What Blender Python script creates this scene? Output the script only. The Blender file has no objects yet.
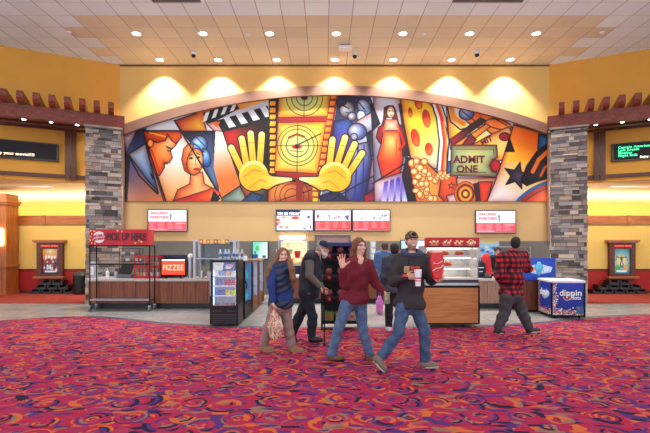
import bpy, math, random
import numpy as np
from mathutils import Vector, Matrix
random.seed(7)
PI = math.pi
SC = bpy.context.scene
COL = SC.collection
H = 1.65; YH = 245.0; F = 433.0; CX = 325.0

def lin(c):
    out = []
    for v in c[:3]:
        v = v / 255.0
        out.append(v / 12.92 if v <= 0.04045 else ((v + 0.055) / 1.055) ** 2.4)
    return tuple(out)

def at(px, py, Y):
    "point of the place at depth Y metres"
    s = F / Y
    return Vector(((px - CX) / s, Y, H - (py - YH) / s))

# ------------------------------------------------------------ materials
MATS = {}
def newmat(name):
    m = bpy.data.materials.new(name); m.use_nodes = True
    return m, m.node_tree.nodes, m.node_tree.links, m.node_tree.nodes['Principled BSDF']

def mat(name, c, rough=0.6, metal=0.0, emit=0.0, var=0.08, scale=12.0, bump=0.0, coat=0.0, alpha=1.0, trans=0.0):
    if name in MATS: return MATS[name]
    m, N, L, P = newmat(name)
    a = lin(c)
    P.inputs['Roughness'].default_value = rough
    P.inputs['Metallic'].default_value = metal
    P.inputs['Coat Weight'].default_value = coat
    P.inputs['Alpha'].default_value = alpha
    P.inputs['Transmission Weight'].default_value = trans
    tc = N.new('ShaderNodeTexCoord'); nz = N.new('ShaderNodeTexNoise')
    nz.inputs['Scale'].default_value = scale; nz.inputs['Detail'].default_value = 3
    L.new(tc.outputs['Object'], nz.inputs['Vector'])
    mr = N.new('ShaderNodeMapRange'); mr.inputs['From Min'].default_value = 0.3; mr.inputs['From Max'].default_value = 0.7
    mr.inputs['To Min'].default_value = 1 - var; mr.inputs['To Max'].default_value = 1 + var
    L.new(nz.outputs['Fac'], mr.inputs['Value'])
    mx = N.new('ShaderNodeMix'); mx.data_type = 'RGBA'; mx.blend_type = 'MULTIPLY'; mx.inputs['Factor'].default_value = 1
    mx.inputs['A'].default_value = (*a, 1)
    L.new(mr.outputs['Result'], mx.inputs['B']); L.new(mx.outputs['Result'], P.inputs['Base Color'])
    if emit:
        P.inputs['Emission Color'].default_value = (*a, 1); P.inputs['Emission Strength'].default_value = emit
    if bump:
        b = N.new('ShaderNodeBump'); b.inputs['Strength'].default_value = bump; b.inputs['Distance'].default_value = 0.01
        L.new(nz.outputs['Fac'], b.inputs['Height']); L.new(b.outputs['Normal'], P.inputs['Normal'])
    MATS[name] = m
    return m

def colmat(name, rough=0.6, emit=0.0, metal=0.0, bump=0.0, base=1.0):
    "colour taken from the mesh colour attribute"
    if name in MATS: return MATS[name]
    m, N, L, P = newmat(name)
    at_ = N.new('ShaderNodeAttribute'); at_.attribute_name = 'Col'
    P.inputs['Roughness'].default_value = rough; P.inputs['Metallic'].default_value = metal
    if base == 1.0:
        L.new(at_.outputs['Color'], P.inputs['Base Color'])
    else:
        P.inputs['Base Color'].default_value = (base * .02, base * .02, base * .02, 1)
    if emit:
        L.new(at_.outputs['Color'], P.inputs['Emission Color']); P.inputs['Emission Strength'].default_value = emit
    if bump:
        nz = N.new('ShaderNodeTexNoise'); nz.inputs['Scale'].default_value = 40; nz.inputs['Detail'].default_value = 5
        tc = N.new('ShaderNodeTexCoord'); L.new(tc.outputs['Object'], nz.inputs['Vector'])
        b = N.new('ShaderNodeBump'); b.inputs['Strength'].default_value = bump; b.inputs['Distance'].default_value = 0.02
        L.new(nz.outputs['Fac'], b.inputs['Height']); L.new(b.outputs['Normal'], P.inputs['Normal'])
    MATS[name] = m
    return m

def wood(name, c1, c2, scale=3.0, rough=0.4, axis='X', bands=0.0):
    if name in MATS: return MATS[name]
    m, N, L, P = newmat(name)
    tc = N.new('ShaderNodeTexCoord'); mp = N.new('ShaderNodeMapping')
    sc = {'X': (0.6, 9, 9), 'Y': (9, 0.6, 9), 'Z': (9, 9, 0.6)}[axis]
    mp.inputs['Scale'].default_value = tuple(v * scale / 3 for v in sc)
    L.new(tc.outputs['Object'], mp.inputs['Vector'])
    nz = N.new('ShaderNodeTexNoise'); nz.inputs['Scale'].default_value = 2.0; nz.inputs['Detail'].default_value = 6
    nz.inputs['Distortion'].default_value = 1.2
    L.new(mp.outputs['Vector'], nz.inputs['Vector'])
    cr = N.new('ShaderNodeValToRGB')
    cr.color_ramp.elements[0].position = 0.32; cr.color_ramp.elements[0].color = (*lin(c1), 1)
    cr.color_ramp.elements[1].position = 0.68; cr.color_ramp.elements[1].color = (*lin(c2), 1)
    L.new(nz.outputs['Fac'], cr.inputs['Fac'])
    L.new(cr.outputs['Color'], P.inputs['Base Color'])
    P.inputs['Roughness'].default_value = rough
    MATS[name] = m
    return m

class G:
    "tiny node-graph helper"
    def __init__(s, m): s.N = m.node_tree.nodes; s.L = m.node_tree.links
    def n(s, t, **k):
        x = s.N.new(t)
        for a, b in k.items(): setattr(x, a, b)
        return x
    def put(s, inp, v):
        if hasattr(v, 'is_output') or isinstance(v, bpy.types.NodeSocket): s.L.new(v, inp)
        else: inp.default_value = v
    def math(s, op, a, b=0.0, c=0.0):
        x = s.n('ShaderNodeMath', operation=op); s.put(x.inputs[0], a); s.put(x.inputs[1], b); s.put(x.inputs[2], c)
        return x.outputs[0]
    def mix(s, f, a, b, bt='MIX'):
        x = s.n('ShaderNodeMix', data_type='RGBA', blend_type=bt)
        s.put(x.inputs['Factor'], f); s.put(x.inputs['A'], a); s.put(x.inputs['B'], b)
        return x.outputs['Result']
    def ramp(s, f, stops, interp='CONSTANT'):
        x = s.n('ShaderNodeValToRGB'); r = x.color_ramp; r.interpolation = interp
        if len(stops) == 8: stops = [(p, tuple(v * .94 for v in c)) for p, c in stops]
        while len(r.elements) < len(stops): r.elements.new(0.5)
        for e, (p, c) in zip(r.elements, stops): e.position = p; e.color = (*lin(c), 1)
        s.put(x.inputs[0], f)
        return x.outputs[0]

def carpet_mat(name='carpet_pattern', tint=None):
    m, N, L, P = newmat(name); g = G(m)
    pal = [(0.0, (172, 34, 72)), (0.16, (158, 46, 88)), (0.33, (88, 48, 112)), (0.46, (172, 38, 66)), (0.59, (206, 100, 54)),
           (0.71, (38, 32, 60)), (0.82, (146, 106, 90)), (0.91, (170, 52, 86))]
    tc = g.n('ShaderNodeTexCoord').outputs['Object']
    # small wobble so the bars curve
    # layer A: bars
    def bars(rot, sc, seed):
        mp = g.n('ShaderNodeMapping'); mp.inputs['Rotation'].default_value = (0, 0, rot)
        mp.inputs['Scale'].default_value = sc; mp.inputs['Location'].default_value = (seed, seed * 1.7, 0)
        g.put(mp.inputs['Vector'], tc)
        v = g.n('ShaderNodeTexVoronoi', distance='CHEBYCHEV', feature='F1', voronoi_dimensions='2D')
        g.put(v.inputs['Vector'], mp.outputs[0]); v.inputs['Scale'].default_value = 1.0
        sp = g.n('ShaderNodeSeparateColor'); g.put(sp.inputs[0], v.outputs['Color'])
        return sp.outputs
    A = bars(0.0, (7.5, 19.0, 1), 1.3); B = bars(0.9, (7.0, 18.0, 1), 4.1); C = bars(2.2, (7.5, 19.0, 1), 9.7)
    ca = g.ramp(A[0], pal); cb = g.ramp(B[1], pal); cc = g.ramp(C[2], pal)
    big = g.n('ShaderNodeTexVoronoi', distance='EUCLIDEAN', feature='F1', voronoi_dimensions='2D'); big.inputs['Scale'].default_value = 4.2
    g.put(big.inputs['Vector'], tc)
    bc = g.n('ShaderNodeSeparateColor'); g.put(bc.inputs[0], big.outputs['Color'])
    base = g.mix(g.math('GREATER_THAN', bc.outputs[0], 0.45), ca, cb)
    base = g.mix(g.math('GREATER_THAN', bc.outputs[0], 0.75), base, cc)
    # layer B: ring discs
    def discs(base, scale, off, rad, k, prob):
        mp = g.n('ShaderNodeMapping'); mp.inputs['Location'].default_value = (off, off * .6, 0); g.put(mp.inputs['Vector'], tc)
        v = g.n('ShaderNodeTexVoronoi', distance='EUCLIDEAN', feature='F1', voronoi_dimensions='2D')
        v.inputs['Scale'].default_value = scale; v.inputs['Randomness'].default_value = 0.75
        g.put(v.inputs['Vector'], mp.outputs[0])
        s = g.n('ShaderNodeSeparateColor'); g.put(s.inputs[0], v.outputs['Color'])
        band = g.math('FLOOR', g.math('MULTIPLY', v.outputs['Distance'], k))
        wn = g.n('ShaderNodeTexWhiteNoise', noise_dimensions='2D')
        cb_ = g.n('ShaderNodeCombineXYZ'); g.put(cb_.inputs[0], g.math('MULTIPLY', s.outputs[0], 91.0)); g.put(cb_.inputs[1], band)
        # arcs: each ring broken by angle
        sx = g.n('ShaderNodeVectorMath', operation='SUBTRACT'); 
        g.put(sx.inputs[0], mp.outputs[0]); g.put(sx.inputs[1], v.outputs['Position'])
        xyz = g.n('ShaderNodeSeparateXYZ'); g.put(xyz.inputs[0], sx.outputs[0])
        ang = g.math('ARCTAN2', xyz.outputs[1], xyz.outputs[0])
        ang = g.math('ADD', ang, g.math('MULTIPLY', band, 1.7))
        ang = g.math('FLOOR', g.math('MULTIPLY', g.math('ADD', ang, g.math('MULTIPLY', s.outputs[2], 6.0)), 0.55))
        g.put(cb_.inputs[2], ang)
        wn.noise_dimensions = '3D'; g.put(wn.inputs['Vector'], cb_.outputs[0])
        col = g.ramp(wn.outputs['Value'], pal)
        mask = g.math('MULTIPLY', g.math('LESS_THAN', v.outputs['Distance'], rad), g.math('LESS_THAN', s.outputs[1], prob))
        return g.mix(mask, base, col)
    base = discs(base, 2.0, 7.7, 0.42, 12.0, 0.75)
    base = discs(base, 2.9, 3.1, 0.36, 11.0, 0.55)
    base = discs(base, 2.5, 31.9, 0.40, 14.0, 0.5)
    nz = g.n('ShaderNodeTexNoise'); nz.inputs['Scale'].default_value = 180; g.put(nz.inputs['Vector'], tc)
    base = g.mix(0.12, base, nz.outputs['Color'], 'OVERLAY')
    if tint: base = g.mix(0.75, base, (*lin(tint), 1))
    g.put(P.inputs['Base Color'], base)
    P.inputs['Roughness'].default_value = 0.95; P.inputs['Specular IOR Level'].default_value = 0.15
    bp = g.n('ShaderNodeBump'); bp.inputs['Strength'].default_value = 0.3; bp.inputs['Distance'].default_value = 0.004
    g.put(bp.inputs['Height'], nz.outputs['Fac']); g.put(P.inputs['Normal'], bp.outputs[0])
    return m

def tile_mat(name, c1, c2, grout, size, rough=0.3, offset=0.0):
    m, N, L, P = newmat(name); g = G(m)
    tc = g.n('ShaderNodeTexCoord').outputs['Object']
    b = g.n('ShaderNodeTexBrick'); b.offset = offset; g.put(b.inputs['Vector'], tc)
    b.inputs['Scale'].default_value = 1; b.inputs['Brick Width'].default_value = size[0]; b.inputs['Row Height'].default_value = size[1]
    b.inputs['Mortar Size'].default_value = 0.006; b.inputs['Bias'].default_value = 0.0
    b.inputs['Color1'].default_value = (*lin(c1), 1); b.inputs['Color2'].default_value = (*lin(c2), 1); b.inputs['Mortar'].default_value = (*lin(grout), 1)
    nz = g.n('ShaderNodeTexNoise'); nz.inputs['Scale'].default_value = 3.5; nz.inputs['Detail'].default_value = 6; g.put(nz.inputs['Vector'], tc)
    col = g.mix(0.25, b.outputs['Color'], nz.outputs['Fac'], 'SOFT_LIGHT')
    g.put(P.inputs['Base Color'], col)
    P.inputs['Roughness'].default_value = rough
    return m

def ceiling_mat():
    m, N, L, P = newmat('ceiling_tiles'); g = G(m)
    geo = g.n('ShaderNodeTexCoord').outputs['Object']
    x = g.n('ShaderNodeSeparateXYZ'); g.put(x.inputs[0], geo)
    X, Y = x.outputs[0], x.outputs[1]
    T = 0.61
    def cell(v, off):
        q = g.math('DIVIDE', g.math('SUBTRACT', v, off), T)
        return g.math('FLOOR', q), g.math('ABSOLUTE', g.math('SUBTRACT', g.math('FRACT', q), 0.5))
    ix, fx = cell(X, 0.10); iy, fy = cell(Y, 0.34)
    wn = g.n('ShaderNodeTexWhiteNoise', noise_dimensions='2D')
    cb = g.n('ShaderNodeCombineXYZ'); g.put(cb.inputs[0], ix); g.put(cb.inputs[1], iy); g.put(wn.inputs['Vector'], cb.outputs[0])
    white = g.ramp(wn.outputs['Value'], [(0, (228, 238, 246)), (1, (238, 248, 255))], 'LINEAR')
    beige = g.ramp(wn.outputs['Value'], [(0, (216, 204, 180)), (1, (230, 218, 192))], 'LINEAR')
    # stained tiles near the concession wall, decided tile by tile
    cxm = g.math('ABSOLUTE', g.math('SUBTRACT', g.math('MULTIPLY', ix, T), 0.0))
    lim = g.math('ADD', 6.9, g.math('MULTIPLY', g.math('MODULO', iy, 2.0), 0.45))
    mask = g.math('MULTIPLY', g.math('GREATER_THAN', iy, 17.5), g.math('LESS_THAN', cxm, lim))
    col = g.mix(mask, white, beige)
    gx = g.math('GREATER_THAN', fx, 0.5 - 0.017); gy = g.math('GREATER_THAN', fy, 0.5 - 0.010)
    grid = g.math('MAXIMUM', gx, g.math('MULTIPLY', gy, 0.6))
    col = g.mix(g.math('MULTIPLY', grid, 0.75), col, (*lin((140, 120, 110)), 1))
    g.put(P.inputs['Base Color'], col); P.inputs['Roughness'].default_value = 0.9
    return m

# ------------------------------------------------------------ mesh builder
class MB:
    def __init__(s): s.v = []; s.f = []; s.c = []; s.col = (200, 200, 200)
    def quad(s, idx): s.f.append(tuple(idx)); s.c.append(s.col)
    def add(s, vs, fs, M=None):
        o = len(s.v)
        for p in vs:
            p = Vector(p); s.v.append(tuple(M @ p) if M is not None else tuple(p))
        for f in fs: s.f.append(tuple(o + i for i in f)); s.c.append(s.col)
        return s
    def box(s, x0, x1, y0, y1, z0, z1, M=None, bev=0.0):
        if bev > 0:
            # chamfered in plan (vertical edges) and top
            b = bev
            pl = [(x0 + b, y0), (x1 - b, y0), (x1, y0 + b), (x1, y1 - b), (x1 - b, y1), (x0 + b, y1), (x0, y1 - b), (x0, y0 + b)]
            pi = [(x0 + b, y0 + b), (x1 - b, y0 + b), (x1 - b, y0 + b), (x1 - b, y1 - b), (x1 - b, y1 - b), (x0 + b, y1 - b), (x0 + b, y1 - b), (x0 + b, y0 + b)]
            cx, cy = (x0 + x1) / 2, (y0 + y1) / 2
            def inset(p): return (cx + (p[0] - cx) * (1 - 2 * b / max(x1 - x0, 1e-6)), cy + (p[1] - cy) * (1 - 2 * b / max(y1 - y0, 1e-6)))
            vs = [(*inset(p), z0) for p in pl] + [(*p, z0 + b) for p in pl] + [(*p, z1 - b) for p in pl] + [(*inset(p), z1) for p in pl]
            n = 8; fs = [tuple(reversed(range(n)))]
            for k in range(3):
                for i in range(n): j = (i + 1) % n; fs.append((k * n + i, k * n + j, (k + 1) * n + j, (k + 1) * n + i))
            fs.append(tuple(range(3 * n, 4 * n)))
            return s.add(vs, fs, M)
        vs = [(x0, y0, z0), (x1, y0, z0), (x1, y1, z0), (x0, y1, z0), (x0, y0, z1), (x1, y0, z1), (x1, y1, z1), (x0, y1, z1)]
        return s.add(vs, [(0, 3, 2, 1), (4, 5, 6, 7), (0, 1, 5, 4), (1, 2, 6, 5), (2, 3, 7, 6), (3, 0, 4, 7)], M)
    def cyl(s, p0, p1, r0, r1=None, n=16, cap=True):
        if r1 is None: r1 = r0
        p0 = Vector(p0); p1 = Vector(p1); d = (p1 - p0).normalized()
        a = d.orthogonal().normalized(); b = d.cross(a)
        vs = []
        for p, r in ((p0, r0), (p1, r1)):
            for i in range(n):
                t = 2 * PI * i / n; vs.append(p + a * (r * math.cos(t)) + b * (r * math.sin(t)))
        fs = [(i, (i + 1) % n, n + (i + 1) % n, n + i) for i in range(n)]
        if cap: fs += [tuple(reversed(range(n))), tuple(range(n, 2 * n))]
        return s.add(vs, fs)
    def lathe(s, prof, c=(0, 0, 0), n=20, sx=1, sy=1, cap=True):
        "prof: list of (r,z)"
        vs = []
        for r, z in prof:
            for i in range(n):
                t = 2 * PI * i / n; vs.append((c[0] + r * sx * math.cos(t), c[1] + r * sy * math.sin(t), c[2] + z))
        fs = []
        for k in range(len(prof) - 1):
            for i in range(n): fs.append((k * n + i, k * n + (i + 1) % n, (k + 1) * n + (i + 1) % n, (k + 1) * n + i))
        if cap: fs.append(tuple(reversed(range(n)))); fs.append(tuple(range((len(prof) - 1) * n, len(prof) * n)))
        return s.add(vs, fs)
    def prism(s, poly, y0, y1, M=None):
        "poly in (x,z), extruded along y"
        n = len(poly)
        vs = [(p[0], y0, p[1]) for p in poly] + [(p[0], y1, p[1]) for p in poly]
        fs = [tuple(range(n)), tuple(reversed(range(n, 2 * n)))]
        for i in range(n): j = (i + 1) % n; fs.append((i, n + i, n + j, j))
        return s.add(vs, fs, M)
    def prismz(s, poly, z0, z1, M=None):
        n = len(poly)
        vs = [(p[0], p[1], z0) for p in poly] + [(p[0], p[1], z1) for p in poly]
        fs = [tuple(reversed(range(n))), tuple(range(n, 2 * n))]
        for i in range(n): j = (i + 1) % n; fs.append((i, j, n + j, n + i))
        return s.add(vs, fs, M)
    def tube(s, pts, r, n=8):
        pts = [Vector(p) for p in pts]; vs = []; fs = []
        up = None
        for k, p in enumerate(pts):
            d = (pts[min(k + 1, len(pts) - 1)] - pts[max(k - 1, 0)]).normalized()
            if up is None: up = d.orthogonal().normalized()
            a = (up - d * up.dot(d)).normalized(); b = d.cross(a); up = a
            rr = r[k] if isinstance(r, (list, tuple)) else r
            for i in range(n):
                t = 2 * PI * i / n; vs.append(p + a * rr * math.cos(t) + b * rr * math.sin(t))
        for k in range(len(pts) - 1):
            for i in range(n): fs.append((k * n + i, k * n + (i + 1) % n, (k + 1) * n + (i + 1) % n, (k + 1) * n + i))
        fs += [tuple(reversed(range(n))), tuple(range((len(pts) - 1) * n, len(pts) * n))]
        return s.add(vs, fs)
    def build(s, name, m, parent=None, smooth=False, usecol=False, loc=None, rz=0.0):
        me = bpy.data.meshes.new(name)
        me.from_pydata([tuple(p) for p in s.v], [], s.f); me.validate()
        if usecol:
            ca = me.color_attributes.new('Col', 'FLOAT_COLOR', 'CORNER')
            buf = np.ones((len(me.loops), 4), dtype=np.float32); k = 0
            for f, c in zip(s.f, s.c):
                n = len(f); buf[k:k + n, :3] = lin(c); k += n
            ca.data.foreach_set('color', buf.ravel())
        me.materials.append(m)
        if smooth: me.shade_smooth()
        o = bpy.data.objects.new(name, me); COL.objects.link(o)
        if parent is not None: o.parent = parent
        if loc is not None: o.location = loc
        if rz: o.rotation_euler = (0, 0, rz)
        return o

def smooth_by_angle(o, deg=40):
    try: o.data.shade_smooth(); o.data.set_sharp_from_angle(angle=math.radians(deg))
    except Exception: pass
    return o

def thing(name, label, cat, loc=(0, 0, 0), rz=0.0, group=None):
    o = bpy.data.objects.new(name, None); COL.objects.link(o); o.empty_display_size = 0.1
    o.location = loc; o.rotation_euler = (0, 0, rz); o['label'] = label; o['category'] = cat
    if group: o['group'] = group
    return o
def tag(o, label, cat, group=None):
    o['label'] = label; o['category'] = cat
    if group: o['group'] = group
    return o
def struct(o): o['kind'] = 'structure'; return o
def dup(root, loc, rz=None, label=None, group=None):
    r = root.copy(); COL.objects.link(r); r.location = loc
    if rz is not None: r.rotation_euler = (0, 0, rz)
    if label: r['label'] = label
    if group: r['group'] = group
    for ch in list(root.children):
        c = ch.copy(); COL.objects.link(c); c.parent = r
        for gch in list(ch.children):
            d = gch.copy(); COL.objects.link(d); d.parent = c
    return r

def text(name, s, size, m, parent, loc, rot=(PI / 2, 0, 0), align='CENTER', extrude=0.002, offset=0.0, sx=1.0, shear=0.0, spacing=1.0, lines=1.0):
    cu = bpy.data.curves.new(name, 'FONT'); cu.body = s; cu.size = size; cu.align_x = align; cu.align_y = 'CENTER'
    cu.extrude = extrude; cu.offset = offset; cu.resolution_u = 3; cu.shear = shear; cu.space_character = spacing; cu.space_line = lines
    t = bpy.data.objects.new(name + '_tmp', cu); COL.objects.link(t)
    bpy.context.view_layer.update()
    me = bpy.data.meshes.new_from_object(t.evaluated_get(bpy.context.evaluated_depsgraph_get()))
    me.name = name
    bpy.data.objects.remove(t); bpy.data.curves.remove(cu)
    me.materials.clear(); me.materials.append(m)
    o = bpy.data.objects.new(name, me); COL.objects.link(o)
    o.parent = parent; o.location = loc; o.rotation_euler = rot; o.scale = (sx, 1, 1)
    return o

# ------------------------------------------------------------ flat artwork painted as a coloured mesh
A_TINT = np.array([.80, .34, .26])
class Canvas:
    air = False
    def __init__(s, x0, y0, x1, y1, k, bg):
        s.x0, s.y0, s.k = x0, y0, k
        s.w = int(round((x1 - x0) * k)) + 1; s.h = int(round((y1 - y0) * k)) + 1
        xs = x0 + np.arange(s.w) / k; ys = y0 + np.arange(s.h) / k
        s.X, s.Y = np.meshgrid(xs, ys)
        s.a = np.ones((s.h, s.w, 3)) * np.array(bg, float)
    def _sub(s, xa, ya, xb, yb):
        i0 = max(0, int((ya - s.y0) * s.k) - 1); i1 = min(s.h, int((yb - s.y0) * s.k) + 3)
        j0 = max(0, int((xa - s.x0) * s.k) - 1); j1 = min(s.w, int((xb - s.x0) * s.k) + 3)
        return slice(i0, max(i0, i1)), slice(j0, max(j0, j1))
    def _fill(s, sl, m, c, c2, g):
        X = s.X[sl]; Y = s.Y[sl]; A = s.a[sl]
        if c2 is None: col = np.ones_like(A) * np.array(c, float)
        else:
            if len(g) == 3:   # radial
                t = np.clip(np.hypot(X - g[0], Y - g[1]) / g[2], 0, 1)
            else:
                dx, dy = g[2] - g[0], g[3] - g[1]
                t = np.clip(((X - g[0]) * dx + (Y - g[1]) * dy) / (dx * dx + dy * dy), 0, 1)
            t = t[..., None]; col = np.array(c, float) * (1 - t) + np.array(c2, float) * t
        m = m[..., None]
        s.a[sl] = A * (1 - m) + col * m
    def poly(s, pts, c, c2=None, g=None, edge=0.0, ec=(20, 15, 25)):
        P = np.array(pts, float)
        sl = s._sub(P[:, 0].min(), P[:, 1].min(), P[:, 0].max(), P[:, 1].max())
        X = s.X[sl]; Y = s.Y[sl]
        if X.size:
            ins = np.zeros(X.shape, bool); n = len(P)
            for i in range(n):
                xa, ya = P[i]; xb, yb = P[(i + 1) % n]
                if ya == yb: continue
                cnd = ((ya > Y) != (yb > Y)) & (X < (xb - xa) * (Y - ya) / (yb - ya) + xa)
                ins ^= cnd
            s._fill(sl, ins.astype(float), c, c2, g)
            if edge and s.air:
                D = np.full(X.shape, 99.0)
                for i in range(n):
                    xa, ya = P[i]; xb, yb = P[(i + 1) % n]; dx, dy = xb - xa, yb - ya; L = dx * dx + dy * dy + 1e-9
                    t = np.clip(((X - xa) * dx + (Y - ya) * dy) / L, 0, 1); D = np.minimum(D, np.hypot(X - xa - t * dx, Y - ya - t * dy))
                q = (np.exp(-D / 3.2) * .75 * ins)[..., None]; s.a[sl] = s.a[sl] * (1 - q) + (s.a[sl] ** 2 / 255 * A_TINT) * q
        if edge: s.line(list(pts) + [pts[0]], edge, ec)
    def line(s, pts, w, c, w2=None, c2=None, g=None):
        n = len(pts) - 1
        for i in range(n):
            (xa, ya), (xb, yb) = pts[i], pts[i + 1]
            wa = w if w2 is None else w + (w2 - w) * i / max(n, 1); wb = w if w2 is None else w + (w2 - w) * (i + 1) / n
            wm = max(wa, wb)
            sl = s._sub(min(xa, xb) - wm, min(ya, yb) - wm, max(xa, xb) + wm, max(ya, yb) + wm)
            X = s.X[sl]; Y = s.Y[sl]
            if not X.size: continue
            dx, dy = xb - xa, yb - ya; L = dx * dx + dy * dy + 1e-9
            t = np.clip(((X - xa) * dx + (Y - ya) * dy) / L, 0, 1)
            d = np.hypot(X - xa - t * dx, Y - ya - t * dy) - (wa + (wb - wa) * t) / 2
            s._fill(sl, np.clip(0.5 - d * s.k, 0, 1), c, c2, g)
    def ell(s, cx, cy, rx, ry, c, c2=None, g=None, rot=0.0, edge=0.0, ec=(20, 15, 25)):
        R = max(rx, ry) + edge
        sl = s._sub(cx - R, cy - R, cx + R, cy + R); X = s.X[sl] - cx; Y = s.Y[sl] - cy
        if not X.size: return
        ca, sa = math.cos(rot), math.sin(rot); U = X * ca + Y * sa; V = -X * sa + Y * ca
        if edge:
            q = np.hypot(U / (rx + edge), V / (ry + edge)); s._fill(sl, np.clip(.5 - (q - 1) * min(rx, ry) * s.k, 0, 1), ec, None, None)
        q = np.hypot(U / rx, V / ry); m = np.clip(.5 - (q - 1) * min(rx, ry) * s.k, 0, 1)
        s._fill(sl, m, c, c2, g)
        if edge and s.air:
            w = (np.clip(q, 0, 1) ** 4 * .5 * m)[..., None]; s.a[sl] = s.a[sl] * (1 - w) + (s.a[sl] ** 2 / 255 * A_TINT) * w
    def ring(s, cx, cy, r, w, c):
        sl = s._sub(cx - r - w, cy - r - w, cx + r + w, cy + r + w); X = s.X[sl] - cx; Y = s.Y[sl] - cy
        if not X.size: return
        d = np.abs(np.hypot(X, Y) - r) - w / 2
        s._fill(sl, np.clip(.5 - d * s.k, 0, 1), c, None, None)
    def mesh(s, name, fx, m, parent=None, keep=None):
        "fx maps canvas x,y arrays to (X,Y,Z) arrays"
        PX, PY, PZ = fx(s.X, s.Y)
        V = np.stack([PX, PY, PZ], -1).reshape(-1, 3)
        idx = np.arange(s.w * s.h).reshape(s.h, s.w)
        q = np.stack([idx[:-1, :-1], idx[1:, :-1], idx[1:, 1:], idx[:-1, 1:]], -1)
        if keep is not None:
            k = keep(s.X, s.Y); k = k[:-1, :-1] & k[1:, 1:] & k[1:, :-1] & k[:-1, 1:]
            q = q[k]
        q = q.reshape(-1, 4)
        me = bpy.data.meshes.new(name)
        me.vertices.add(len(V)); me.vertices.foreach_set('co', V.astype(np.float32).ravel())
        me.loops.add(q.size); me.loops.foreach_set('vertex_index', q.astype(np.int32).ravel())
        me.polygons.add(len(q)); me.polygons.foreach_set('loop_start', np.arange(0, q.size, 4, dtype=np.int32))
        me.update(calc_edges=True)
        a = np.clip(s.a, 0, 255) / 255.0; a = np.where(a <= .04045, a / 12.92, ((a + .055) / 1.055) ** 2.4)
        buf = np.ones((len(V), 4), np.float32); buf[:, :3] = a.reshape(-1, 3)
        ca = me.color_attributes.new('Col', 'FLOAT_COLOR', 'POINT'); ca.data.foreach_set('color', buf.ravel())
        me.materials.append(m)
        o = bpy.data.objects.new(name, me); COL.objects.link(o)
        if parent is not None: o.parent = parent
        return o
# ============================================================ MATERIALS
M_gold = mat('golden_wall_paint', (230, 188, 110), 0.75, var=0.03, scale=1.5)
M_goldside = mat('deep_golden_wall_paint', (228, 164, 66), 0.75, var=0.03, scale=1.5)
M_tan = mat('tan_wall_paint', (210, 174, 122), 0.75, var=0.03, scale=1.5)
M_yel = mat('yellow_hall_paint', (222, 186, 100), 0.75, var=0.03, scale=1.5)
M_redwall = mat('red_wainscot_paint', (164, 22, 22), 0.6, var=0.05)
M_red_wood = wood('redwood', (92, 36, 26), (140, 62, 42), 3, 0.35)
M_dark_wood = wood('dark_redwood', (70, 30, 20), (104, 50, 32), 3, 0.4)
M_oak = wood('orange_oak', (140, 74, 30), (186, 108, 50), 3, 0.35)
M_oakz = wood('orange_oak_upright', (140, 74, 30), (180, 104, 48), 3, 0.35, axis='Z')
M_counterwood = wood('counter_wood', (100, 52, 36), (150, 86, 58), 4, 0.35, axis='Z')
M_counterpink = wood('pale_counter_laminate', (150, 108, 92), (186, 146, 126), 4, 0.4, axis='Z')
M_top = mat('grey_laminate', (186, 178, 170), 0.3, var=0.05)
M_black = mat('black_plastic', (16, 16, 18), 0.35, var=0.1)
M_blackm = mat('black_metal', (14, 14, 18), 0.4, 0.6)
M_steel = mat('brushed_steel', (176, 178, 184), 0.3, 0.85, var=0.05)
M_white = mat('white_plastic', (232, 232, 236), 0.35, var=0.02)
M_red = mat('red_plastic', (196, 18, 26), 0.35)
M_redsign = mat('red_sign_board', (196, 14, 34), 0.45)
M_navy = mat('navy_panel', (22, 34, 74), 0.4)
M_copper = mat('satin_bronze_trim', (160, 124, 106), 0.38, 0.35, var=0.05, scale=3)
M_greytile = tile_mat('grey_backsplash_tile', (140, 134, 124), (150, 144, 134), (116, 112, 106), (0.6, 0.3), 0.35)
M_floor = tile_mat('stone_floor_tile', (160, 158, 156), (144, 143, 144), (116, 115, 116), (0.9, 0.45), 0.22, 0.5)
M_screen = colmat('lit_screen', 0.3, emit=1.15, base=0.3)
M_lightbox = colmat('lightbox_print', 0.3, emit=0.75, base=0.3)
M_print = colmat('printed_panel', 0.5)
M_mural = colmat('mural_print', 0.45)
M_stone = colmat('ledgestone', 0.85, bump=0.6)
M_bulb = mat('lamp_white', (255, 250, 244), 0.5, emit=14.0, var=0)
M_warmbulb = mat('lamp_warm', (255, 214, 150), 0.5, emit=7.0, var=0)
M_grout = mat('stone_joint', (70, 64, 60), 0.9)

# ============================================================ SETTING
def slab(name, poly, z0, z1, m):
    b = MB(); b.prismz(poly, z0, z1); return struct(b.build(name, m))
XC = 0.32; U0 = 7.15; YW = 14.43; TS = 0.488
slab('floor', [(-16, -3), (16, -3), (16, 18), (-16, 18)], -0.2, 0.0, M_floor)
M_carpet = carpet_mat()
carpet_poly = [(-15.9, -3), (15.9, -3), (15.9, 7.4), (12, 9), (9, 10.1), (7.66, 10.2), (6.2, 9.8), (4.49, 9.04), (3.12, 8.7), (1.5, 8.58), (0, 8.55),
               (-1.2, 8.6), (-2.33, 8.7), (-3.44, 9.04), (-4.6, 9.6), (-5.6, 10.0), (-6.3, 9.85), (-7.07, 9.4), (-8.5, 8.9), (-12, 7.5), (-15.9, 6)]
o = slab('floor_carpet', carpet_poly, -0.05, 0.008, M_carpet)
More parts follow.
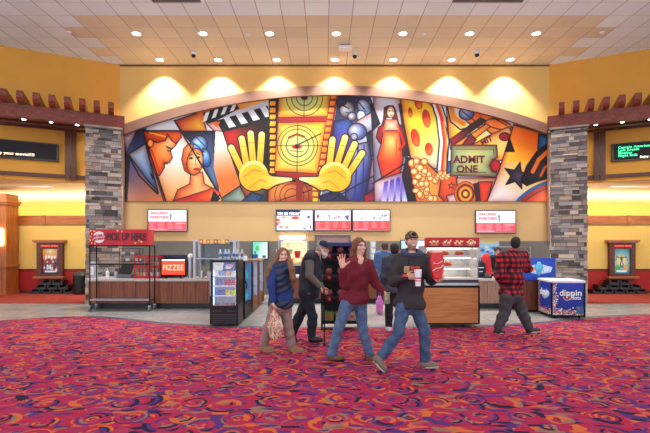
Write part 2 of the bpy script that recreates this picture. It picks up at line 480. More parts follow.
# slim grey edge strip where the carpet meets the stone floor
edge = [(7.66, 10.2), (6.2, 9.8), (4.49, 9.04), (3.12, 8.7), (1.5, 8.58), (0, 8.55), (-1.2, 8.6), (-2.33, 8.7), (-3.44, 9.04), (-4.6, 9.6), (-5.6, 10.0)]
b = MB(); n = len(edge)
inner = [(x * 0.992 + 0.0, y + 0.16) for x, y in edge]
for i in range(n - 1):
    b.prismz([edge[i + 1], edge[i], inner[i], inner[i + 1]], -0.05, 0.006)
struct(b.build('trim_1', mat('slate_edge_strip', (70, 76, 90), 0.4)))
M_hallcarpet = carpet_mat('hall_carpet_warm_light', (140, 58, 36))  # lobby carpet again, with the hallway's warm light tinted into its colour
def mx(sg, u): return XC + sg * u
for sg, nm in ((-1, 'left'), (1, 'right')):
    P = [(mx(sg, 6.9), 12.25), (mx(sg, 15.5), 12.25), (mx(sg, 15.5), 14.9), (mx(sg, 6.9), 14.9)]
    if sg < 0: P = P[::-1]
    slab('floor_hall_carpet_' + nm, P, -0.05, 0.007, M_hallcarpet)
    # angled upper wall
    th = 0.3
    A = (mx(sg, U0), YW); B = (mx(sg, 15.6), YW - TS * (15.6 - U0))
    P = [A, B, (B[0], B[1] + th), (A[0], A[1] + th)]
    if sg > 0: P = P[::-1]
    slab('wall_' + nm, P, 3.65, 7.65, M_goldside)
    # poster wall of the hallway
    b = MB(); x0, x1 = sorted((mx(sg, 7.0), mx(sg, 15.5)))
    b.box(x0, x1, 14.92, 15.1, 0.81, 2.37); struct(b.build('wall_hall_' + nm, M_yel))
    b = MB(); b.box(x0, x1, 14.90, 15.1, 0.0, 0.81); struct(b.build('wall_wainscot_' + nm, M_redwall))
    b = MB(); b.box(x0, x1, 14.85, 15.1, 2.37, 2.66)
    for xx in np.arange(x0 + 0.6, x1, 2.44): b.box(xx, xx + 0.12, 14.83, 14.86, 2.36, 2.67)
    struct(b.build('trim_rail_' + nm, M_oak))
    b = MB(); b.box(x0, x1, 14.88, 14.91, 0.78, 0.83); b.box(x0, x1, 14.88, 14.91, 0.0, 0.09); struct(b.build('baseboard_' + nm, M_dark_wood))
    b = MB(); b.box(x0, x1, 15.1, 17.5, 2.3, 2.4); struct(b.build('trim_ledge_' + nm, M_yel))
    b = MB(); b.box(x0, x1, 17.5, 17.6, 2.3, 3.8); struct(b.build('wall_cove_' + nm, M_yel))
    b = MB()
    yw = lambda x: YW - TS * (abs(x - XC) - U0) + 0.02
    xs = np.linspace(x0, x1, 12)
    vs = [(x, yw(x), 3.66) for x in xs] + [(x, 17.6, 3.34) for x in xs] + [(x, yw(x), 3.76) for x in xs] + [(x, 17.6, 3.44) for x in xs]
    fs = []
    for i in range(11):
        fs.append((i, i + 12, i + 13, i + 1)); fs.append((24 + i, 25 + i, 37 + i, 36 + i))
    b.add(vs, fs); struct(b.build('ceiling_hall_' + nm, mat('hall_ceiling_paint', (236, 220, 184), 0.8, var=0.02)))
    b = MB(); xa, xb = sorted((mx(sg, 6.85), mx(sg, 7.0))); b.box(xa, xb, 14.46, 17.6, 0, 3.9); struct(b.build('wall_hall_end_' + nm, M_yel))
    b = MB(); xa, xb = sorted((mx(sg, 15.5), mx(sg, 15.6))); b.box(xa, xb, 9.5, 17.6, 0, 3.9); struct(b.build('wall_hall_far_' + nm, M_yel))
# concession wall: golden above and around the arch, tan below the mural, tile at the bottom
X0w, X1w = mx(-1, U0), mx(1, U0)
b = MB(); b.box(X0w, X1w, YW, YW + 0.3, 3.1, 7.65); struct(b.build('wall_back', M_gold))
b = MB(); b.box(X0w, X1w, YW, YW + 0.3, 1.78, 3.1); struct(b.build('wall_back_lower', M_tan))
b = MB(); b.box(-6.95, 7.5, YW - 0.03, YW + 0.3, 0.0, 1.78); struct(b.build('wall_backsplash', M_greytile))
# ceiling
b = MB(); b.box(-16, 16, -3, 18, 7.65, 7.75); struct(b.build('ceiling', ceiling_mat()))
# dark strip standing in for the shaded crease where ceiling meets wall
b = MB(); b.box(X0w, X1w, YW - 0.02, YW, 7.6, 7.65); struct(b.build('trim_shade_strip', mat('painted_crease_shade', (120, 84, 34), 0.8)))

# ---- arch trim round the mural
sM = 30.0
def mz(y): return H + (YH - y) / sM
def mxx(x): return (x - CX) / sM
ACX, ACY, RI, RO = 336.0, 682.5, 586.0, 595.3
b = MB()
angs = np.linspace(math.asin((124.6 - ACX) / RI), math.asin((547.2 - ACX) / RI), 61)
def ap(R, t): return (mxx(ACX + R * math.sin(t)), mz(ACY - R * math.cos(t)))
y0, y1 = YW - 0.16, YW - 0.022
vs = []
for t in angs:
    for R in (RI, RO):
        x, z = ap(R, t)
        vs += [(x, y0, z), (x, y1, z)]
fs = []
for i in range(60):
    a = 4 * i; c = a + 4
    fs += [(a, c, c + 2, a + 2), (a, a + 1, c + 1, c), (a + 2, c + 2, c + 3, a + 3)]
b.add(vs, fs)
zl = mz(130); 
b.box(mxx(117.6), mxx(125.3), y0, y1, 1.78, mz(129.5)); b.box(mxx(546.3), mxx(552.6), y0, y1, 1.78, mz(129.5))
tag(b.build('mural_surround', M_copper), 'satin bronze arched band framing the painted mural on the golden wall', 'frame')

# ============================================================ MURAL
def paint_mural():
    c = Canvas(124, 90, 549, 203, 2.6, (206, 206, 216)); c.air = True
    K = (24, 18, 30); NV = (30, 34, 70)
    # far left: coat
    c.poly([(124, 125), (146, 125), (166, 203), (124, 203)], (96, 96, 150), (206, 130, 90), (138, 160, 152, 203))
    c.poly([(124, 150), (131, 158), (128, 203), (124, 203)], (20, 20, 40))
    c.poly([(124, 136), (137.7, 130), (127, 154.5)], (222, 226, 236), (140, 170, 214), (126, 138, 136, 150), edge=.8)
    c.poly([(137.7, 130), (146, 130), (147, 144), (129, 154)], NV, (70, 84, 140), (140, 130, 134, 152))
    c.poly([(129, 154.5), (146, 144), (154, 175), (159, 193), (146, 178)], (196, 214, 236), (100, 150, 214), (134, 150, 154, 186), edge=1.1)
    c.line([(129, 156), (140, 176), (158, 194)], 1.6, K); c.poly([(150, 172), (156, 178), (153, 180)], K)
    # top triangle panels
    c.poly([(146, 131), (180, 115), (216, 110), (222, 130), (150, 133)], (226, 226, 230), (200, 206, 222), (150, 130, 210, 115))
    c.poly([(175, 121), (202, 112), (207, 131.5), (182, 132)], (206, 80, 20), (250, 214, 60), (180, 120, 196, 132), edge=1.0)
    # man portrait panel
    c.poly([(143, 131), (182, 131), (222, 198), (216, 203), (165, 203)], (240, 238, 236), (236, 170, 90), (176, 160, 172, 203), edge=1.2)
    c.poly([(150, 144), (158, 141), (165, 139), (172, 135), (178, 134), (180, 140), (176, 146), (171, 151), (173, 158), (170, 163), (165, 163), (165, 168), (160, 176), (156, 175), (150, 158)],
           (232, 110, 20), (250, 214, 150), (150, 160, 172, 146), edge=.9)
    c.poly([(144, 132), (167, 131.5), (181, 132), (182, 138), (176, 144), (172, 141), (168, 134.5), (166, 141), (158, 143), (152, 141), (149, 150), (147, 146)],
           (240, 130, 20), (196, 60, 10), (160, 133, 152, 146), edge=.8)
    c.line([(150, 133), (166, 137)], 1.2, (250, 200, 40)); c.ell(151, 143.5, 2.6, 3.6, (250, 170, 90), edge=.7)
    c.line([(167, 147), (172, 149.5)], 1.5, K); c.line([(168, 151), (171, 151.5)], 1.0, K); c.line([(164, 164), (168, 164)], 1.2, (150, 20, 20))
    c.line([(152, 150), (160, 172)], 1.0, (180, 60, 10))
    # blue bust panel
    c.poly([(182, 132), (215.5, 132), (219, 195), (182, 133)], (40, 44, 84), (110, 160, 214), (190, 134, 214, 180), edge=1.1)
    c.ell(199, 146, 8, 9.5, (190, 222, 242), (70, 130, 200), (198, 142, 11), rot=.4, edge=.9)
    c.ell(206, 158, 4.5, 9, (170, 206, 236), (50, 110, 190), (205, 155, 9), rot=-.2, edge=.9)
    c.line([(192, 142), (200, 148), (204, 156)], 1.4, (30, 70, 140)); c.line([(197, 138), (205, 146)], 1.2, (30, 70, 140)); c.ell(203, 152, 1.6, 1.2, K)
    # woman portrait
    c.poly([(175, 122), (182, 132), (222, 197), (226, 203), (216, 203), (176, 203), (182, 160), (190, 143)], (246, 236, 220), (240, 170, 90), (196, 160, 196, 203))
    c.poly([(182, 160), (184, 149), (189, 144), (194, 145), (192, 156), (187, 165), (191, 175), (185, 171)], (250, 190, 90), (226, 110, 30), (190, 150, 182, 166), edge=.8)
    c.poly([(173, 203), (178, 190), (190, 184), (191, 174), (203, 172), (205, 184), (216, 190), (219, 203)], (250, 206, 140), (226, 130, 60), (200, 184, 180, 202), edge=.8)
    c.ell(195.5, 162, 7.5, 13, (252, 224, 180), (236, 150, 70), (197, 160, 14), rot=.15, edge=.8)
    c.line([(189, 156), (193, 154.5)], 1.0, K); c.ell(191.5, 158.5, 2.0, 1.1, K); c.line([(197, 153), (200, 155)], 1.0, K); c.ell(199, 157.5, 1.6, 1, K)
    c.line([(196, 158), (196, 165), (198, 165.5)], .8, (200, 110, 60)); c.ell(197, 169.5, 3.2, 1.3, (170, 20, 20))
    c.line([(175, 121), (222, 198)], 1.7, K); c.line([(143, 131), (167, 203)], 1.5, K); c.line([(143, 131.5), (216, 131.5)], 1.2, K)
    c.poly([(168, 203), (214, 188), (221, 193), (216, 203)], (222, 60, 30), (250, 150, 60), (190, 196, 216, 194), edge=.8)
    # column between bust and clapper
    c.poly([(216, 131), (224, 131), (242, 186), (222, 198), (214, 168)], (236, 226, 226), (240, 130, 60), (218, 146, 228, 178))
    c.poly([(222, 198), (240, 186), (250, 203), (222, 203)], (120, 160, 150), (186, 206, 196), (226, 192, 244, 200), edge=.9)
    c.poly([(214, 190), (221, 199), (216, 203), (210, 203)], K)
    # clapper sticks
    c.poly([(196, 112), (272, 92), (272, 100), (216, 118), (206, 124)], (226, 120, 40), (250, 190, 100), (210, 118, 260, 98))
    c.poly([(203, 113), (236, 103), (240, 109), (217, 121), (207, 124)], K)
    for q in range(4):
        x = 206 + q * 9; c.poly([(x, 113 - q * 2.6), (x + 4, 111.8 - q * 2.6), (x + 1, 121 - q * 3.4), (x - 3, 122.4 - q * 3.4)], (232, 232, 236))
    c.poly([(217, 121), (268, 106), (270, 121), (223, 132)], K)
    for q in range(4):
        x = 224 + q * 12; y = 118.6 - q * 3.5; c.poly([(x, y), (x + 5.5, y - 1.6), (x + 12, y + 8), (x + 5.5, y + 9.6)], (226, 230, 238))
    c.poly([(207, 124), (217, 121), (223, 132), (214, 131)], (232, 232, 236), edge=.7); c.poly([(212, 123), (217, 128), (221, 122)], (236, 120, 40))
    c.poly([(223, 132), (271, 121), (271, 178), (240, 182)], (196, 40, 30), (26, 16, 26), (232, 146, 262, 150), edge=1.0)
    # film strip
    c.poly([(270, 92), (340, 92), (322, 184), (269, 178)], (150, 18, 44), (190, 60, 40), (276, 100, 336, 160), edge=1.2)
    c.poly([(269, 92), (278, 92), (277, 176), (268.5, 174)], (40, 10, 20)); 
    for q in range(12): c.poly([(270.3, 95 + q * 6.7), (275.8, 95 + q * 6.7), (275.4, 99.4 + q * 6.7), (270, 99.4 + q * 6.7)], (246, 200, 50), (250, 150, 40), (270, 95 + q * 6.7, 276, 99 + q * 6.7))
    for q in range(13):
        x = 331.5 - q * 1.15; y = 95 + q * 6.6; c.poly([(x, y), (x + 5.2, y), (x + 4.4, y + 4.2), (x - .8, y + 4.2)], (250, 190, 50), (240, 110, 40), (x, y, x + 5, y + 4))
    FR = (250, 224, 80); FC = (190, 216, 170)
    c.poly([(279, 92), (331, 92), (327.5, 117), (278, 118)], FC, FR, (304, 98, 28), edge=.6)
    c.poly([(278, 123), (326.5, 122), (317.5, 174), (274.5, 171.5)], FC, FR, (298, 147, 30), edge=.6)
    for r in (8, 13, 18): c.ring(304.5, 98, r, .8, (90, 40, 30))
    c.line([(304.5, 92), (304, 118)], .7, (70, 30, 30)); c.ell(304.5, 98, 3.5, 2.6, (110, 20, 30))
    for r in (11, 16.5, 20): c.ring(297.5, 146, r, .8, (90, 50, 40))
    c.line([(276, 146), (321, 146)], .7, (70, 30, 30)); c.line([(298, 123), (297, 173)], .7, (70, 30, 30)); c.line([(298, 145), (321, 134)], 1.2, (60, 20, 20))
    c.line([(289, 138), (297, 134.5), (304, 137)], 2.2, (150, 60, 30)); c.ell(297, 147, 5, 2.4, (200, 60, 40)); c.ell(297, 146.6, 2.2, 2.0, (50, 10, 30))
    c.line([(290, 151), (303, 152)], .8, (160, 90, 50))
    c.poly([(269, 178), (322, 186), (318, 203), (268, 203)], (230, 160, 80), (180, 90, 50), (280, 184, 306, 203), edge=.8)
    for r in (7, 12, 17): c.ring(292, 196, r, .8, (90, 40, 30))
    c.line([(272, 203), (318, 188)], .9, K); c.poly([(296, 180), (304, 181), (302, 203), (296, 203)], (150, 50, 30))
    for q in range(3): c.poly([(313, 186 + q * 6), (318, 186.5 + q * 6), (317.5, 190.5 + q * 6), (312.5, 190 + q * 6)], (250, 190, 50))
    c.poly([(240, 184), (268, 180), (268, 203), (248, 203)], (210, 120, 60), (60, 80, 110), (246, 188, 262, 203), edge=.8)
    c.poly([(240, 203), (252, 192), (264, 196), (258, 203)], (70, 110, 160), edge=.8)
    # background right of strip
    c.poly([(339, 92), (400, 92), (384, 203), (320, 203)], (206, 212, 226), (130, 140, 186), (370, 110, 336, 190))
    c.poly([(339, 92), (372, 92), (364, 128), (342, 122), (334, 122)], NV, (84, 90, 140), (342, 98, 362, 120))
    c.poly([(334, 122), (350, 118), (356, 132), (352, 160), (328, 160)], (70, 110, 190), (110, 60, 160), (342, 122, 342, 152), edge=.9)
    c.ell(347, 110, 7, 8, (226, 226, 230), (110, 110, 130), (345, 107, 9), rot=.5, edge=.9); c.ell(352, 117, 4, 4, (214, 214, 220), (90, 90, 120), (351, 116, 5), edge=.8)
    c.line([(343, 106), (349, 109)], 1.2, K); c.line([(346, 113), (350, 113.5)], 1.1, K); c.ell(341, 103, 5, 3.4, (60, 60, 90), edge=.4)
    c.ell(364, 108, 6, 8.5, (226, 232, 240), (100, 130, 180), (362, 105, 9), rot=-.5, edge=.9); c.line([(359, 103), (366, 112)], 1.3, (50, 80, 130)); c.ell(361, 116, 4, 5, (190, 204, 226), edge=.8)
    c.poly([(356, 122), (372, 112), (386, 120), (372, 134), (360, 132)], (222, 228, 238), (130, 150, 200), (360, 120, 376, 134), edge=.9)
    c.ell(357, 132, 9, 8, (216, 224, 240), (90, 110, 176), (354, 130, 10), edge=.9); c.ell(354, 137, 3, 3, (170, 176, 196), edge=.8)
    c.poly([(366, 134), (384, 122), (380, 146), (370, 160)], NV, (110, 120, 170), (370, 134, 382, 150), edge=.8)
    c.poly([(350, 146), (368, 142), (372, 160), (366, 203), (344, 203), (348, 176)], (190, 210, 240), (60, 70, 150), (348, 160, 370, 172), edge=1.0)
    c.line([(358, 148), (354, 203)], 1.8, (60, 60, 130)); c.line([(364, 146), (362, 203)], 1.2, (50, 50, 110))
    c.poly([(372, 160), (384, 148), (384, 180), (366, 196)], (216, 222, 236), (110, 90, 170), (372, 160, 380, 190), edge=.8)
    c.poly([(320, 196), (336, 190), (352, 203), (320, 203)], (60, 60, 110), edge=.8); c.poly([(364, 196), (384, 184), (384, 203), (364, 203)], (196, 40, 70), (110, 40, 140), (366, 196, 382, 196), edge=.9)
    c.line([(326, 203), (402, 160)], 1.3, K); c.line([(372, 112), (396, 150)], .9, K)
    # standing woman
    c.poly([(374, 92), (399, 92), (408, 160), (402, 190), (374, 190), (372, 130)], (222, 226, 234), (150, 160, 190), (384, 100, 388, 160), edge=.8)
    c.poly([(370, 98), (380, 124), (372, 132)], NV, edge=.6); c.poly([(398, 104), (403, 104), (412, 158), (406, 156)], (36, 26, 50))
    c.poly([(384, 108), (388, 106), (393, 106), (396, 112), (399, 126), (396, 130), (392, 118), (386, 118), (382, 134), (379, 134), (383, 120)], (150, 40, 20), edge=.7)
    c.poly([(378, 128), (386, 122), (398, 124), (404, 128), (407, 146), (405, 158), (400, 152), (380, 144), (376, 138)], (190, 24, 34), (110, 14, 30), (382, 126, 402, 150), edge=.9)
    c.poly([(385, 120), (397, 120), (399, 132), (383, 132)], (250, 216, 190), edge=.5)
    c.poly([(383, 131), (399, 131), (401, 144), (403, 160), (399, 176), (382, 180), (377, 158), (381, 144)], (250, 214, 130), (226, 80, 24), (390, 142, 22), edge=.9)
    c.line([(385, 124), (383, 132)], 1.1, (240, 110, 40)); c.line([(397, 124), (399, 132)], 1.1, (240, 110, 40)); c.line([(384, 134), (380, 160)], 1.4, (220, 90, 30)); c.line([(396, 140), (396, 172)], 1.0, (210, 80, 30))
    c.ell(390.5, 112.5, 3.6, 5.4, (252, 226, 200), edge=.6); c.line([(388.5, 111.5), (390, 111.5)], .8, K); c.line([(392, 111.5), (393, 111.5)], .8, K); c.ell(391, 115.6, 1.3, .7, (180, 20, 20))
    c.line([(400, 132), (404, 144), (399, 150)], 2.6, (190, 30, 30))
    c.poly([(374, 182), (402, 172), (414, 203), (374, 203)], (226, 226, 240), (110, 60, 170), (380, 184, 404, 203), edge=.9)
    for q in range(4): c.poly([(384 + q * 6, 182 - q * 2), (388 + q * 6, 181 - q * 2), (386 + q * 7, 203), (381 + q * 7, 203)], (110 - q * 10, 80, 190), (210, 210, 240), (384, 182, 386, 203))
    c.line([(372, 184), (408, 162)], 1.5, K)
    c.poly([(406, 158), (412, 158), (418, 203), (408, 203), (402, 176)], (90, 16, 40), (30, 10, 30), (408, 160, 412, 203), edge=.9)
    # holed yellow panel
    c.poly([(399, 92), (434, 92), (446, 130), (447, 172), (430, 168), (410, 158), (403, 120)], (250, 206, 50), (210, 226, 216), (414, 126, 440, 164), edge=1.1)
    for x, y, rx, ry, r in ((426, 119, 3.6, 8.5, .15), (415, 138, 3.8, 8.5, .2), (428.5, 149.5, 3.4, 6, .1), (418, 104, 3.2, 5.5, .3), (410, 113, 1.6, 4.5, .1), (431, 101, 2.6, 5, .1)):
        c.ell(x, y, rx, ry, (200, 40, 20), (250, 150, 50), (x - 2, y - 3, ry * 1.3), rot=-r, edge=.5, ec=(150, 50, 20))
    for i, (cc, w) in enumerate((((40, 40, 60), 1.5), ((236, 236, 236), 3), ((226, 60, 30), 2.6), ((240, 160, 60), 1.6), ((30, 20, 40), 1.2), ((226, 232, 236), 2.6), ((60, 130, 190), 1.8))):
        x = 433 + i * 2.4; c.line([(x - 6, 92), (x + 3, 118), (x + 6, 142), (x + 3, 180)], w, cc)
    # popcorn
    rr = random.Random(3)
    c.poly([(408, 160), (424, 160), (440, 176), (444, 203), (416, 203)], (236, 170, 80), edge=1)
    for i in range(46):
        x = rr.uniform(411, 428) + (i % 3) * 4; y = rr.uniform(161, 200)
        if x - 411 > (y - 154) * 0.9: x -= 8
        c.ell(x, y, rr.uniform(2.2, 3.8), rr.uniform(2.2, 3.6), (254, 244, 210), (240, 180, 80), (x - 1, y - 1, 4), edge=.6, ec=(150, 80, 30))
    c.poly([(441, 178), (456, 172), (462, 203), (446, 203), (438, 196)], (240, 130, 50), (206, 60, 20), (444, 178, 458, 200), edge=1.0)
    for k in range(1): 
        st = [(451 + (3.6 if i % 2 == 0 else 1.6) * math.sin(i * PI / 5), 186 - (3.6 if i % 2 == 0 else 1.6) * math.cos(i * PI / 5)) for i in range(10)]
        c.poly(st, (250, 170, 90), edge=.6)
    for i in range(9): c.ell(437 + i * 1.6, 178 - (i % 3) * 2.4, 2.4, 2.4, (254, 240, 200), (240, 180, 90), (436 + i * 1.6, 176, 4), edge=.6, ec=(150, 80, 30))
    c.poly([(447, 162), (454, 160), (456, 172), (446, 174)], (80, 160, 220), edge=.7); c.poly([(446, 196), (460, 192), (462, 203), (448, 203)], (226, 226, 230), edge=.8)
    # swirls above the tickets
    c.poly([(444, 92), (470, 92), (518, 118), (514, 150), (450, 150)], (232, 232, 226), (246, 200, 60), (456, 110, 446, 130), edge=.8)
    c.line([(447, 108), (450, 122), (460, 130), (476, 126)], 1.4, K); c.line([(450, 104), (453, 118), (463, 124)], 5, (236, 150, 40)); 
    c.ell(480, 120, 16, 8, (236, 96, 24), (250, 176, 60), (478, 116, 16), rot=.25, edge=1.0); c.ell(498, 128, 14, 8, (240, 120, 30), (250, 190, 80), (496, 124, 14), rot=.3, edge=1.0)
    c.ell(466, 114, 7, 6, (206, 196, 226), (110, 130, 190), (464, 112, 7), edge=.9); c.ell(515, 132, 9, 4, (150, 190, 226), edge=.8)
    c.line([(462, 112), (478, 124), (500, 130)], 1.0, K); c.line([(474, 110), (490, 116), (506, 126)], 1.0, K)
    c.poly([(449, 140), (480, 118), (486, 121), (452, 146)], (176, 20, 50), (90, 14, 40), (456, 140, 470, 128), edge=.9)
    c.poly([(452, 146), (486, 124), (490, 127), (466, 146)], (246, 206, 80), edge=.8); c.poly([(456, 152), (470, 134), (476, 140), (466, 152)], (150, 20, 50), edge=.8)
    # rear ticket, tilted
    c.poly([(470, 146), (492, 134), (508, 127), (516, 140), (506, 160), (480, 164)], (240, 190, 80), (246, 220, 150), (480, 150, 506, 136), edge=.9)
    c.ell(504, 137, 5, 3.8, (176, 30, 60), edge=.7)
    # right orange field
    c.poly([(513, 125), (546, 134), (549, 203), (484, 203), (498, 172)], (246, 180, 50), (236, 236, 240), (524, 150, 498, 192), edge=1.0)
    c.poly([(513, 128), (540, 136), (534, 160), (505, 163)], (238, 110, 24), (250, 190, 60), (528, 134, 512, 158))
    c.poly([(509, 138), (514, 152), (504, 152)], (60, 20, 40), edge=.6)
    c.poly([(538, 134), (549, 136), (549, 148), (537, 150)], (60, 140, 206), edge=.9)
    st = [(516 + (14 if i % 2 == 0 else 6) * math.sin(i * PI / 5 + .25), 176 - (14 if i % 2 == 0 else 6) * math.cos(i * PI / 5 + .25)) for i in range(10)]
    c.poly(st, (60, 50, 80), (140, 120, 170), (508, 176, 526, 176), edge=1.0)
    c.poly([(520, 182), (526, 166), (536, 152), (549, 142), (549, 178), (536, 182), (526, 186)], (70, 24, 30), (30, 20, 30), (530, 160, 546, 176), edge=1)
    c.line([(532, 172), (538, 160), (549, 150)], 4, (236, 130, 30)); c.line([(540, 176), (544, 168), (549, 164)], 2.4, (220, 110, 30))
    c.ell(552, 208, 42, 24, (236, 110, 50), (190, 50, 20), (548, 206, 40), rot=-.35, edge=3.4, ec=(50, 110, 170)); c.ell(553, 209, 40, 21, (244, 130, 60), (200, 60, 30), (546, 200, 40), rot=-.35, edge=.8)
    # front ticket
    c.poly([(451, 145.5), (496, 145.5), (497, 158), (492, 160), (489, 166), (492, 172), (497, 173), (495, 177), (450, 176)], (214, 206, 130), (150, 186, 150), (474, 160, 26), edge=1.2, ec=(90, 20, 40))
    c.line([(455, 149.5), (493, 149.5), (493.5, 156)], .7, (110, 40, 50)); c.line([(454, 172.5), (486, 172.5)], .7, (110, 40, 50))
    c.ell(495, 166, 4.5, 5.5, (190, 24, 50), edge=.8)
    c.poly([(456, 178), (496, 178), (486, 203), (458, 203)], (226, 226, 200), (206, 150, 110), (460, 180, 480, 203), edge=.9)
    for r, cc in ((11, (240, 150, 40)), (8.5, (170, 60, 20)), (7, (250, 190, 60)), (4, (170, 60, 20)), (2.6, (250, 200, 90))): c.ell(465, 194, r, r * 1.1, cc, edge=.4)
    c.poly([(478, 182), (492, 182), (486, 203), (480, 203)], (236, 90, 40), edge=.9); c.poly([(473, 184), (478, 183), (480, 203), (476, 203)], (110, 20, 30), edge=.8)
    # big hands last
    def hand(fing, palm, thumb, sgn):
        segs = [([(f[0], f[1]), (f[2], f[3])], 6.2) for f in fing]
        for p, w in segs: c.line(p, w + 2.2, K)
        px, py, rx, ry, rt = palm
        wr_ = [(px, py), (px + sgn * 13, py + 6), (px + sgn * 24, py + 5)]
        c.line(wr_, 26, K, w2=9)
        c.ell(px, py, rx, ry, K, rot=rt, edge=1.2)
        t = [(thumb[0], thumb[1]), (thumb[2], thumb[3])]; c.line(t, 4.6, K, w2=15)
        for p, w in segs: c.line(p, w, (252, 222, 120), None, (236, 176, 30), (p[0][0], p[0][1], p[1][0], p[1][1]))
        c.ell(px, py, rx, ry, (254, 236, 160), (246, 188, 44), (px, py - ry, px, py + ry * .3), rot=rt)
        c.line(wr_, 23, (246, 188, 44), 6, (246, 188, 44), (px, py - 10, px, py + 12))
        c.line(t, 2.8, (252, 238, 190), 12.4, (244, 196, 60), (thumb[0], thumb[1], thumb[2], thumb[3]))
        for p, w in segs:
            c.line([((p[0][0] * .72 + p[1][0] * .28) - 2, (p[0][1] * .72 + p[1][1] * .28)), ((p[0][0] * .72 + p[1][0] * .28) + 2, (p[0][1] * .72 + p[1][1] * .28) + .4)], .6, (190, 110, 20))
            c.ell(p[0][0], p[0][1] - .6, 1.6, 1.8, (255, 240, 170))
        c.line([(px - sgn * 10, py + 1), (px, py - 6), (px + sgn * 7, py - 4)], .9, (214, 120, 20)); c.line([(px - sgn * 4, py + 12), (px + sgn * 6, py + 4), (px + sgn * 12, py + 6)], .9, (214, 130, 20))
    hand([(231.5, 148, 242, 170), (242, 139, 247, 166), (250.8, 134, 253.5, 164), (262, 135, 260, 164)], (254, 176, 14.5, 15, 0), (291, 179.5, 262, 182), 1)
    hand([(332.5, 140, 329, 168), (345, 138, 336.5, 166), (354.5, 144.5, 343, 170), (362, 153.5, 348, 175)], (335, 177, 16, 14.5, .3), (300.5, 179, 326, 183), -1)
    return c
cv = paint_mural()
cv.a = 255 * (np.clip(cv.a, 0, 255) / 255) ** 1.22
def fx(X, Y): return (X - CX) / sM, np.full(X.shape, YW - 0.045), H + (YH - Y) / sM
def keep(X, Y):
    return (X > 124.9) & (X < 546.8) & (Y < 201.6) & (np.hypot(X - ACX, Y - ACY) < RI + 3)
mural = thing('mural', 'arched cinema mural of giant yellow hands, film strip, faces and ticket', 'mural', (0, 0, 0))
cv.mesh('painted_panel', fx, M_mural, mural, keep)
b = MB()
pl = [(mxx(125), mz(201.6))] + [(lambda p: (p[0], p[1]))(ap(RI + 1.5, t)) for t in angs] + [(mxx(546.8), mz(201.6))]
b.prism(pl, YW - 0.04, YW - 0.001); b.build('backing_board', mat('mural_backing', (60, 54, 50), 0.7), mural)
M_maroon = mat('maroon_lettering', (96, 16, 34), 0.6)
ty = YW - 0.05
text('lettering', 'ADMIT', 0.335, M_maroon, mural, (mxx(468.6), ty, mz(160)), sx=1.02, offset=0.012)
text('lettering', 'ONE', 0.335, M_maroon, mural, (mxx(466.5), ty, mz(169.6)), sx=1.0, offset=0.012)
text('lettering', 'MIT', 0.25, M_maroon, mural, (mxx(486), ty, mz(141)), rot=(PI / 2, -0.42, 0), offset=0.01)

# ============================================================ CEILING FIXTURES
def downlight(x, y, label, power=260, size=100, blend=0.7, first=[None]):
    t = thing('recessed_downlight', label, 'ceiling light', (x, y, 7.65), group=None)
    b = MB(); b.lathe([(0.15, 0.0), (0.15, -0.012), (0.105, -0.012), (0.105, 0.0)], n=24, cap=False)
    smooth_by_angle(b.build('trim_ring', M_white, t))
    b = MB(); b.lathe([(0.104, -0.006), (0.104, -0.001)], n=24); b.build('lens', M_bulb, t)
    li = bpy.data.lights.new('downlight_beam', 'SPOT'); li.energy = power; li.spot_size = math.radians(size); li.spot_blend = blend
    li.shadow_soft_size = 0.08; li.color = (1.0, 0.95, 0.88)
    lo = bpy.data.objects.new('downlight_beam', li); COL.objects.link(lo); lo.parent = t; lo.location = (0, 0, -0.03)
    return t
names = ['leftmost', 'second from left', 'third from left', 'centre', 'third from right', 'second from right', 'rightmost']
for i in range(7):
    x = XC + (i - 3) * 1.89
    downlight(x, 14.02, 'round recessed ceiling light, %s of the row along the mural wall' % names[i], 800, 100, 0.5)
    downlight(x, 12.28, 'round recessed ceiling light, %s of the row nearer the lobby' % names[i], 360, 120, 0.9)
for yy in (9.6, 7.0, 4.4, 1.8):  # extra unseen spots without fixtures, added to light the lobby
    for i in range(6):
        li = bpy.data.lights.new('lobby_fill', 'SPOT'); li.energy = 150; li.spot_size = math.radians(150); li.spot_blend = 1.0; li.shadow_soft_size = 0.35; li.color = (1, .94, .88)
        lo = bpy.data.objects.new('lobby_fill', li); COL.objects.link(lo); lo.location = (XC + (i - 2.5) * 4.4, yy, 7.55)
def dome(x, y, label):
    t = thing('dome_camera', label, 'security camera', (x, y, 7.65))
    b = MB(); b.lathe([(0.03, -0.10), (0.07, -0.09), (0.085, -0.05), (0.085, 0)], n=20); smooth_by_angle(b.build('housing', M_white, t))
    b = MB(); b.lathe([(0.005, -0.185), (0.04, -0.175), (0.066, -0.14), (0.07, -0.10)], n=20); b.build('dome', M_black, t, smooth=True)
dome(at(193, 53, 13.4).x, 13.45, 'dark dome camera on ceiling, left of the three')
dome(at(355, 54, 13.4).x, 13.5, 'dark dome camera on ceiling, middle one beside a white box')
dome(at(477, 52, 13.4).x, 13.4, 'dark dome camera on ceiling, right of the three')
t = thing('projector_box', 'white flat box fixture on ceiling beside the middle dome camera', 'ceiling fixture', (at(345, 46, 13.0).x, 13.05, 7.65))
b = MB(); b.box(-.2, .2, -.14, .14, -.11, -.03, bev=.012); b.build('housing', M_white, t); b = MB(); b.box(-.16, .16, -.1, .1, -.03, 0); b.build('bracket', M_steel, t)
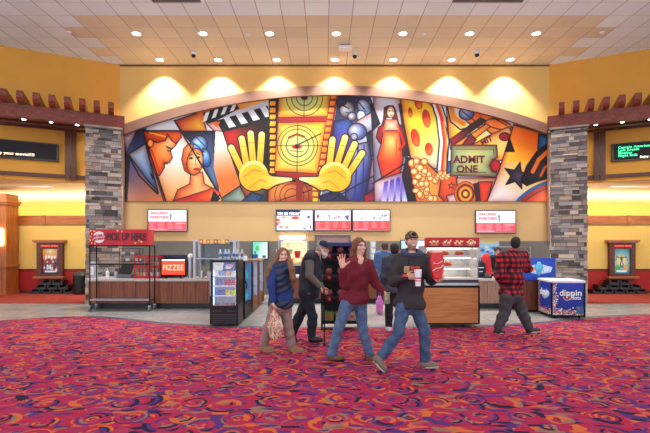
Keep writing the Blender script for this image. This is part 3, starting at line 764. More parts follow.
for k, (px, py, Y) in enumerate(((248, 34, 12.3), (424, 34, 12.3), (69, 32, 12.2), (602, 32, 12.2))):
    b = MB(); b.lathe([(0.03, -0.05), (0.06, -0.035), (0.065, 0)], n=16)
    o = b.build('smoke_detector', M_white, smooth=False, loc=(at(px, py, Y).x, Y, 7.65))
    tag(o, ['small round smoke detector on ceiling between left downlights', 'small round smoke detector on ceiling right of the white box', 'small smoke detector on the white tiles far left', 'small smoke detector on the white tiles far right'][k], 'smoke detector')
for k, (x, w) in enumerate(((-3.65, 1.25), (4.0, 1.8))):
    t = thing('air_vent', ['grey louvred air vent in the ceiling, left one', 'grey louvred air vent in the ceiling, right one'][k], 'air vent', (x, 10.52, 7.65))
    b = MB(); b.box(-w / 2, w / 2, -.22, -.19, -.012, 0); b.box(-w / 2, w / 2, .19, .22, -.012, 0); b.box(-w / 2, -w / 2 + .03, -.19, .19, -.012, 0); b.box(w / 2 - .03, w / 2, -.19, .19, -.012, 0); b.build('frame', M_white, t)
    b = MB()
    for q in range(9): b.box(-w / 2 + .03, w / 2 - .03, -.18 + q * .042, -.165 + q * .042, -.014, -.002)
    b.build('louvre', mat('vent_grey', (120, 116, 122), .6), t); b = MB(); b.box(-w / 2 + .03, w / 2 - .03, -.19, .19, -.0015, 0); b.build('duct_opening', M_black, t)

# ============================================================ COLUMNS, BEAMS, SIDE WALL DRESSING
TB = 0.48; AB = math.atan(TB)
def stone_column(sg, label):
    rnd = random.Random(11 if sg < 0 else 23)
    u = 6.60; yface = 12.5 - TB * (u - 6.16)
    rz = -sg * AB
    w, d = 0.89, 0.66
    # centre lies half a depth behind the face
    nx, ny = math.sin(AB) * sg, math.cos(AB)      # backwards direction
    cx, cy = mx(sg, u) + nx * d / 2, yface + ny * d / 2
    t = thing('stone_column', label, 'column', (cx, cy, 0), rz)
    pal = [(172, 162, 154), (152, 142, 136), (188, 176, 164), (130, 122, 120), (164, 144, 128), (198, 182, 164), (112, 104, 104), (172, 148, 128), (156, 152, 152), (92, 84, 82)]
    b = MB(); z = 0.0
    while z < 4.93:
        h = rnd.choice([0.05, 0.07, 0.09, 0.11]); h = min(h, 4.96 - z)
        for face in range(4):
            L = w if face % 2 == 0 else d; D = d if face % 2 == 0 else w
            x = -L / 2 - 0.01
            while x < L / 2:
                ln = rnd.uniform(0.12, 0.4); x2 = min(x + ln, L / 2 + 0.01)
                if L / 2 - x2 < 0.08: x2 = L / 2 + 0.01
                pr = rnd.uniform(-0.012, 0.03)
                Mr = Matrix.Rotation(face * PI / 2, 4, 'Z')
                cc = rnd.choice(pal); v = rnd.uniform(.85, 1.12); b.col = tuple(min(255, q * v) for q in cc)
                b.box(x + .004, x2 - .004, -D / 2 - pr, -D / 2 + 0.08, z + .004, z + h - .004, Mr)
                x = x2
        z += h
    b.build('stone_veneer', M_stone, t, usecol=True)
    b = MB(); b.box(-w / 2 + .02, w / 2 - .02, -d / 2 + .02, d / 2 - .02, 0, 4.96); b.build('core', M_grout, t)
    b = MB(); b.box(-w / 2 - .05, w / 2 + .05, -d / 2 - .05, d / 2 + .05, 4.96, 5.02, bev=.01); b.build('capstone', mat('capstone', (150, 140, 132), .8), t)
    return t
def frame_pt(sg, u, yoff=0.0): return Vector((mx(sg, u), 12.5 - TB * (u - 6.16) + yoff, 0))
rafter_words = ['end', 'second', 'third', 'fourth', 'fifth', 'sixth', 'seventh', 'eighth', 'ninth']
for sg, side in ((-1, 'left'), (1, 'right')):
    stone_column(sg, 'tall stacked grey stone column at the %s end of the mural' % side)
    # beam in its own frame: x' runs outward along the facade
    ax = Vector((sg * math.cos(AB), -math.sin(AB), 0)); back = Vector((sg * math.sin(AB), math.cos(AB), 0))
    p0 = frame_pt(sg, 6.16)
    Mx = Matrix(((ax.x, back.x, 0, p0.x), (ax.y, back.y, 0, p0.y), (0, 0, 1, 0), (0, 0, 0, 1)))
    t = thing('pergola_beam', 'long redwood beam resting on the %s stone column' % side, 'beam', tuple(p0 + Vector((0, 0, 5.02))))
    b = MB(); Ml = Matrix.Translation((-p0.x, -p0.y, -5.02)) @ Mx
    b.box(-.05, 9.0, -0.02, 0.2, 5.02, 5.37, Ml); b.build('front_board', M_red_wood, t)
    b = MB(); b.box(-.05, 9.0, 0.5, 0.7, 5.021, 5.37, Ml); b.build('rear_board', M_dark_wood, t)
    cnt = 9 if sg < 0 else 8
    for k in range(cnt):
        xx = 0.30 + k * 0.355
        prof = [(-.24, 5.66), (-.24, 5.48), (-.20, 5.42), (-.10, 5.375), (1.95 if k > 2 else 1.75 - (2 - k) * .0, 5.375), (1.95 if k > 2 else 1.75, 5.66)]
        b = MB(); w2 = .075
        vs = [(xx - w2, p[0], p[1]) for p in prof] + [(xx + w2, p[0], p[1]) for p in prof]
        n = len(prof); fs = [tuple(range(n)), tuple(reversed(range(n, 2 * n)))] + [(i, n + i, n + (i + 1) % n, (i + 1) % n) for i in range(n)]
        org = Mx @ Vector((xx, 0, 5.375)); b.add(vs, fs, Matrix.Translation(-org) @ Mx)
        o = b.build('rafter', M_red_wood, loc=tuple(org))
        tag(o, 'dark red rafter block on the %s beam, %s one outward from the mural' % (side, rafter_words[k]), 'rafter', 'rafters on the %s beam' % side)
    # puck lamps under the beam
    for k in range(4):
        q = Mx @ Vector((1.15 + k * 0.62, 0.09, 5.02))
        tt = thing('puck_light', 'small round lamp under the %s beam, number %s outward from its column' % (side, ['one', 'two', 'three', 'four'][k]), 'lamp', tuple(q))
        b = MB(); b.lathe([(0.055, -.022), (0.06, 0)], n=18); b.build('housing', M_steel, tt)
        b = MB(); b.lathe([(0.045, -.026), (0.045, -.021)], n=18); b.build('lens', M_bulb, tt)
        li = bpy.data.lights.new('puck_beam', 'SPOT'); li.energy = 34; li.spot_size = math.radians(120); li.spot_blend = 1; li.shadow_soft_size = .05; li.color = (1, .88, .7)
        lo = bpy.data.objects.new('puck_beam', li); COL.objects.link(lo); lo.parent = tt; lo.location = (0, 0, -.04)
        lo.rotation_euler = (back.y * -0.0, 0, 0); d = Vector((back.x * .75, back.y * .75, -1)); lo.rotation_euler = d.to_track_quat('-Z', 'Y').to_euler()
    # wall frame (posts and rails) and ticker sign on the angled wall
    AW = math.atan(TS)
    axw = Vector((sg * math.cos(AW), -math.sin(AW), 0)); bw = Vector((sg * math.sin(AW), math.cos(AW), 0))
    c0 = Vector((mx(sg, U0), YW, 0))
    Mw = Matrix(((axw.x, bw.x, 0, c0.x), (axw.y, bw.y, 0, c0.y), (0, 0, 1, 0), (0, 0, 0, 1)))
    ca = math.cos(AW)
    U = lambda u: (u - U0) / ca
    org = Mw @ Vector((U(8.4), 0, 3.7)); t = thing('timber_wall_frame', 'dark timber post and two rails on the %s angled wall' % side, 'timber frame', tuple(org))
    Ml = Matrix.Translation(-org) @ Mw
    for nm, bx in (('top_rail', (U(7.9), U(15), -.10, -.001, 5.26, 5.38)), ('bottom_rail', (U(7.9), U(15), -.10, -.001, 3.76, 3.87)),
                   ('post', (U(8.28), U(8.41), -.17, -.101, 3.7, 5.42)), ('post', (U(8.43), U(8.56), -.17, -.101, 3.7, 5.42))):
        b = MB(); b.box(*bx, Ml); b.build(nm, M_dark_wood, t)
    org = Mw @ Vector((U(8.72), 0, 4.26)); t = thing('ticker_sign', 'black LED message sign on the %s angled wall' % side, 'sign', tuple(org))
    Ml = Matrix.Translation(-org) @ Mw
    b = MB(); b.box(U(8.72), U(11.9), -.14, -.001, 4.26, 4.81, Ml, 0.0); b.build('housing', M_black, t)
    b = MB(); b.box(U(8.76), U(11.86), -.145, -.141, 4.30, 4.77, Ml); b.build('display', mat('display_glass', (10, 20, 16) if sg > 0 else (18, 14, 22), .7), t)
    rot = (PI / 2, 0, math.atan2(axw.y * sg, axw.x * sg))
    Mamb = mat('amber_led', (255, 214, 180), .5, emit=2.2, var=0); Mgr = mat('green_led', (70, 240, 170), .5, emit=1.6, var=0)
    def put(s, u, z, size, m, al):
        p = Mw @ Vector((U(u), -.15, z)) - org
        text('message', s, size, m, t, tuple(p), rot=rot, align=al, offset=.003, extrude=.001, spacing=1.15)
    if sg < 0:
        put('Enjoy your movie!!!!', 9.28, 4.40, .115, Mamb, 'RIGHT')
    else:
        put('Captain American Brave', 8.86, 4.67, .10, Mgr, 'LEFT'); put('Last Breath', 8.86, 4.585, .10, Mgr, 'LEFT'); put('Monkey', 8.86, 4.50, .10, Mgr, 'LEFT'); put('Flight Risk', 8.86, 4.415, .10, Mgr, 'LEFT')
        put('Enjoy your movie!!!!', 9.36, 4.34, .085, Mamb, 'LEFT')
    # hallway: cove light behind the rail, added overhead fill without a fixture, ceiling strip
    li = bpy.data.lights.new('cove_lamp', 'AREA'); li.energy = 150; li.shape = 'RECTANGLE'; li.size = 7.5; li.size_y = .25; li.color = (1, .88, .64)
    lo = bpy.data.objects.new('cove_lamp', li); COL.objects.link(lo); lo.location = (mx(sg, 11), 15.7, 2.55); lo.rotation_euler = (math.radians(180 - 25), 0, 0)
    li = bpy.data.lights.new('hall_fill', 'AREA'); li.energy = 130; li.shape = 'RECTANGLE'; li.size = 6; li.size_y = .9; li.color = (1, .88, .68)
    lo = bpy.data.objects.new('hall_fill', li); COL.objects.link(lo); lo.location = (mx(sg, 10.2), 13.75, 3.55)
    lo.rotation_euler = (math.radians(18), 0, 0)
    p = at(22 if sg < 0 else 640, 187, 14.2)
    o = MB(); o.box(-.9, .9, -.1, .1, -.03, 0); o = o.build('light_strip', M_white, loc=(p.x, 14.35, 3.59)); tag(o, 'slim white ceiling strip in the %s hallway' % side, 'ceiling light')

# ---- hallway poster cases
def poster_case(px, sg, label, draw):
    Y = 14.9; c = at(px, 260, Y); t = thing('poster_case', label, 'poster case', (c.x, Y, 0.55))
    s = F / Y
    z = lambda y: H + (YH - y) / s - 0.55
    b = MB(); b.box(-.44, .44, -.12, 0, z(277), z(241)); 
    b = MB()
    b.box(-.44, -.27, -.12, -.002, z(276), z(242)); b.box(.27, .44, -.12, -.002, z(276), z(242)); b.box(-.27, .27, -.12, -.002, z(249), z(242)) ; b.box(-.27, .27, -.12, -.002, z(276), z(273.6)); b.build('frame', M_dark_wood, t)
    b = MB(); b.box(-.54, .54, -.2, -.002, z(242), z(240)); b.box(-.50, .50, -.17, -.002, z(243), z(242)); b.build('crown', M_oak, t)
    b = MB(); b.box(-.52, .52, -.2, -.002, z(278), z(276)); b.build('sill', M_oak, t)
    W, Hh = .54, z(249.2) - z(273.4)
    c2 = Canvas(0, 0, 54, 84, 1.3, (240, 200, 120)); draw(c2)
    c2.mesh('poster', lambda X, Yy: ((X - 27) / 100, np.full(X.shape, -.06), z(249.2) - Yy / 84 * Hh), M_lightbox, t)
    b = MB(); b.box(-.26, .26, -.125, -.121, z(247.6), z(244.4)); b.build('header', mat('dark_header', (50, 10, 12), .4), t)
    text('lettering', 'COMING SOON', .085, mat('red_neon', (255, 70, 50), .4, emit=1.6, var=0), t, (0, -.128, z(246)), sx=.95, offset=.002)
def poster_a(c):
    c.poly([(0, 0), (54, 0), (54, 34), (0, 34)], (250, 236, 180), (230, 120, 40), (27, 4, 30))
    c.poly([(0, 34), (54, 34), (54, 84), (0, 84)], (150, 60, 50), (60, 50, 80), (27, 34, 27, 84))
    r = random.Random(5)
    for i in range(26):
        x, y = r.uniform(4, 50), r.uniform(34, 66); c.ell(x, y, 3, 4.4, r.choice([(230, 220, 220), (30, 26, 50), (200, 60, 50), (90, 100, 150), (240, 200, 170)])); c.ell(x, y + 8, 4, 6, r.choice([(30, 26, 46), (180, 40, 40), (220, 220, 230), (60, 70, 120)]))
    for i in range(4): c.poly([(8 + i * 10, 22), (15 + i * 10, 22), (15 + i * 10, 31), (8 + i * 10, 31)], (250, 246, 236))
    c.poly([(8, 74), (46, 74), (46, 80), (8, 80)], (236, 232, 240))
def poster_b(c):
    c.poly([(0, 0), (54, 0), (54, 84), (0, 84)], (252, 248, 220), (30, 120, 150), (27, 40, 52))
    c.ell(27, 40, 15, 20, (255, 250, 220), (246, 200, 70), (27, 40, 18))
    c.line([(27, 30), (10, 26)], 3, (50, 60, 90)); c.line([(27, 30), (44, 26)], 3, (50, 60, 90)); c.line([(10, 26), (7, 40)], 2, (60, 110, 90)); c.line([(44, 26), (48, 40)], 2, (60, 110, 90))
    c.ell(27, 34, 4, 8, (70, 60, 80)); c.ell(27, 23, 3, 4, (210, 160, 110)); c.line([(25, 42), (22, 56)], 3, (50, 50, 70)); c.line([(29, 42), (33, 54)], 3, (60, 60, 80))
    c.ell(14, 64, 10, 8, (90, 170, 80)); c.ell(40, 66, 10, 8, (240, 160, 60)); c.ell(28, 60, 6, 5, (40, 130, 190)); c.poly([(10, 73), (44, 73), (44, 79), (10, 79)], (250, 246, 240))
poster_case(51.6, -1, 'timber-framed lit film poster with an orange sky, in the left hallway', poster_a)
poster_case(620.4, 1, 'timber-framed lit film poster with a glowing teal edge, in the right hallway', poster_b)

# ---- booster seats
def booster(label, loc, grp, src=[None]):
    if src[0] is None:
        t = thing('booster_seat', label, 'booster seat', loc, group=grp)
        M_b = mat('black_moulded_plastic', (24, 24, 28), .35)
        b = MB()
        # tub with raised arms and dished seat
        prof = [(-.175, 0), (.175, 0), (.165, .15), (.105, .15), (.10, .06), (-.10, .06), (-.105, .15), (-.165, .15)]
        b.prism(prof, -.15, .15); b.box(-.16, .16, .15, .17, .0, .13); b.build('tub', M_b, t)
        b = MB(); b.box(-.098, .098, -.14, .15, .06, .075, bev=.006); b.build('pad', mat('dark_grey_pad', (44, 44, 50), .6), t)
        b = MB(); b.box(-.12, .12, -.156, -.151, .02, .045); b.build('grip', mat('slot_grey', (70, 70, 76), .5), t)
        src[0] = t; return t
    return dup(src[0], loc, label=label, group=grp)
for sg, side, rows, cxp in ((-1, 'left', (4, 3, 2), 53.5), (1, 'right', (5, 4, 2), 618)):
    cx = at(cxp, 290, 14.6).x
    for r, n in enumerate(rows):
        for k in range(n):
            x = cx + (k - (n - 1) / 2) * .365
            ordn = ['first', 'second', 'third', 'fourth', 'fifth'][k]
            booster('black booster seat in the %s poster pile, %s from left in the %s row' % (side, ordn, ['bottom', 'middle', 'top'][r]), (x, 14.66, .007 + r * .151), 'booster seats under the %s poster' % side)
# ---- trash bin
p = at(81, 293, 14.6); t = thing('litter_bin', 'black lidded litter bin between red wall and left stone column', 'bin', (p.x + .05, 14.5, .007))
b = MB(); b.lathe([(.19, 0), (.22, .05), (.235, .58), (.235, .6)], n=20); b.build('body', M_black, t, smooth=False); b = MB(); b.lathe([(.245, .6), (.245, .64), (.20, .72), (.08, .75)], n=20); b.build('lid', mat('dark_lid', (34, 34, 40), .4), t)
# ---- wood pilaster with sconce at far left
pl_ = at(0, 290, 14.5); t = thing('panelled_pilaster', 'orange wood panelled pilaster with raised cap at the far left', 'pilaster', (-11.1, 14.56, .0))
b = MB(); b.box(-.6, .6, -.3, .28, 0, 3.35); b.build('body', M_oakz, t)
b = MB(); b.box(-.64, .64, -.34, .28, 0, .12); b.box(-.66, .66, -.36, .28, .92, 1.0); b.box(-.45, .45, -.32, -.3, .2, .85); b.build('base_panel', M_oak, t)
b = MB(); b.box(-.66, .66, -.36, .28, 2.98, 3.05); b.box(-.70, .70, -.4, .28, 3.05, 3.12); b.build('cap_moulding', M_oak, t)
t = thing('wall_sconce', 'glowing white wall sconce on the wood pilaster', 'wall lamp', (at(1, 238, 14.2).x, 14.26, 1.62))
b = MB(); b.box(-.03, .03, -.04, 0, .05, .55); b.build('bracket', M_blackm, t); b = MB(); b.lathe([(.10, 0), (.13, .04), (.13, .54), (.10, .58)], (0, -.15, 0), n=18); b.build('shade', M_warmbulb, t)

# ============================================================ MENU SCREENS
def screen(name, label, px0, px1, py0, py1, draw, cat='screen', Y=14.43, extra=None, bez=.03, em=M_screen):
    a = at(px0, py1, Y); d = at(px1, py0, Y); w, h = d.x - a.x, d.z - a.z
    t = thing(name, label, cat, ((a.x + d.x) / 2, Y, a.z))
    b = MB(); b.box(-w / 2, w / 2, -.07, -.03, 0, h, bev=.006); b.build('bezel', M_black, t)
    b = MB(); b.box(-.15, .15, -.03, -.0, h * .3, h * .7); b.build('wall_mount', M_steel, t)
    c = Canvas(0, 0, 100, 56, 1.3, (250, 250, 252)); draw(c)
    c.mesh('display', lambda X, Yy: (-w / 2 + bez + X / 100 * (w - 2 * bez), np.full(X.shape, -.074), h - bez - Yy / 56 * (h - 2 * bez)), em, t)
    if extra: extra(t, w, h)
    return t
M_txred = mat('menu_red_text', (232, 60, 90), .5, emit=.9, var=0); M_txw = mat('menu_white_text', (255, 255, 255), .5, emit=1.2, var=0)
def sweet(c):
    c.poly([(0, 31), (100, 31), (100, 56), (0, 56)], (240, 84, 100)); r = random.Random(2)
    for x0, x1 in ((3, 20), (24, 46), (51, 66), (70, 97)):
        for k in range(6):
            y = 34 + k * 3.2; L = r.uniform(.6, 1) * (x1 - x0); c.line([(x0, y), (x0 + L, y)], .8, (255, 200, 205))
    c.line([(3, 53), (46, 53)], 2, (255, 190, 214)); c.line([(74, 36.5), (97, 36.5)], 1.2, (255, 236, 236))
    c.poly([(56, 14), (61, 14), (60.5, 28), (56.5, 28)], (140, 170, 200)); c.ell(58.5, 13, 3.4, 2, (110, 130, 170)); c.ell(58.5, 22, 1.4, 2, (220, 80, 100))
def sweet_x(t, w, h):
    text('lettering', 'SNACKING', .115, M_txred, t, (-w * .20, -.078, h * .82), offset=.004); text('lettering', 'SWEETNESS', .115, M_txred, t, (-w * .20, -.078, h * .63), offset=.004)
screen('menu_screen', 'wall menu screen left of the others, above the pick-up cart', 148.3, 188.1, 209.3, 231.6, sweet, extra=sweet_x)
screen('menu_screen', 'wall menu screen right of the others, above the plaid-shirted man', 474.6, 515.3, 210.3, 233.4, sweet, extra=sweet_x)
def trym(c):
    c.poly([(0, 0), (66, 0), (66, 15), (0, 15)], (20, 50, 120)); r = random.Random(4)
    for x, y, rx, ry, cc in ((20, 20, 8, 3, (250, 170, 150)), (52, 21, 11, 4.5, (236, 84, 70)), (4, 27, 5, 3.5, (236, 60, 60)), (3, 38, 3, 5, (230, 60, 80)), (28, 48, 5, 4, (246, 160, 120)), (12, 47, 6, 2.5, (240, 110, 110)), (89, 19, 4, 4, (110, 90, 140)), (94, 47, 2, 5, (110, 100, 170)), (77, 51, 3, 2, (90, 110, 200)), (50, 34, 20, 3, (255, 226, 210)), (44, 42, 14, 4, (252, 230, 200)), (8, 33, 6, 3, (250, 180, 170))):
        c.ell(x, y, rx, ry, cc)
    c.line([(68, 30), (86, 31)], .8, (240, 170, 150)); c.line([(68, 34), (86, 35)], .8, (240, 190, 170))
screen('menu_screen', 'wall menu screen with a navy banner, left of the joined three', 276.0, 313.6, 209.6, 231.2, trym, extra=lambda t, w, h: text('lettering', 'TRY ME TODAY', .105, M_txw, t, (-w * .16, -.078, h * .80), offset=.003))
def menu_c(seed):
    def f(c):
        c.poly([(0, 30), (100, 30), (100, 56), (0, 56)], (240, 74, 80)); r = random.Random(seed)
        for k in range(4):
            x = 4 + k * 24
            for q in range(5): c.line([(x, 34 + q * 3.4), (x + r.uniform(8, 18), 34 + q * 3.4)], 1.0, (255, 190, 196))
        c.line([(3, 52.5), (40, 52.5)], 1.6, (255, 200, 210))
        for k in range(6):
            x, y = r.uniform(6, 94), r.uniform(14, 24); c.ell(x, y, r.uniform(1.5, 3), r.uniform(2, 4), r.choice([(110, 120, 190), (230, 90, 120), (240, 190, 150), (130, 170, 190)]))
        if seed == 8: c.ell(8, 17, 3, 6, (190, 60, 120)); c.poly([(83, 16), (95, 13), (94, 28), (88, 25)], (100, 90, 160))
    return f
screen('menu_screen', 'wall menu screen in the middle of the joined three', 314.2, 351.4, 209.6, 231.2, menu_c(8))
screen('menu_screen', 'wall menu screen at the right of the joined three', 351.9, 390.1, 209.4, 231.4, menu_c(9))
def small(c):
    c.poly([(0, 0), (100, 0), (100, 56), (0, 56)], (120, 220, 200), (230, 246, 240), (20, 10, 80, 50))
    c.ell(30, 22, 12, 9, (90, 190, 100)); c.ell(70, 18, 8, 12, (240, 250, 250)); c.ell(16, 36, 8, 6, (60, 150, 160)); c.poly([(0, 42), (34, 42), (34, 56), (0, 56)], (30, 70, 150)); c.poly([(42, 46), (58, 46), (58, 54), (42, 54)], (250, 250, 255)); c.poly([(66, 46), (88, 46), (88, 54), (66, 54)], (60, 60, 90))
screen('order_screen', 'small green and white display above the drink coolers', 252.3, 268.7, 241.0, 259.2, small, Y=14.38)
def bluew(c):
    c.poly([(0, 0), (100, 0), (100, 56), (0, 56)], (190, 226, 250), (240, 250, 255), (10, 10, 80, 50))
screen('order_screen', 'pale blue display on tile wall behind the capped man', 400, 425, 239.8, 249.5, bluew, Y=14.38)
# ============================================================ CONCESSION COUNTERS
def counter(label, x0, x1, yf, depth, m_front, m_top, kick=.14, top=.78):
    t = thing('service_counter', label, 'counter', ((x0 + x1) / 2, yf, 0)); hw = (x1 - x0) / 2
    b = MB(); b.box(-hw, hw, 0, depth, kick, top - .07)
    nb = max(2, int((x1 - x0) / .3)); w = (x1 - x0) / nb
    for k in range(nb): b.box(-hw + k * w + .006, -hw + (k + 1) * w - .006, -.014, 0, kick + .01, top - .08)
    b.build('front_panel', m_front, t)
    b = MB(); b.box(-hw + .02, hw - .02, .06, depth - .02, 0, kick); b.build('kick_plate', M_black, t)
    b = MB(); b.box(-hw - .03, hw + .03, -.05, depth + .02, top - .07, top, bev=.01); b.build('worktop', m_top, t)
    return t
counter('dark wood service counter with grey worktop behind the pick-up cart', -6.12, -2.42, 11.2, .75, M_counterwood, M_top)
counter('low wood service counter far back between coolers and hot food case', -1.55, 2.45, 12.2, .7, M_counterwood, M_top)
counter('pinkish laminate service counter behind the plaid-shirted man', 2.6, 5.15, 11.2, .75, M_counterpink, M_top)
TOP = .78

# ---- pick-up cart
t = thing('pickup_cart', 'black tubular cart on casters with red pick up here sign', 'cart', (-5.12, 10.8, 0.0))
hw = .745; D = .32
for x in (-hw, hw):
    for y in (0, D):
        b = MB(); b.tube([(x, y, .13), (x, y, 1.64)], .015, 10); b.build('post', M_blackm, t)
        c_ = MB(); c_.cyl((x - .02, y, .062), (x + .02, y, .062), .06, n=18); w_ = c_.build('caster', mat('grey_caster', (120, 120, 126), .4), t)
        f_ = MB(); f_.box(x - .035, x + .035, y - .02, y + .02, .11, .14); f_.box(x - .034, x - .024, y - .02, y + .02, .05, .12); f_.box(x + .024, x + .034, y - .02, y + .02, .05, .12); f_.build('fork', M_steel, w_)
b = MB()
for y in (0, D): b.tube([(-hw, y, 1.63), (hw, y, 1.63)], .016); b.tube([(-hw, y, 1.165), (hw, y, 1.165)], .011)
for x in (-hw, hw): b.tube([(x, 0, 1.63), (x, D, 1.63)], .016); b.tube([(x, 0, 1.165), (x, D, 1.165)], .011); b.tube([(x, 0, .275), (x, D, .275)], .011)
b.build('rail', M_blackm, t)
b = MB(); b.box(-hw, hw, 0, D, .27, .29); b.box(-hw, hw, -.012, 0, .26, .30); b.build('lower_shelf', M_steel, t)
b = MB(); b.box(-hw + .0, hw - .04, -.02, .0, 1.65, 2.04); b.build('sign_front', M_redsign, t)
b = MB(); b.box(hw - .04, hw - .02, -.02, D, 1.65, 2.04); b.box(-hw, -hw + .02, .0, D, 1.65, 2.04); b.build('sign_side', mat('pale_red_panel', (206, 48, 56), .5), t)
text('lettering', 'PICK UP HERE', .24, mat('dark_red_letters', (84, 8, 20), .5), t, (.17, -.024, 1.845), sx=.66, offset=.012)
b = MB(); b.cyl((-.50, -.021, 1.845), (-.50, -.032, 1.845), .145, n=36); bd = b.build('round_badge', M_white, t)
text('badge_text', 'MOBILE', .09, M_redsign, bd, (-.50, -.035, 1.875), rot=(PI / 2, -.15, 0), offset=.004); text('badge_text', 'ORDERING', .07, M_redsign, bd, (-.49, -.035, 1.80), rot=(PI / 2, -.15, 0), offset=.004)
b = MB(); rr = random.Random(8)
for x, z in ((-.71, 2.0), (-.68, 1.93), (-.70, 1.86), (-.66, 1.78), (-.69, 1.70), (-.62, 1.99), (-.04, 2.01), (.07, 1.99), (.40, 1.70), (.50, 1.77), (.55, 1.73), (-.60, 1.69), (-.72, 1.77)):
    for q in range(3): b.cyl((x + rr.uniform(-.015, .015), -.020, z + rr.uniform(-.015, .015)), (x, -.027, z), rr.uniform(.012, .022), n=9)
o = b.build('popcorn_print', mat('popcorn_cream', (246, 214, 150), .6), t); o['kind'] = 'stuff'

# ---- things on the left counter
def onc(px, Y, dz=0): return (at(px, 250, Y).x, Y, TOP + dz)
M_grey = mat('mid_grey_plastic', (96, 98, 106), .4); M_lgrey = mat('light_grey_plastic', (170, 172, 180), .4)
t = thing('sanitizer_bottle', 'white pump bottle on the counter behind the pick-up cart', 'bottle', onc(107.5, 11.45))
b = MB(); b.lathe([(.04, 0), (.045, .02), (.045, .15), (.02, .19)], n=18); b.build('bottle', M_white, t, smooth=False)
b = MB(); b.tube([(0, 0, .19), (0, 0, .25), (-.05, 0, .255)], .008); b.lathe([(.02, .19), (.02, .21)], n=12); b.build('pump', M_white, t)
t = thing('napkin_dispenser', 'grey napkin dispenser at the left end of the dark wood counter', 'dispenser', onc(93.5, 11.5))
b = MB(); b.box(-.075, .075, -.09, .09, 0, .42, bev=.012); b.build('body', M_lgrey, t); b = MB(); b.box(-.05, .05, -.095, -.089, .08, .3); b.build('napkin_slot', M_white, t)
# register
t = thing('cash_register', 'grey point of sale terminal on the counter behind the pick-up cart', 'cash register', onc(126, 11.45))
b = MB(); b.box(-.2, .2, -.12, .22, 0, .10, bev=.01); b.build('drawer', M_grey, t)
b = MB(); b.add([(-.16, -.1, .12), (.16, -.1, .12), (.16, .1, .34), (-.16, .1, .34), (-.16, -.07, .10), (.16, -.07, .10), (.16, .13, .32), (-.16, .13, .32)], [(0, 1, 2, 3), (7, 6, 5, 4), (0, 4, 5, 1), (1, 5, 6, 2), (2, 6, 7, 3), (3, 7, 4, 0)]); b.build('screen', M_black, t)
b = MB(); b.box(-.03, .03, .0, .06, .1, .22); b.build('stand', M_grey, t)
b = MB(); b.box(-.29, -.21, -.08, .0, 0, .06); b.box(-.28, -.22, -.07, -.01, .06, .17, bev=.006); b.build('card_reader', mat('pale_reader', (180, 180, 190), .4), t)
# cup rack behind it
t = thing('cup_rack', 'black two-tier wire rack of foam trays behind the sale terminal', 'rack', onc(131, 11.75))
b = MB()
for x in (-.27, .27):
    for y in (-.1, .12): b.tube([(x, y, 0), (x, y, .78)], .009)
for z in (.42, .6, .77): b.box(-.27, .27, -.1, .12, z, z + .012)
b.build('frame', M_blackm, t)
for z, g_ in ((.44, 0), (.615, 1)):
    for k in range(4):
        q = MB(); q.prism([(-.05, 0), (.05, 0), (.06, .07), (-.06, .07)], -.06, .06)
        p = onc(131, 11.75); o = q.build('food_tray', mat('tray_white', (214, 208, 204), .5) if (k + g_) % 2 else mat('tray_grey', (120, 116, 120), .5), loc=(p[0] - .2 + k * .13, 11.75, TOP + z))
        tag(o, '%s food tray on %s tier of the black wire rack, %s from left' % ('pale' if (k + g_) % 2 else 'grey', ['lower', 'upper'][g_], ['first', 'second', 'third', 'fourth'][k]), 'tray', 'trays on the wire rack')
# red racks
for k, (px, lab) in enumerate(((142.3, 'red two-shelf snack rack on counter, left one behind the cart'), (155.6, 'red two-shelf snack rack on counter, right one beside the neon sign'))):
    t = thing('snack_rack', lab, 'rack', onc(px, 11.4), group='red snack racks')
    w2 = .15; b = MB()
    for x in (-w2, w2):
        for y in (-.12, .12): b.box(x - .012, x + .012, y - .012, y + .012, 0, .56)
        b.box(x - .012, x + .012, -.12, .12, .54, .57); b.box(x - .012, x + .012, -.12, .12, .28, .31)
    b.build('frame', M_red, t)
    for z in (.0, .27, .54):
        b = MB(); b.box(-w2, w2, -.135, .12, z + .01, z + .025); b.box(-w2, w2, -.14, -.128, z, z + .07); b.build('tray', M_red, t)
    r = random.Random(k)
    for z in (.025, .295):
        for q in range(3):
            b = MB(); b.box(-.035, .035, -.05, .05, 0, .13, bev=.008)
            p = onc(px, 11.4); cc = r.choice([(220, 210, 204), (196, 150, 120), (150, 150, 170)])
            o = b.build('snack_bag', mat('snack_%d' % cc[0], cc, .5), loc=(p[0] - .085 + q * .085, 11.38, TOP + z))
            tag(o, '%s snack pack on %s shelf of %s red rack, %s' % ({220: 'cream', 196: 'brown', 150: 'grey'}[cc[0]], 'bottom' if z < .1 else 'middle', ['left', 'right'][k], ['at its left', 'in its centre', 'at its right'][q]), 'snack', 'packs in the red racks')
# neon sign
t = thing('neon_sign', 'glowing orange red box sign on the wood counter', 'sign', onc(173.5, 11.3))
b = MB(); b.box(-.32, .32, 0, .07, .08, .50, bev=.008); b.build('housing', M_blackm, t)
b = MB(); b.box(-.30, .30, -.012, -.001, .10, .46); b.build('glow_panel', mat('orange_glow', (244, 62, 34), .4, emit=1.3, var=.12, scale=5), t)
b = MB(); b.box(-.30, .30, -.014, -.001, .46, .49); b.build('white_tube', mat('tube_white', (255, 240, 240), .5, emit=1.3, var=0), t)
text('lettering', 'FIZZEE', .20, mat('neon_letter', (255, 196, 150), .5, emit=1.8, var=0), t, (0, -.016, .275), sx=.92, offset=-.001)
b = MB(); b.box(-.22, -.18, -.03, .1, 0, .08); b.box(.18, .22, -.03, .1, 0, .08); b.build('foot', M_blackm, t)
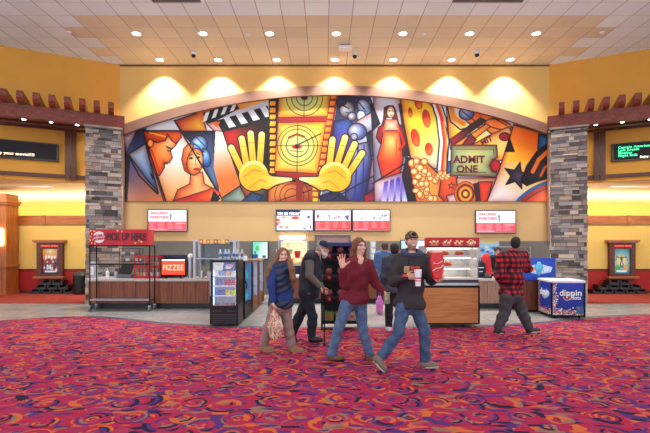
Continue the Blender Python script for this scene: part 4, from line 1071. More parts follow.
# dark shelf unit behind neon sign
t = thing('bottle_rack', 'dark navy shelf crate standing behind the neon sign', 'rack', onc(173, 11.65))
b = MB(); b.box(-.36, .36, -.1, -.08, .0, .60); b.box(-.36, .36, .08, .1, 0, .6); b.box(-.36, -.34, -.08, .08, 0, .6); b.box(.34, .36, -.08, .08, 0, .6); b.build('crate', mat('crate_navy', (26, 30, 52), .4), t)
b = MB()
for k in range(6): b.lathe([(.035, .1), (.035, .58), (.02, .64)], (-.28 + k * .11, 0, 0), n=12)
b.build('bottle_tops', M_grey, t)
# metal canisters
for k, (px, r_, h_, lab) in enumerate(((190.5, .075, .55, 'tall steel dispenser with sloped white top right of the neon sign'),)):
    t = thing('steel_dispenser', lab, 'dispenser', onc(px, 11.4))
    b = MB(); b.lathe([(r_, 0), (r_, h_)], n=22); smooth_by_angle(b.build('cylinder', M_steel, t)); b = MB(); b.lathe([(r_ + .01, h_), (r_ * .9, h_ + .06), (.03, h_ + .09)], n=22); b.build('lid', M_white, t)
# warmer stand with lit menu header
t = thing('condiment_station', 'steel framed station with lit orange header behind the glass door fridge', 'food station', onc(216.5, 11.5))
s_ = F / 11.5; w2 = .52
b = MB()
for x in (-w2, w2):
    for y in (-.2, .25): b.box(x - .03, x + .03, y - .03, y + .03, 0, .96)
b.box(-w2 - .03, w2 + .03, -.23, .28, .96, 1.0); b.box(-w2, w2, -.2, .25, .5, .52); b.build('frame', mat('pale_steel', (190, 194, 204), .35, .5), t)
b = MB(); b.box(-.40, .40, -.27, -.231, .90, 1.02); b.build('header_box', M_steel, t)
def hdr(c):
    for i, cc in enumerate(((230, 60, 30), (250, 190, 60), (236, 90, 40), (250, 170, 50), (190, 30, 50), (240, 120, 60), (250, 210, 90), (220, 50, 40))): c.poly([(i * 12.5, 0), (i * 12.5 + 12.5, 0), (i * 12.5 + 12.5, 14), (i * 12.5, 14)], cc); c.ell(i * 12.5 + 6, 7, 4, 4, (255, 230, 140))
c = Canvas(0, 0, 100, 14, 1, (220, 60, 40)); hdr(c); c.mesh('header_print', lambda X, Y: (-.38 + X * .0076, np.full(X.shape, -.273), 1.015 - Y * .008), M_lightbox, t)
b = MB(); b.box(-w2 + .05, w2 - .05, .2, .22, .3, .94); b.build('glass_guard', mat('guard_glass', (150, 160, 170), .1, var=0, trans=.7), t)
labs = ['first', 'second', 'third', 'fourth', 'fifth', 'sixth']
for k in range(5):
    b = MB(); r_ = .05; b.lathe([(r_, 0), (r_, .17), (r_ * .5, .20)], n=16); p = onc(202 + k * 7.2, 11.33)
    o = b.build('sauce_canister', [M_steel, M_lgrey, mat('brown_can', (90, 50, 46), .4), M_steel, M_navy][k], loc=p, smooth=False); smooth_by_angle(o)
    tag(o, '%s canister on the counter under the lit orange header, %s from left' % (['steel', 'grey', 'brown', 'shiny', 'navy'][k], labs[k]), 'canister', 'canisters under the lit header')

# ============================================================ COOLERS
M_cold = mat('cold_interior', (190, 210, 240), .4, emit=.10, var=.02)  # liner is no lamp; faint emission puts the interior lighting into it
M_coldtube = mat('cold_light', (200, 226, 255), .4, emit=3.0, var=0)
X0f, X1f, Yf = -2.345, -1.765, 8.82
t = thing('glass_door_fridge', 'black upright fridge with lit glass door at the aisle', 'fridge', ((X0f + X1f) / 2, Yf, 0))
hw = (X1f - X0f) / 2; D = .52; Ht = 1.345
b = MB(); b.box(-hw, -hw + .03, .03, D, .03, Ht); b.box(hw - .03, hw, .03, D, .03, Ht); b.box(-hw + .03, hw - .03, .03, D, Ht - .04, Ht); b.box(-hw + .03, hw - .03, D - .03, D, .03, Ht - .04); b.box(-hw + .03, hw - .03, .03, D - .03, .03, .40)
b.build('cabinet', M_black, t)
b = MB(); b.box(-hw + .03, hw - .03, D - .04, D - .031, .40, Ht - .04); b.box(-hw + .031, -hw + .036, .05, D - .04, .40, Ht - .04); b.box(hw - .036, hw - .031, .05, D - .04, .40, Ht - .04); b.build('liner', M_cold, t)
dr = MB(); dr.box(-hw, -hw + .055, 0, .028, .36, Ht); dr.box(hw - .055, hw, 0, .028, .36, Ht); dr.box(-hw + .055, hw - .055, 0, .028, .36, .41); dr.box(-hw + .055, hw - .055, 0, .028, Ht - .05, Ht); dr = dr.build('door', M_black, t)
b = MB(); b.tube([(-hw + .02, -.005, .62), (-hw + .02, -.045, .66), (-hw + .02, -.045, 1.06), (-hw + .02, -.005, 1.10)], .012); b.build('handle', M_lgrey, dr)
b = MB(); b.box(-hw + .055, hw - .055, .011, .015, .41, Ht - .05)
gm, gN, gL, gP = newmat('clear_glass'); gP.inputs['Base Color'].default_value = (1, 1, 1, 1); gP.inputs['Roughness'].default_value = .02; gP.inputs['Alpha'].default_value = .10; gP.inputs['Specular IOR Level'].default_value = .6
b.build('glass', gm, dr)
b = MB(); b.box(-hw + .058, -hw + .07, .06, .075, .42, Ht - .06); b.box(hw - .07, hw - .058, .06, .075, .42, Ht - .06); b.build('light_tube', M_coldtube, t)
b = MB(); b.box(-hw, hw, 0, .029, .03, .355); b.build('grille', mat('grille_black', (22, 22, 26), .35), t)
b = MB()
for k in range(5): b.box(-hw + .05, hw - .05, -.006, 0, .06 + k * .04, .072 + k * .04)
b.box(-hw + .07, -.06, -.008, 0, .295, .312); b.box(.06, hw - .07, -.008, 0, .295, .312); b.build('vent_slat', mat('slat_grey', (70, 70, 76), .4), t)
shelfz = [.46, .60, .79, .97]
for z in [.62 - .02, .80, 1.0]: 
    b = MB(); b.box(-hw + .04, hw - .04, .05, D - .05, z, z + .012); b.box(-hw + .04, hw - .04, .04, .05, z - .006, z + .024); b.build('shelf', mat('shelf_white', (226, 236, 250), .4, emit=.04, var=0), t)  # slight shelf emission stands in for light from the tubes
c = Canvas(0, 0, 100, 36, 1.2, (236, 240, 248)); c.poly([(0, 0), (46, 0), (40, 36), (0, 36)], (226, 230, 236)); c.line([(8, 10), (34, 12)], 3, (160, 170, 190)); c.poly([(46, 0), (100, 0), (100, 36), (40, 36)], (20, 60, 170)); c.ell(70, 16, 18, 9, (90, 190, 240)); c.ell(74, 14, 12, 6, (250, 130, 140)); c.ell(66, 24, 14, 4, (240, 240, 250))
c.mesh('header_print', lambda X, Y: (-hw + .06 + X * (2 * hw - .12) / 100, np.full(X.shape, .045), Ht - .055 - Y * .0045), M_lightbox, t)
fx0 = (X0f + X1f) / 2
def item(name, m, x, y, z, lab, grp, cat_, kind='can'):
    b = MB()
    if kind == 'can': b.lathe([(.03, 0), (.034, .01), (.034, .135), (.028, .145)], n=14)
    elif kind == 'bag': b.prism([(-.045, 0), (.045, 0), (.052, .02), (.048, .10), (.052, .115), (-.052, .115), (-.048, .10), (-.052, .02)], -.02, .02)
    elif kind == 'flat': b.box(-.06, .06, -.05, .05, 0, .05, bev=.008)
    else: b.box(-.052, .052, -.04, .04, 0, .11, bev=.006)
    o = b.build(name, m, loc=(fx0 + x, Yf + y, z)); tag(o, lab, cat_, grp); return o
fl = ['first', 'second', 'third', 'fourth', 'fifth', 'sixth']
for k in range(6):
    cc = 'white and blue' if k < 3 else 'pink'
    item('drink_can', mat('can_blue', (110, 130, 200), .35) if k < 3 else mat('can_pink', (210, 40, 96), .35), -.19 + k * .076, .12, .813, '%s drink can on second shelf of glass door fridge, %s from left' % (cc, fl[k]), 'cans in the fridge', 'can')
for k in range(4):
    item('carton', [M_white, mat('carton_blue', (120, 170, 230), .4), mat('carton_peach', (240, 190, 160), .4), M_white][k], -.17 + k * .115, .12, 1.013, '%s carton on top shelf of glass door fridge, %s from left' % (['white', 'blue', 'peach', 'plain white'][k], fl[k]), 'cartons in the fridge', 'carton', 'box')
for k in range(4):
    item('candy_bag', [mat('bag_blue', (50, 80, 190), .4), mat('bag_blue', (50, 80, 190), .4), mat('bag_yellow', (236, 210, 60), .4), mat('bag_lime', (190, 210, 60), .4)][k], -.17 + k * .115, .12, .613, '%s candy bag on third shelf of glass door fridge, %s from left' % (['blue', 'deep blue', 'yellow', 'lime'][k], fl[k]), 'bags in the fridge', 'bag', 'bag')
for k in range(4):
    item('snack_tray', [mat('tray_brown', (130, 84, 70), .5), mat('tray_lilac', (140, 120, 180), .5), mat('tray_rust', (190, 90, 60), .5), mat('tray_navy', (50, 60, 110), .5)][k], -.18 + k * .12, .12, .402, '%s snack tray at bottom of glass door fridge, %s from left' % (['brown', 'lilac', 'rust', 'navy'][k], fl[k]), 'trays in the fridge', 'tray', 'flat')
# water bottles on the fridge top
M_water = mat('pale_bottle', (190, 206, 226), .15, var=.02)
wb = None
for k in range(6):
    x = -2.20 + k * .088; y = 9.1 + (k % 2) * .09
    if wb is None:
        wb = thing('water_bottle', '', 'bottle', (x, y, Ht), group='bottles on the fridge')
        b = MB(); b.lathe([(.028, 0), (.032, .02), (.03, .08), (.032, .14), (.014, .19)], n=14); b.build('body', M_water, wb, smooth=False)
        b = MB(); b.lathe([(.032, .06), (.0325, .12)], n=14); b.build('wrapper', mat('label_blue', (70, 110, 190), .4), wb); b = MB(); b.lathe([(.015, .19), (.015, .215)], n=12); b.build('cap', M_white, wb); q = wb
    else: q = dup(wb, (x, y, Ht))
    q['label'] = 'clear water bottle on top of the glass door fridge, %s from left' % fl[k]
M_coolwood = wood('cooler_wood', (112, 74, 52), (152, 106, 78), 3, .4, 'Z')
def side_cooler(name, label, y0, y1, h, body, inner, base, prod):
    t = thing(name, label, 'cooler', (-2.1, (y0 + y1) / 2, 0)); hd = (y1 - y0) / 2; wx = .36
    b = MB(); b.box(-wx, wx, -hd, -hd + .04, .05, h); b.box(-wx, wx, hd - .04, hd, .05, h); b.box(-wx, -wx + .04, -hd + .04, hd - .04, .05, h); b.box(-wx, wx, -hd + .04, hd - .04, h - .05, h); b.build('cabinet', body, t)
    b = MB(); b.box(-wx + .04, wx - .02, -hd + .04, hd - .04, .05, .34)
    for k in range(6): b.box(wx - .02, wx - .008, -hd + .05, hd - .05, .08 + k * .042, .095 + k * .042)
    b.build('base_grille', base, t)
    b = MB(); b.box(-wx + .041, -wx + .05, -hd + .04, hd - .04, .34, h - .05); b.box(-wx + .05, wx - .03, -hd + .041, -hd + .046, .34, h - .05); b.box(-wx + .05, wx - .03, hd - .046, hd - .041, .34, h - .05); b.build('liner', inner, t)
    b = MB(); b.box(wx - .03, wx - .015, -hd + .05, -hd + .065, .36, h - .06); b.build('light_tube', M_coldtube, t)
    for k, z in enumerate((.36, .60, .84)):
        if z < h - .2:
            b = MB(); b.box(-wx + .06, wx - .06, -hd + .05, hd - .05, z, z + .015); b.build('shelf', M_steel, t)
            for q in range(4):
                b = MB(); yy = (y0 + y1) / 2 - hd + .14 + q * (2 * hd - .28) / 3
                b.lathe([(.035, 0), (.038, .02), (.038, .13), (.016, .17), (.016, .19)], n=12)
                pm, pn = prod[(q + k) % len(prod)]
                o = b.build('drink_bottle', pm, loc=(-2.1 + wx - .14, yy, z + .015)); 
                tag(o, '%s drink bottle in the %s, %s shelf, %s from the front' % (pn, name.replace('_', ' '), ['low', 'middle', 'upper'][k], fl[q]), 'bottle', 'bottles in the ' + name.replace('_', ' '))
    return t
teal = mat('teal_label', (40, 190, 210), .35, emit=.25, var=0)
side_cooler('open_cooler', 'black open drink cooler directly behind the glass door fridge', 9.42, 10.42, 1.30, M_black, mat('blue_liner', (100, 140, 190), .4, emit=.3, var=.02), mat('grille_black', (22, 22, 26), .35), [(teal, 'teal'), (mat('dark_blue_label', (30, 60, 130), .35), 'dark blue'), (teal, 'bright teal')])
side_cooler('wood_trim_cooler', 'wood trimmed open cooler, nearer one of the pair behind', 10.5, 11.35, 1.28, M_coolwood, M_cold, M_coolwood, [(mat('lilac_label', (190, 170, 220), .35), 'lilac'), (M_white, 'white'), (mat('peach_label', (240, 180, 150), .35), 'peach')])
side_cooler('wood_trim_display', 'wood trimmed open cooler, farther one of the pair behind', 11.5, 12.35, 1.26, M_coolwood, M_cold, M_coolwood, [(mat('pink_label', (230, 130, 160), .35), 'pink'), (M_white, 'white'), (mat('amber_label', (230, 150, 60), .35), 'amber')])
t = thing('chip_basket', 'basket of yellow chip bags on top of the black open cooler', 'basket', (-1.98, 9.75, 1.30))
b = MB(); b.prism([(-.10, 0), (.10, 0), (.14, .07), (-.14, .07)], -.1, .1); b.build('basket', mat('basket_tan', (170, 140, 90), .7), t)
for k, (x, y, r_) in enumerate(((-.06, 0, .2), (.03, -.03, -.3), (.09, .04, .5))):
    b = MB(); Mr = Matrix.Translation((x, y, .09)) @ Matrix.Rotation(r_, 4, 'Y'); b.prism([(-.055, -.06), (.055, -.06), (.062, -.04), (.056, .06), (.062, .08), (-.062, .08), (-.056, .06), (-.062, -.04)], -.02, .02, Mr); b.build('chip_bag', mat('chip_yellow', (226, 190, 70), .45), t)
t = thing('card_holder', 'tilted white card holder on the open cooler beside the chip basket', 'sign', (-1.82, 9.6, 1.30))
b = MB(); b.prism([(-.10, 0), (.10, 0), (.10, .012), (-.10, .012)], -.05, .05); b.build('base', M_lgrey, t); b = MB(); b.box(-.09, .09, 0, .006, .012, .12, Matrix.Rotation(-.4, 4, 'X')); b.build('card', M_white, t)

# ============================================================ BACK WALL EQUIPMENT
# popcorn warmer
Yp = 13.3; p0 = at(293, 265, Yp); s_ = F / Yp
t = thing('popcorn_warmer', 'lit glass popcorn warmer cabinet behind the woman in navy vest', 'popcorn machine', (p0.x, Yp, 0))
w2 = 29.5 / s_ / 2; zb = H + (YH - 265) / s_; zt = H + (YH - 241) / s_
b = MB(); b.box(-w2, w2, 0, .6, 0, zb); b.build('base_cabinet', M_navy, t)
b = MB()
for x in (-w2 + .015, w2 - .015):
    for y in (.015, .585): b.box(x - .015, x + .015, y - .015, y + .015, zb, zt)
b.box(-w2, w2, 0, .6, zt, zt + .04); b.box(-w2, w2, -.005, .02, zb, zb + .04); b.build('frame', M_steel, t)
b = MB(); b.box(-w2 + .03, w2 - .03, .57, .58, zb, zt); b.build('back_panel', mat('warm_panel', (250, 226, 190), .5, emit=.5, var=.1), t)
b = MB(); b.box(-.3, .3, .1, .2, zt - .03, zt - .001); b.build('heat_lamp', M_warmbulb, t)
b = MB(); b.box(-w2 + .03, w2 - .03, .03, .55, zb, zb + .14, bev=.04); b.build('popcorn_heap', mat('popcorn', (250, 226, 160), .8, bump=1, scale=40, var=.3), t)['kind'] = 'stuff'
b = MB(); b.lathe([(.10, .0), (.15, .08), (.15, .16)], (-.18, .3, zb + .32), n=18); b.tube([(-.18, .3, zb + .45), (-.18, .3, zt)], .012); b.build('kettle', M_steel, t)
for k, (dx, dz, Yq) in enumerate(((-.21, .26, 12.95), (.16, .24, 12.95), (.40, .05, 12.95), (-.05, .02, 12.9))):
    q = thing('popcorn_tub', 'red and white popcorn tub %s' % ['hanging at upper left of the lit warmer', 'hanging at upper right of the lit warmer', 'standing right of the lit warmer shelf', 'standing low in the middle of the lit warmer'][k], 'tub', (p0.x + dx, Yq, zb + dz), group='tubs at the popcorn warmer')
    b = MB(); b.lathe([(.07, 0), (.10, .2)], n=16); b.build('tub', M_red if k != 3 else mat('tub_orange', (236, 120, 60), .5), q); b = MB(); b.lathe([(.101, .2), (.08, .24), (.03, .26)], n=14); b.build('popcorn', mat('popcorn', (250, 226, 160), .8), q)
t = thing('serving_shelf', 'thin steel shelf carrying popcorn tubs before the lit warmer', 'shelf', (p0.x, 12.95, 0))
b = MB(); b.box(-.5, .52, -.12, .14, zb + .0, zb + .02); b.box(-.36, .3, -.1, .1, zb + .22, zb + .24); b.build('shelf_board', M_steel, t); b = MB()
for x in (-.48, .5): b.box(x - .015, x + .015, .1, .13, 0, zb + .5)
for x in (-.34, .28): b.box(x - .01, x + .01, .08, .1, zb + .02, zb + .24)
b.build('upright', M_steel, t)
a = at(280, 239, 14.4); d = at(305, 236, 14.4)
t = thing('light_bar', 'glowing white light bar on the wall above the popcorn warmer', 'wall lamp', ((a.x + d.x) / 2, 14.43, a.z)); b = MB(); b.box(-.42, .42, -.10, -.02, 0, .10); b.build('diffuser', mat('bar_white', (255, 255, 250), .5, emit=2.5, var=0), t); b = MB(); b.box(-.43, .43, -.02, -.0, -.01, .11); b.build('back_plate', M_white, t)
# serving hatch above merchandise rack
a = at(315, 252, 14.4); d = at(350.5, 234.6, 14.4); w2 = (d.x - a.x) / 2
t = thing('serving_hatch', 'mauve framed serving hatch in the wall under the joined menu screens', 'hatch', ((a.x + d.x) / 2, 14.395, a.z)); hh = d.z - a.z
b = MB(); b.box(-w2, w2, -.06, 0, hh - .06, hh, bev=.01); b.box(-w2, -w2 + .06, -.06, 0, 0, hh - .06); b.box(w2 - .06, w2, -.06, 0, 0, hh - .06); b.build('frame', mat('mauve_frame', (110, 84, 96), .5), t)
b = MB(); b.box(-w2 + .06, w2 - .06, -.03, 0, 0, hh - .06); b.build('shutter', mat('shutter_mauve', (150, 124, 120), .5), t)
# cup dispenser
a = at(373.5, 260, 14.2)
t = thing('cup_dispenser', 'wall tower of white cups left of the boy in the dark hoodie', 'dispenser', (a.x, 14.405, a.z)); b = MB(); b.box(-.1, .1, -.03, 0, 0, .62); b.build('back_plate', M_lgrey, t)
for k in range(3): b = MB(); b.lathe([(.05, 0), (.075, .15)], (0, -.11, .02 + k * .2), n=16); b.build('cup_stack', M_white, t)
# drinks machine
a = at(492, 265, 13.2); s_ = F / 13.2; w2 = .30
t = thing('drinks_machine', 'pale blue drinks machine with yellow strip left of plaid-shirted man', 'drinks machine', (a.x, 13.2, 0))
zt = H + (YH - 241) / s_
b = MB(); b.box(-w2, w2, 0, .6, 0, .9); b.box(-w2, w2, .2, .6, .9, zt); b.build('body', M_lgrey, t)
c = Canvas(0, 0, 60, 60, 1.2, (170, 206, 236)); rr = random.Random(6)
for i in range(16): c.ell(rr.uniform(4, 56), rr.uniform(8, 56), rr.uniform(3, 8), rr.uniform(3, 7), rr.choice([(90, 150, 210), (230, 240, 250), (120, 180, 230), (60, 110, 180)]))
c.poly([(6, 0), (54, 0), (54, 5), (6, 5)], (240, 210, 110))
c.mesh('front_print', lambda X, Y: (-w2 + .02 + X * (2 * w2 - .04) / 60, np.full(X.shape, .195), zt - .02 - Y * (zt - 1.2) / 60), M_lightbox, t)
b = MB()
for k in range(4): b.tube([(-.2 + k * .13, .19, 1.15), (-.2 + k * .13, .12, 1.1), (-.2 + k * .13, .12, 1.02)], .016)
b.build('nozzle', M_blackm, t)
# steel cabinet rack at right of the plaid man
t = thing('steel_shelving', 'steel shelving against the tile wall behind the blue ice cream sign', 'shelving', (6.0, 13.9, 0))
for x in (-.5, .5):
    for y in (-.2, .2): b = MB(); b.tube([(x, y, 0), (x, y, 1.6)], .018); b.build('post', M_steel, t)
for z in (.5, .95, 1.4, 1.58): b = MB(); b.box(-.5, .5, -.2, .2, z, z + .02); b.build('shelf_board', M_steel, t)

# things on right counter
t = thing('card_terminal', 'black card terminal on the pinkish counter beside the backpack', 'card terminal', (at(486, 277, 11.4).x, 11.35, TOP)); b = MB(); b.box(-.12, .12, -.08, .08, 0, .05, bev=.008); b.build('body', M_black, t); b = MB(); b.box(-.05, .05, -.03, .0, .05, .13, Matrix.Rotation(.0, 4, 'X')); b.build('keypad', M_grey, t)
a = at(480.5, 274, 11.5)
t = thing('backpack', 'navy backpack with white print standing on the pinkish counter', 'bag', (a.x, 11.5, TOP))
b = MB(); pr = [(.13, 0), (.15, .04), (.145, .28), (.11, .40), (.05, .46)]; b.lathe(pr, n=18, sy=.6); b.build('bag', mat('backpack_navy', (20, 30, 56), .7, bump=.4), t, smooth=True)
b = MB(); b.box(-.09, .05, -.098, -.09, .26, .285); b.box(-.07, .03, -.098, -.09, .16, .18); b.build('print', M_white, t)
b = MB(); b.tube([(-.03, 0, .45), (-.03, 0, .52), (.03, 0, .52), (.03, 0, .45)], .01); b.build('handle', mat('backpack_navy', (20, 30, 56), .7), t)
a = at(486, 274, 11.75)
t = thing('red_jacket', 'bright red jacket draped on a stand behind the navy backpack', 'jacket', (a.x, 11.75, TOP))
b = MB(); b.lathe([(.15, .06), (.16, .12), (.14, .36), (.12, .52), (.06, .62), (.03, .64)], n=20, sy=.6)
rr = random.Random(5)
b.v = [(x + .014 * math.sin(z * 40 + x * 30), y + .02 * math.sin(x * 50 + z * 12), z) for x, y, z in b.v]; b.build('cloth', mat('bright_red_cloth', (226, 40, 36), .6, bump=.5), t, smooth=True)
b = MB(); b.lathe([(.09, 0), (.09, .015)], n=18); b.tube([(0, 0, .01), (0, 0, .6)], .012); b.build('stand', M_blackm, t)

# ============================================================ HOT FOOD CASE
Yh = 8.6; t = thing('hot_food_case', 'self-serve hot food case with red header and orange wood base', 'display case', (2.53, Yh, 0)); w2 = .545
def base():
    b = MB(); b.box(-w2, w2 - .03, 0, .8, .10, .80); b.build('base_cabinet', wood('honey_laminate', (176, 108, 54), (206, 138, 78), 3, .4), t)
    b = MB(); b.box(w2 - .03, w2, -.005, .8, .08, .82); b.box(-w2, w2, .0, .8, .80, .845); b.box(-w2, w2 - .03, .01, .79, .07, .10); b.build('edge_trim', M_blackm, t)
    for x in (-w2 + .1, w2 - .12):
        for y in (.1, .7):
            b = MB(); b.cyl((x - .018, y, .04), (x + .018, y, .04), .04, n=16); b.box(x - .03, x + .03, y - .02, y + .02, .065, .075); b.build('caster', M_lgrey, t)
base()
w3 = .52
b = MB(); b.box(-w3, w3, 0.02, .72, .845, .90); b.box(-w3, -w3 + .02, .02, .72, .90, 1.60); b.box(w3 - .02, w3, .02, .72, .90, 1.60); b.box(-w3 + .02, w3 - .02, .69, .72, .90, 1.60); b.box(-w3, w3, .1, .72, 1.60, 1.63); b.build('shell', mat('case_steel', (200, 202, 208), .3, .5), t)
b = MB(); b.box(-w3, w3, -.0, .03, .90, .96); b.build('price_rail', mat('rail_dark', (60, 56, 62), .4), t)
for z in (.96, 1.19, 1.41):
    b = MB(); dd = .04 + (z - .96) * .35; b.box(-w3 + .02, w3 - .02, dd, .68, z, z + .02); b.box(-w3 + .02, w3 - .02, dd - .015, dd, z - .02, z + .035); b.build('shelf', mat('case_shelf', (226, 222, 220), .35), t)
for z in (1.18, 1.40, 1.595):
    b = MB(); b.box(-w3 + .06, w3 - .06, .32, .36, z - .025, z - .012); b.build('heat_lamp', mat('heat_white', (255, 236, 206), .5, emit=9, var=0), t)
b = MB(); b.box(-w3 - .01, w3 + .01, -.02, .12, 1.60, 1.80, bev=.008); b.build('header', M_redsign, t)
c = Canvas(0, 0, 110, 20, 1.6, (190, 14, 26)); c.poly([(0, 17), (110, 17), (110, 20), (0, 20)], (30, 10, 14))
for x, k in ((16, 0), (42, 1), (68, 2), (93, 3)):
    for q in range(6): c.ell(x + (q - 2.5) * 3 + (k % 2), 9 + math.sin(q * 2 + k) * 2.4, 2.6, 1.8, [(250, 220, 150), (236, 170, 80), (250, 240, 220)][(q + k) % 3], rot=q)
    c.line([(x - 8, 15.6), (x + 8, 15.6)], .9, (246, 230, 220))
c.ring(93, 9, 5, 1.4, (250, 220, 170))
c.mesh('header_print', lambda X, Y: (-w3 + X * (2 * w3) / 110, np.full(X.shape, -.024), 1.79 - Y * .009), M_print, t)
k = 0
for z, n_, nm in ((1.215 + .23 - .015, 3, 'top'), (1.21, 3, 'middle')):
    for q in range(n_):
        x = 2.53 + ([-.40, -.08, .22][q] if nm == 'top' else [-.42, -.18, -.02][q]); y = Yh + .30
        o = thing('food_box', 'red box of fried food on %s shelf of the hot case, %s from left' % (nm, fl[q]), 'food', (x, y, z), group='hot food boxes in the case')
        b = MB(); b.prism([(-.06, 0), (.06, 0), (.085, .055), (-.085, .055)], -.06, .06); b.build('box', M_red, o)
        b = MB()
        for j in range(7): b.lathe([(.012, 0), (.026, .018), (.02, .04)], (-.055 + j * .018, random.uniform(-.03, .03), .045 + random.uniform(0, .02)), n=8)
        b.build('fried_food', mat('fried_gold', (240, 176, 90), .6), o)['kind'] = 'stuff'

# ============================================================ ICE CREAM FREEZER AND SIGN
M_dblue = mat('freezer_blue', (14, 46, 150), .35)
rz = math.radians(-5)
t = thing('ice_cream_freezer', 'blue ice cream freezer with round dot print and white lid', 'freezer', (5.09, 9.72, 0), rz); W, D, Hh = .70, .74, .80
b = MB(); b.box(0, W, 0, D, .06, Hh); b.build('cabinet', M_dblue, t)
b = MB(); b.box(-.02, W + .02, -.02, D + .02, Hh, Hh + .06, bev=.012); b.build('lid', M_white, t)
b = MB()
for x, y in ((0, 0), (W, 0), (0, D), (W, D)): b.box(x - .016, x + .016, y - .016, y + .016, .04, Hh)
b.box(0, W, -.012, 0.0, .04, .075); b.box(-.012, 0, 0, D, .04, .075); b.build('edge_trim', M_blackm, t)
for x in (.08, W - .08):
    for y in (.08, D - .08): b = MB(); b.cyl((x - .015, y, .03), (x + .015, y, .03), .03, n=14); b.box(x - .01, x + .01, y - .01, y + .01, .03, .06); b.build('caster', M_blackm, t)
def dots(c, W_, H_, seed, big=True):
    r = random.Random(seed); pal = [(240, 80, 60), (250, 250, 250), (250, 180, 60), (90, 190, 230), (236, 120, 160), (255, 240, 200), (200, 40, 60)]
    c.poly([(0, 0), (W_, 0), (W_, H_), (0, H_)], (16, 56, 176), (8, 36, 130), (0, 0, 0, H_))
    for i in range(420):
        u = r.random()
        if u < .6: x, y = r.uniform(0, W_), H_ - abs(r.gauss(0, 6)) - 0
        else: x, y = abs(r.gauss(0, 5)), r.uniform(0, H_)
        c.ell(x, y, 1.5, 1.5, r.choice(pal), edge=.25, ec=(20, 30, 90))
    cx, cy = W_ * .58, H_ * .36
    c.ell(cx, cy, W_ * .28, 8, (120, 190, 240), rot=-.1); c.ell(cx - 2, cy + 5, W_ * .2, 7, (120, 190, 240)); c.ell(cx - W_ * .12, cy + 6, 6.5, 6.5, (236, 70, 40), (160, 20, 20), (cx - W_ * .12 - 2, cy + 3, 9), edge=1, ec=(230, 240, 250))
c = Canvas(0, 0, 70, 72, 1.6, (16, 56, 176)); dots(c, 70, 72, 1); c.poly([(52, 52), (68, 52), (68, 70), (52, 70)], (40, 100, 150)); c.ell(58, 56, 3, 1.5, (230, 80, 60))
c.mesh('front_print', lambda X, Y: (X * W / 70, np.full(X.shape, -.006), Hh - Y * .0100), M_print, t)
c = Canvas(0, 0, 84, 72, 1.4, (16, 56, 176)); dots(c, 84, 72, 2)
c.mesh('side_print', lambda X, Y: (np.full(X.shape, -.006), D - X * D / 84, Hh - Y * .0100), M_print, t)
Mlw = mat('logo_white', (240, 246, 255), .5); Mln = mat('logo_navy', (10, 20, 80), .5)
text('logo_lettering', 'dippin', .20, Mln, t, (.40, -.009, .575), offset=.02); text('logo_lettering', 'dippin', .20, Mlw, t, (.40, -.012, .575), offset=.003)
text('logo_lettering', "dots", .12, Mln, t, (.52, -.009, .47), offset=.014); text('logo_lettering', 'dots', .12, Mlw, t, (.52, -.012, .47), offset=.002)
text('logo_lettering', 'dippin', .22, Mlw, t, (-.010, .38, .56), rot=(PI / 2, 0, -PI / 2), offset=.004, sx=.9)
# second cabinet with upright sign
t = thing('ice_cream_stand', 'brown cabinet with upright blue ice cream sign left of the freezer', 'cabinet', (4.83, 10.64, 0))
b = MB(); b.box(0, .80, 0, .55, .06, .86); b.build('cabinet', wood('brown_panel', (96, 50, 34), (128, 74, 52), 3, .4, 'Z'), t); b = MB(); b.box(.03, .77, .03, .5, 0, .06); b.build('plinth', M_black, t)
b = MB(); b.box(0, .82, -.03, -.001, .78, 1.33, bev=.008); b.build('sign_board', M_dblue, t)
c = Canvas(0, 0, 82, 54, 1.6, (20, 70, 190)); c.poly([(0, 0), (82, 0), (82, 54), (0, 54)], (24, 84, 210), (12, 50, 160), (0, 0, 80, 54))
c.poly([(10, 22), (36, 14), (46, 14), (74, 22), (70, 34), (48, 38), (34, 38), (14, 34)], (190, 214, 240)); c.ell(41, 22, 9, 11, (90, 190, 220), edge=1, ec=(20, 60, 120)); c.ell(24, 27, 8, 5, (230, 130, 110)); c.ell(59, 27, 8, 5, (214, 230, 250)); c.ell(41, 34, 6, 8, (60, 160, 200)); c.ell(41, 12, 5, 4, (120, 210, 230)); c.ell(15, 9, 7, 3.5, (230, 240, 250)); c.ell(13, 9, 2.5, 2.5, (236, 80, 50)); c.ell(24, 27, 3, 3, (240, 230, 220))
for i in range(9): c.line([(12 + i * 7, 21), (16 + i * 6, 35)], .7, (90, 120, 180))
c.mesh('sign_print', lambda X, Y: (X / 100, np.full(X.shape, -.034), 1.325 - Y * .01), M_print, t)

# ============================================================ MERCHANDISE RACK
Ym = 8.35; t = thing('merchandise_rack', 'black shelving rack of plush dolls and bins behind the walking couple', 'rack', (.30, Ym, 0)); w2 = .36
for x in (-w2, w2):
    for y in (0, .4): b = MB(); b.tube([(x, y, 0.10), (x, y, 1.66)], .018); b.build('post', M_blackm, t); b = MB(); b.cyl((x - .015, y, .045), (x + .015, y, .045), .045, n=14); b.box(x - .012, x + .012, y - .012, y + .012, .045, .11); b.build('caster', M_blackm, t)
for z in (.14, .50, .92, 1.34): b = MB(); b.box(-w2, w2, 0, .4, z, z + .02); b.box(-w2, w2, -.01, 0, z - .01, z + .05); b.build('shelf', M_blackm, t)
b = MB(); b.box(-w2, w2, -.02, .42, 1.62, 1.70, bev=.01); b.build('header', mat('blue_header', (26, 34, 96), .5), t); b = MB(); b.box(-w2 + .02, w2 - .02, .38, .4, .16, 1.62); b.build('back_panel', mat('dark_back', (22, 20, 26), .7), t)
doll = None; names_ = []
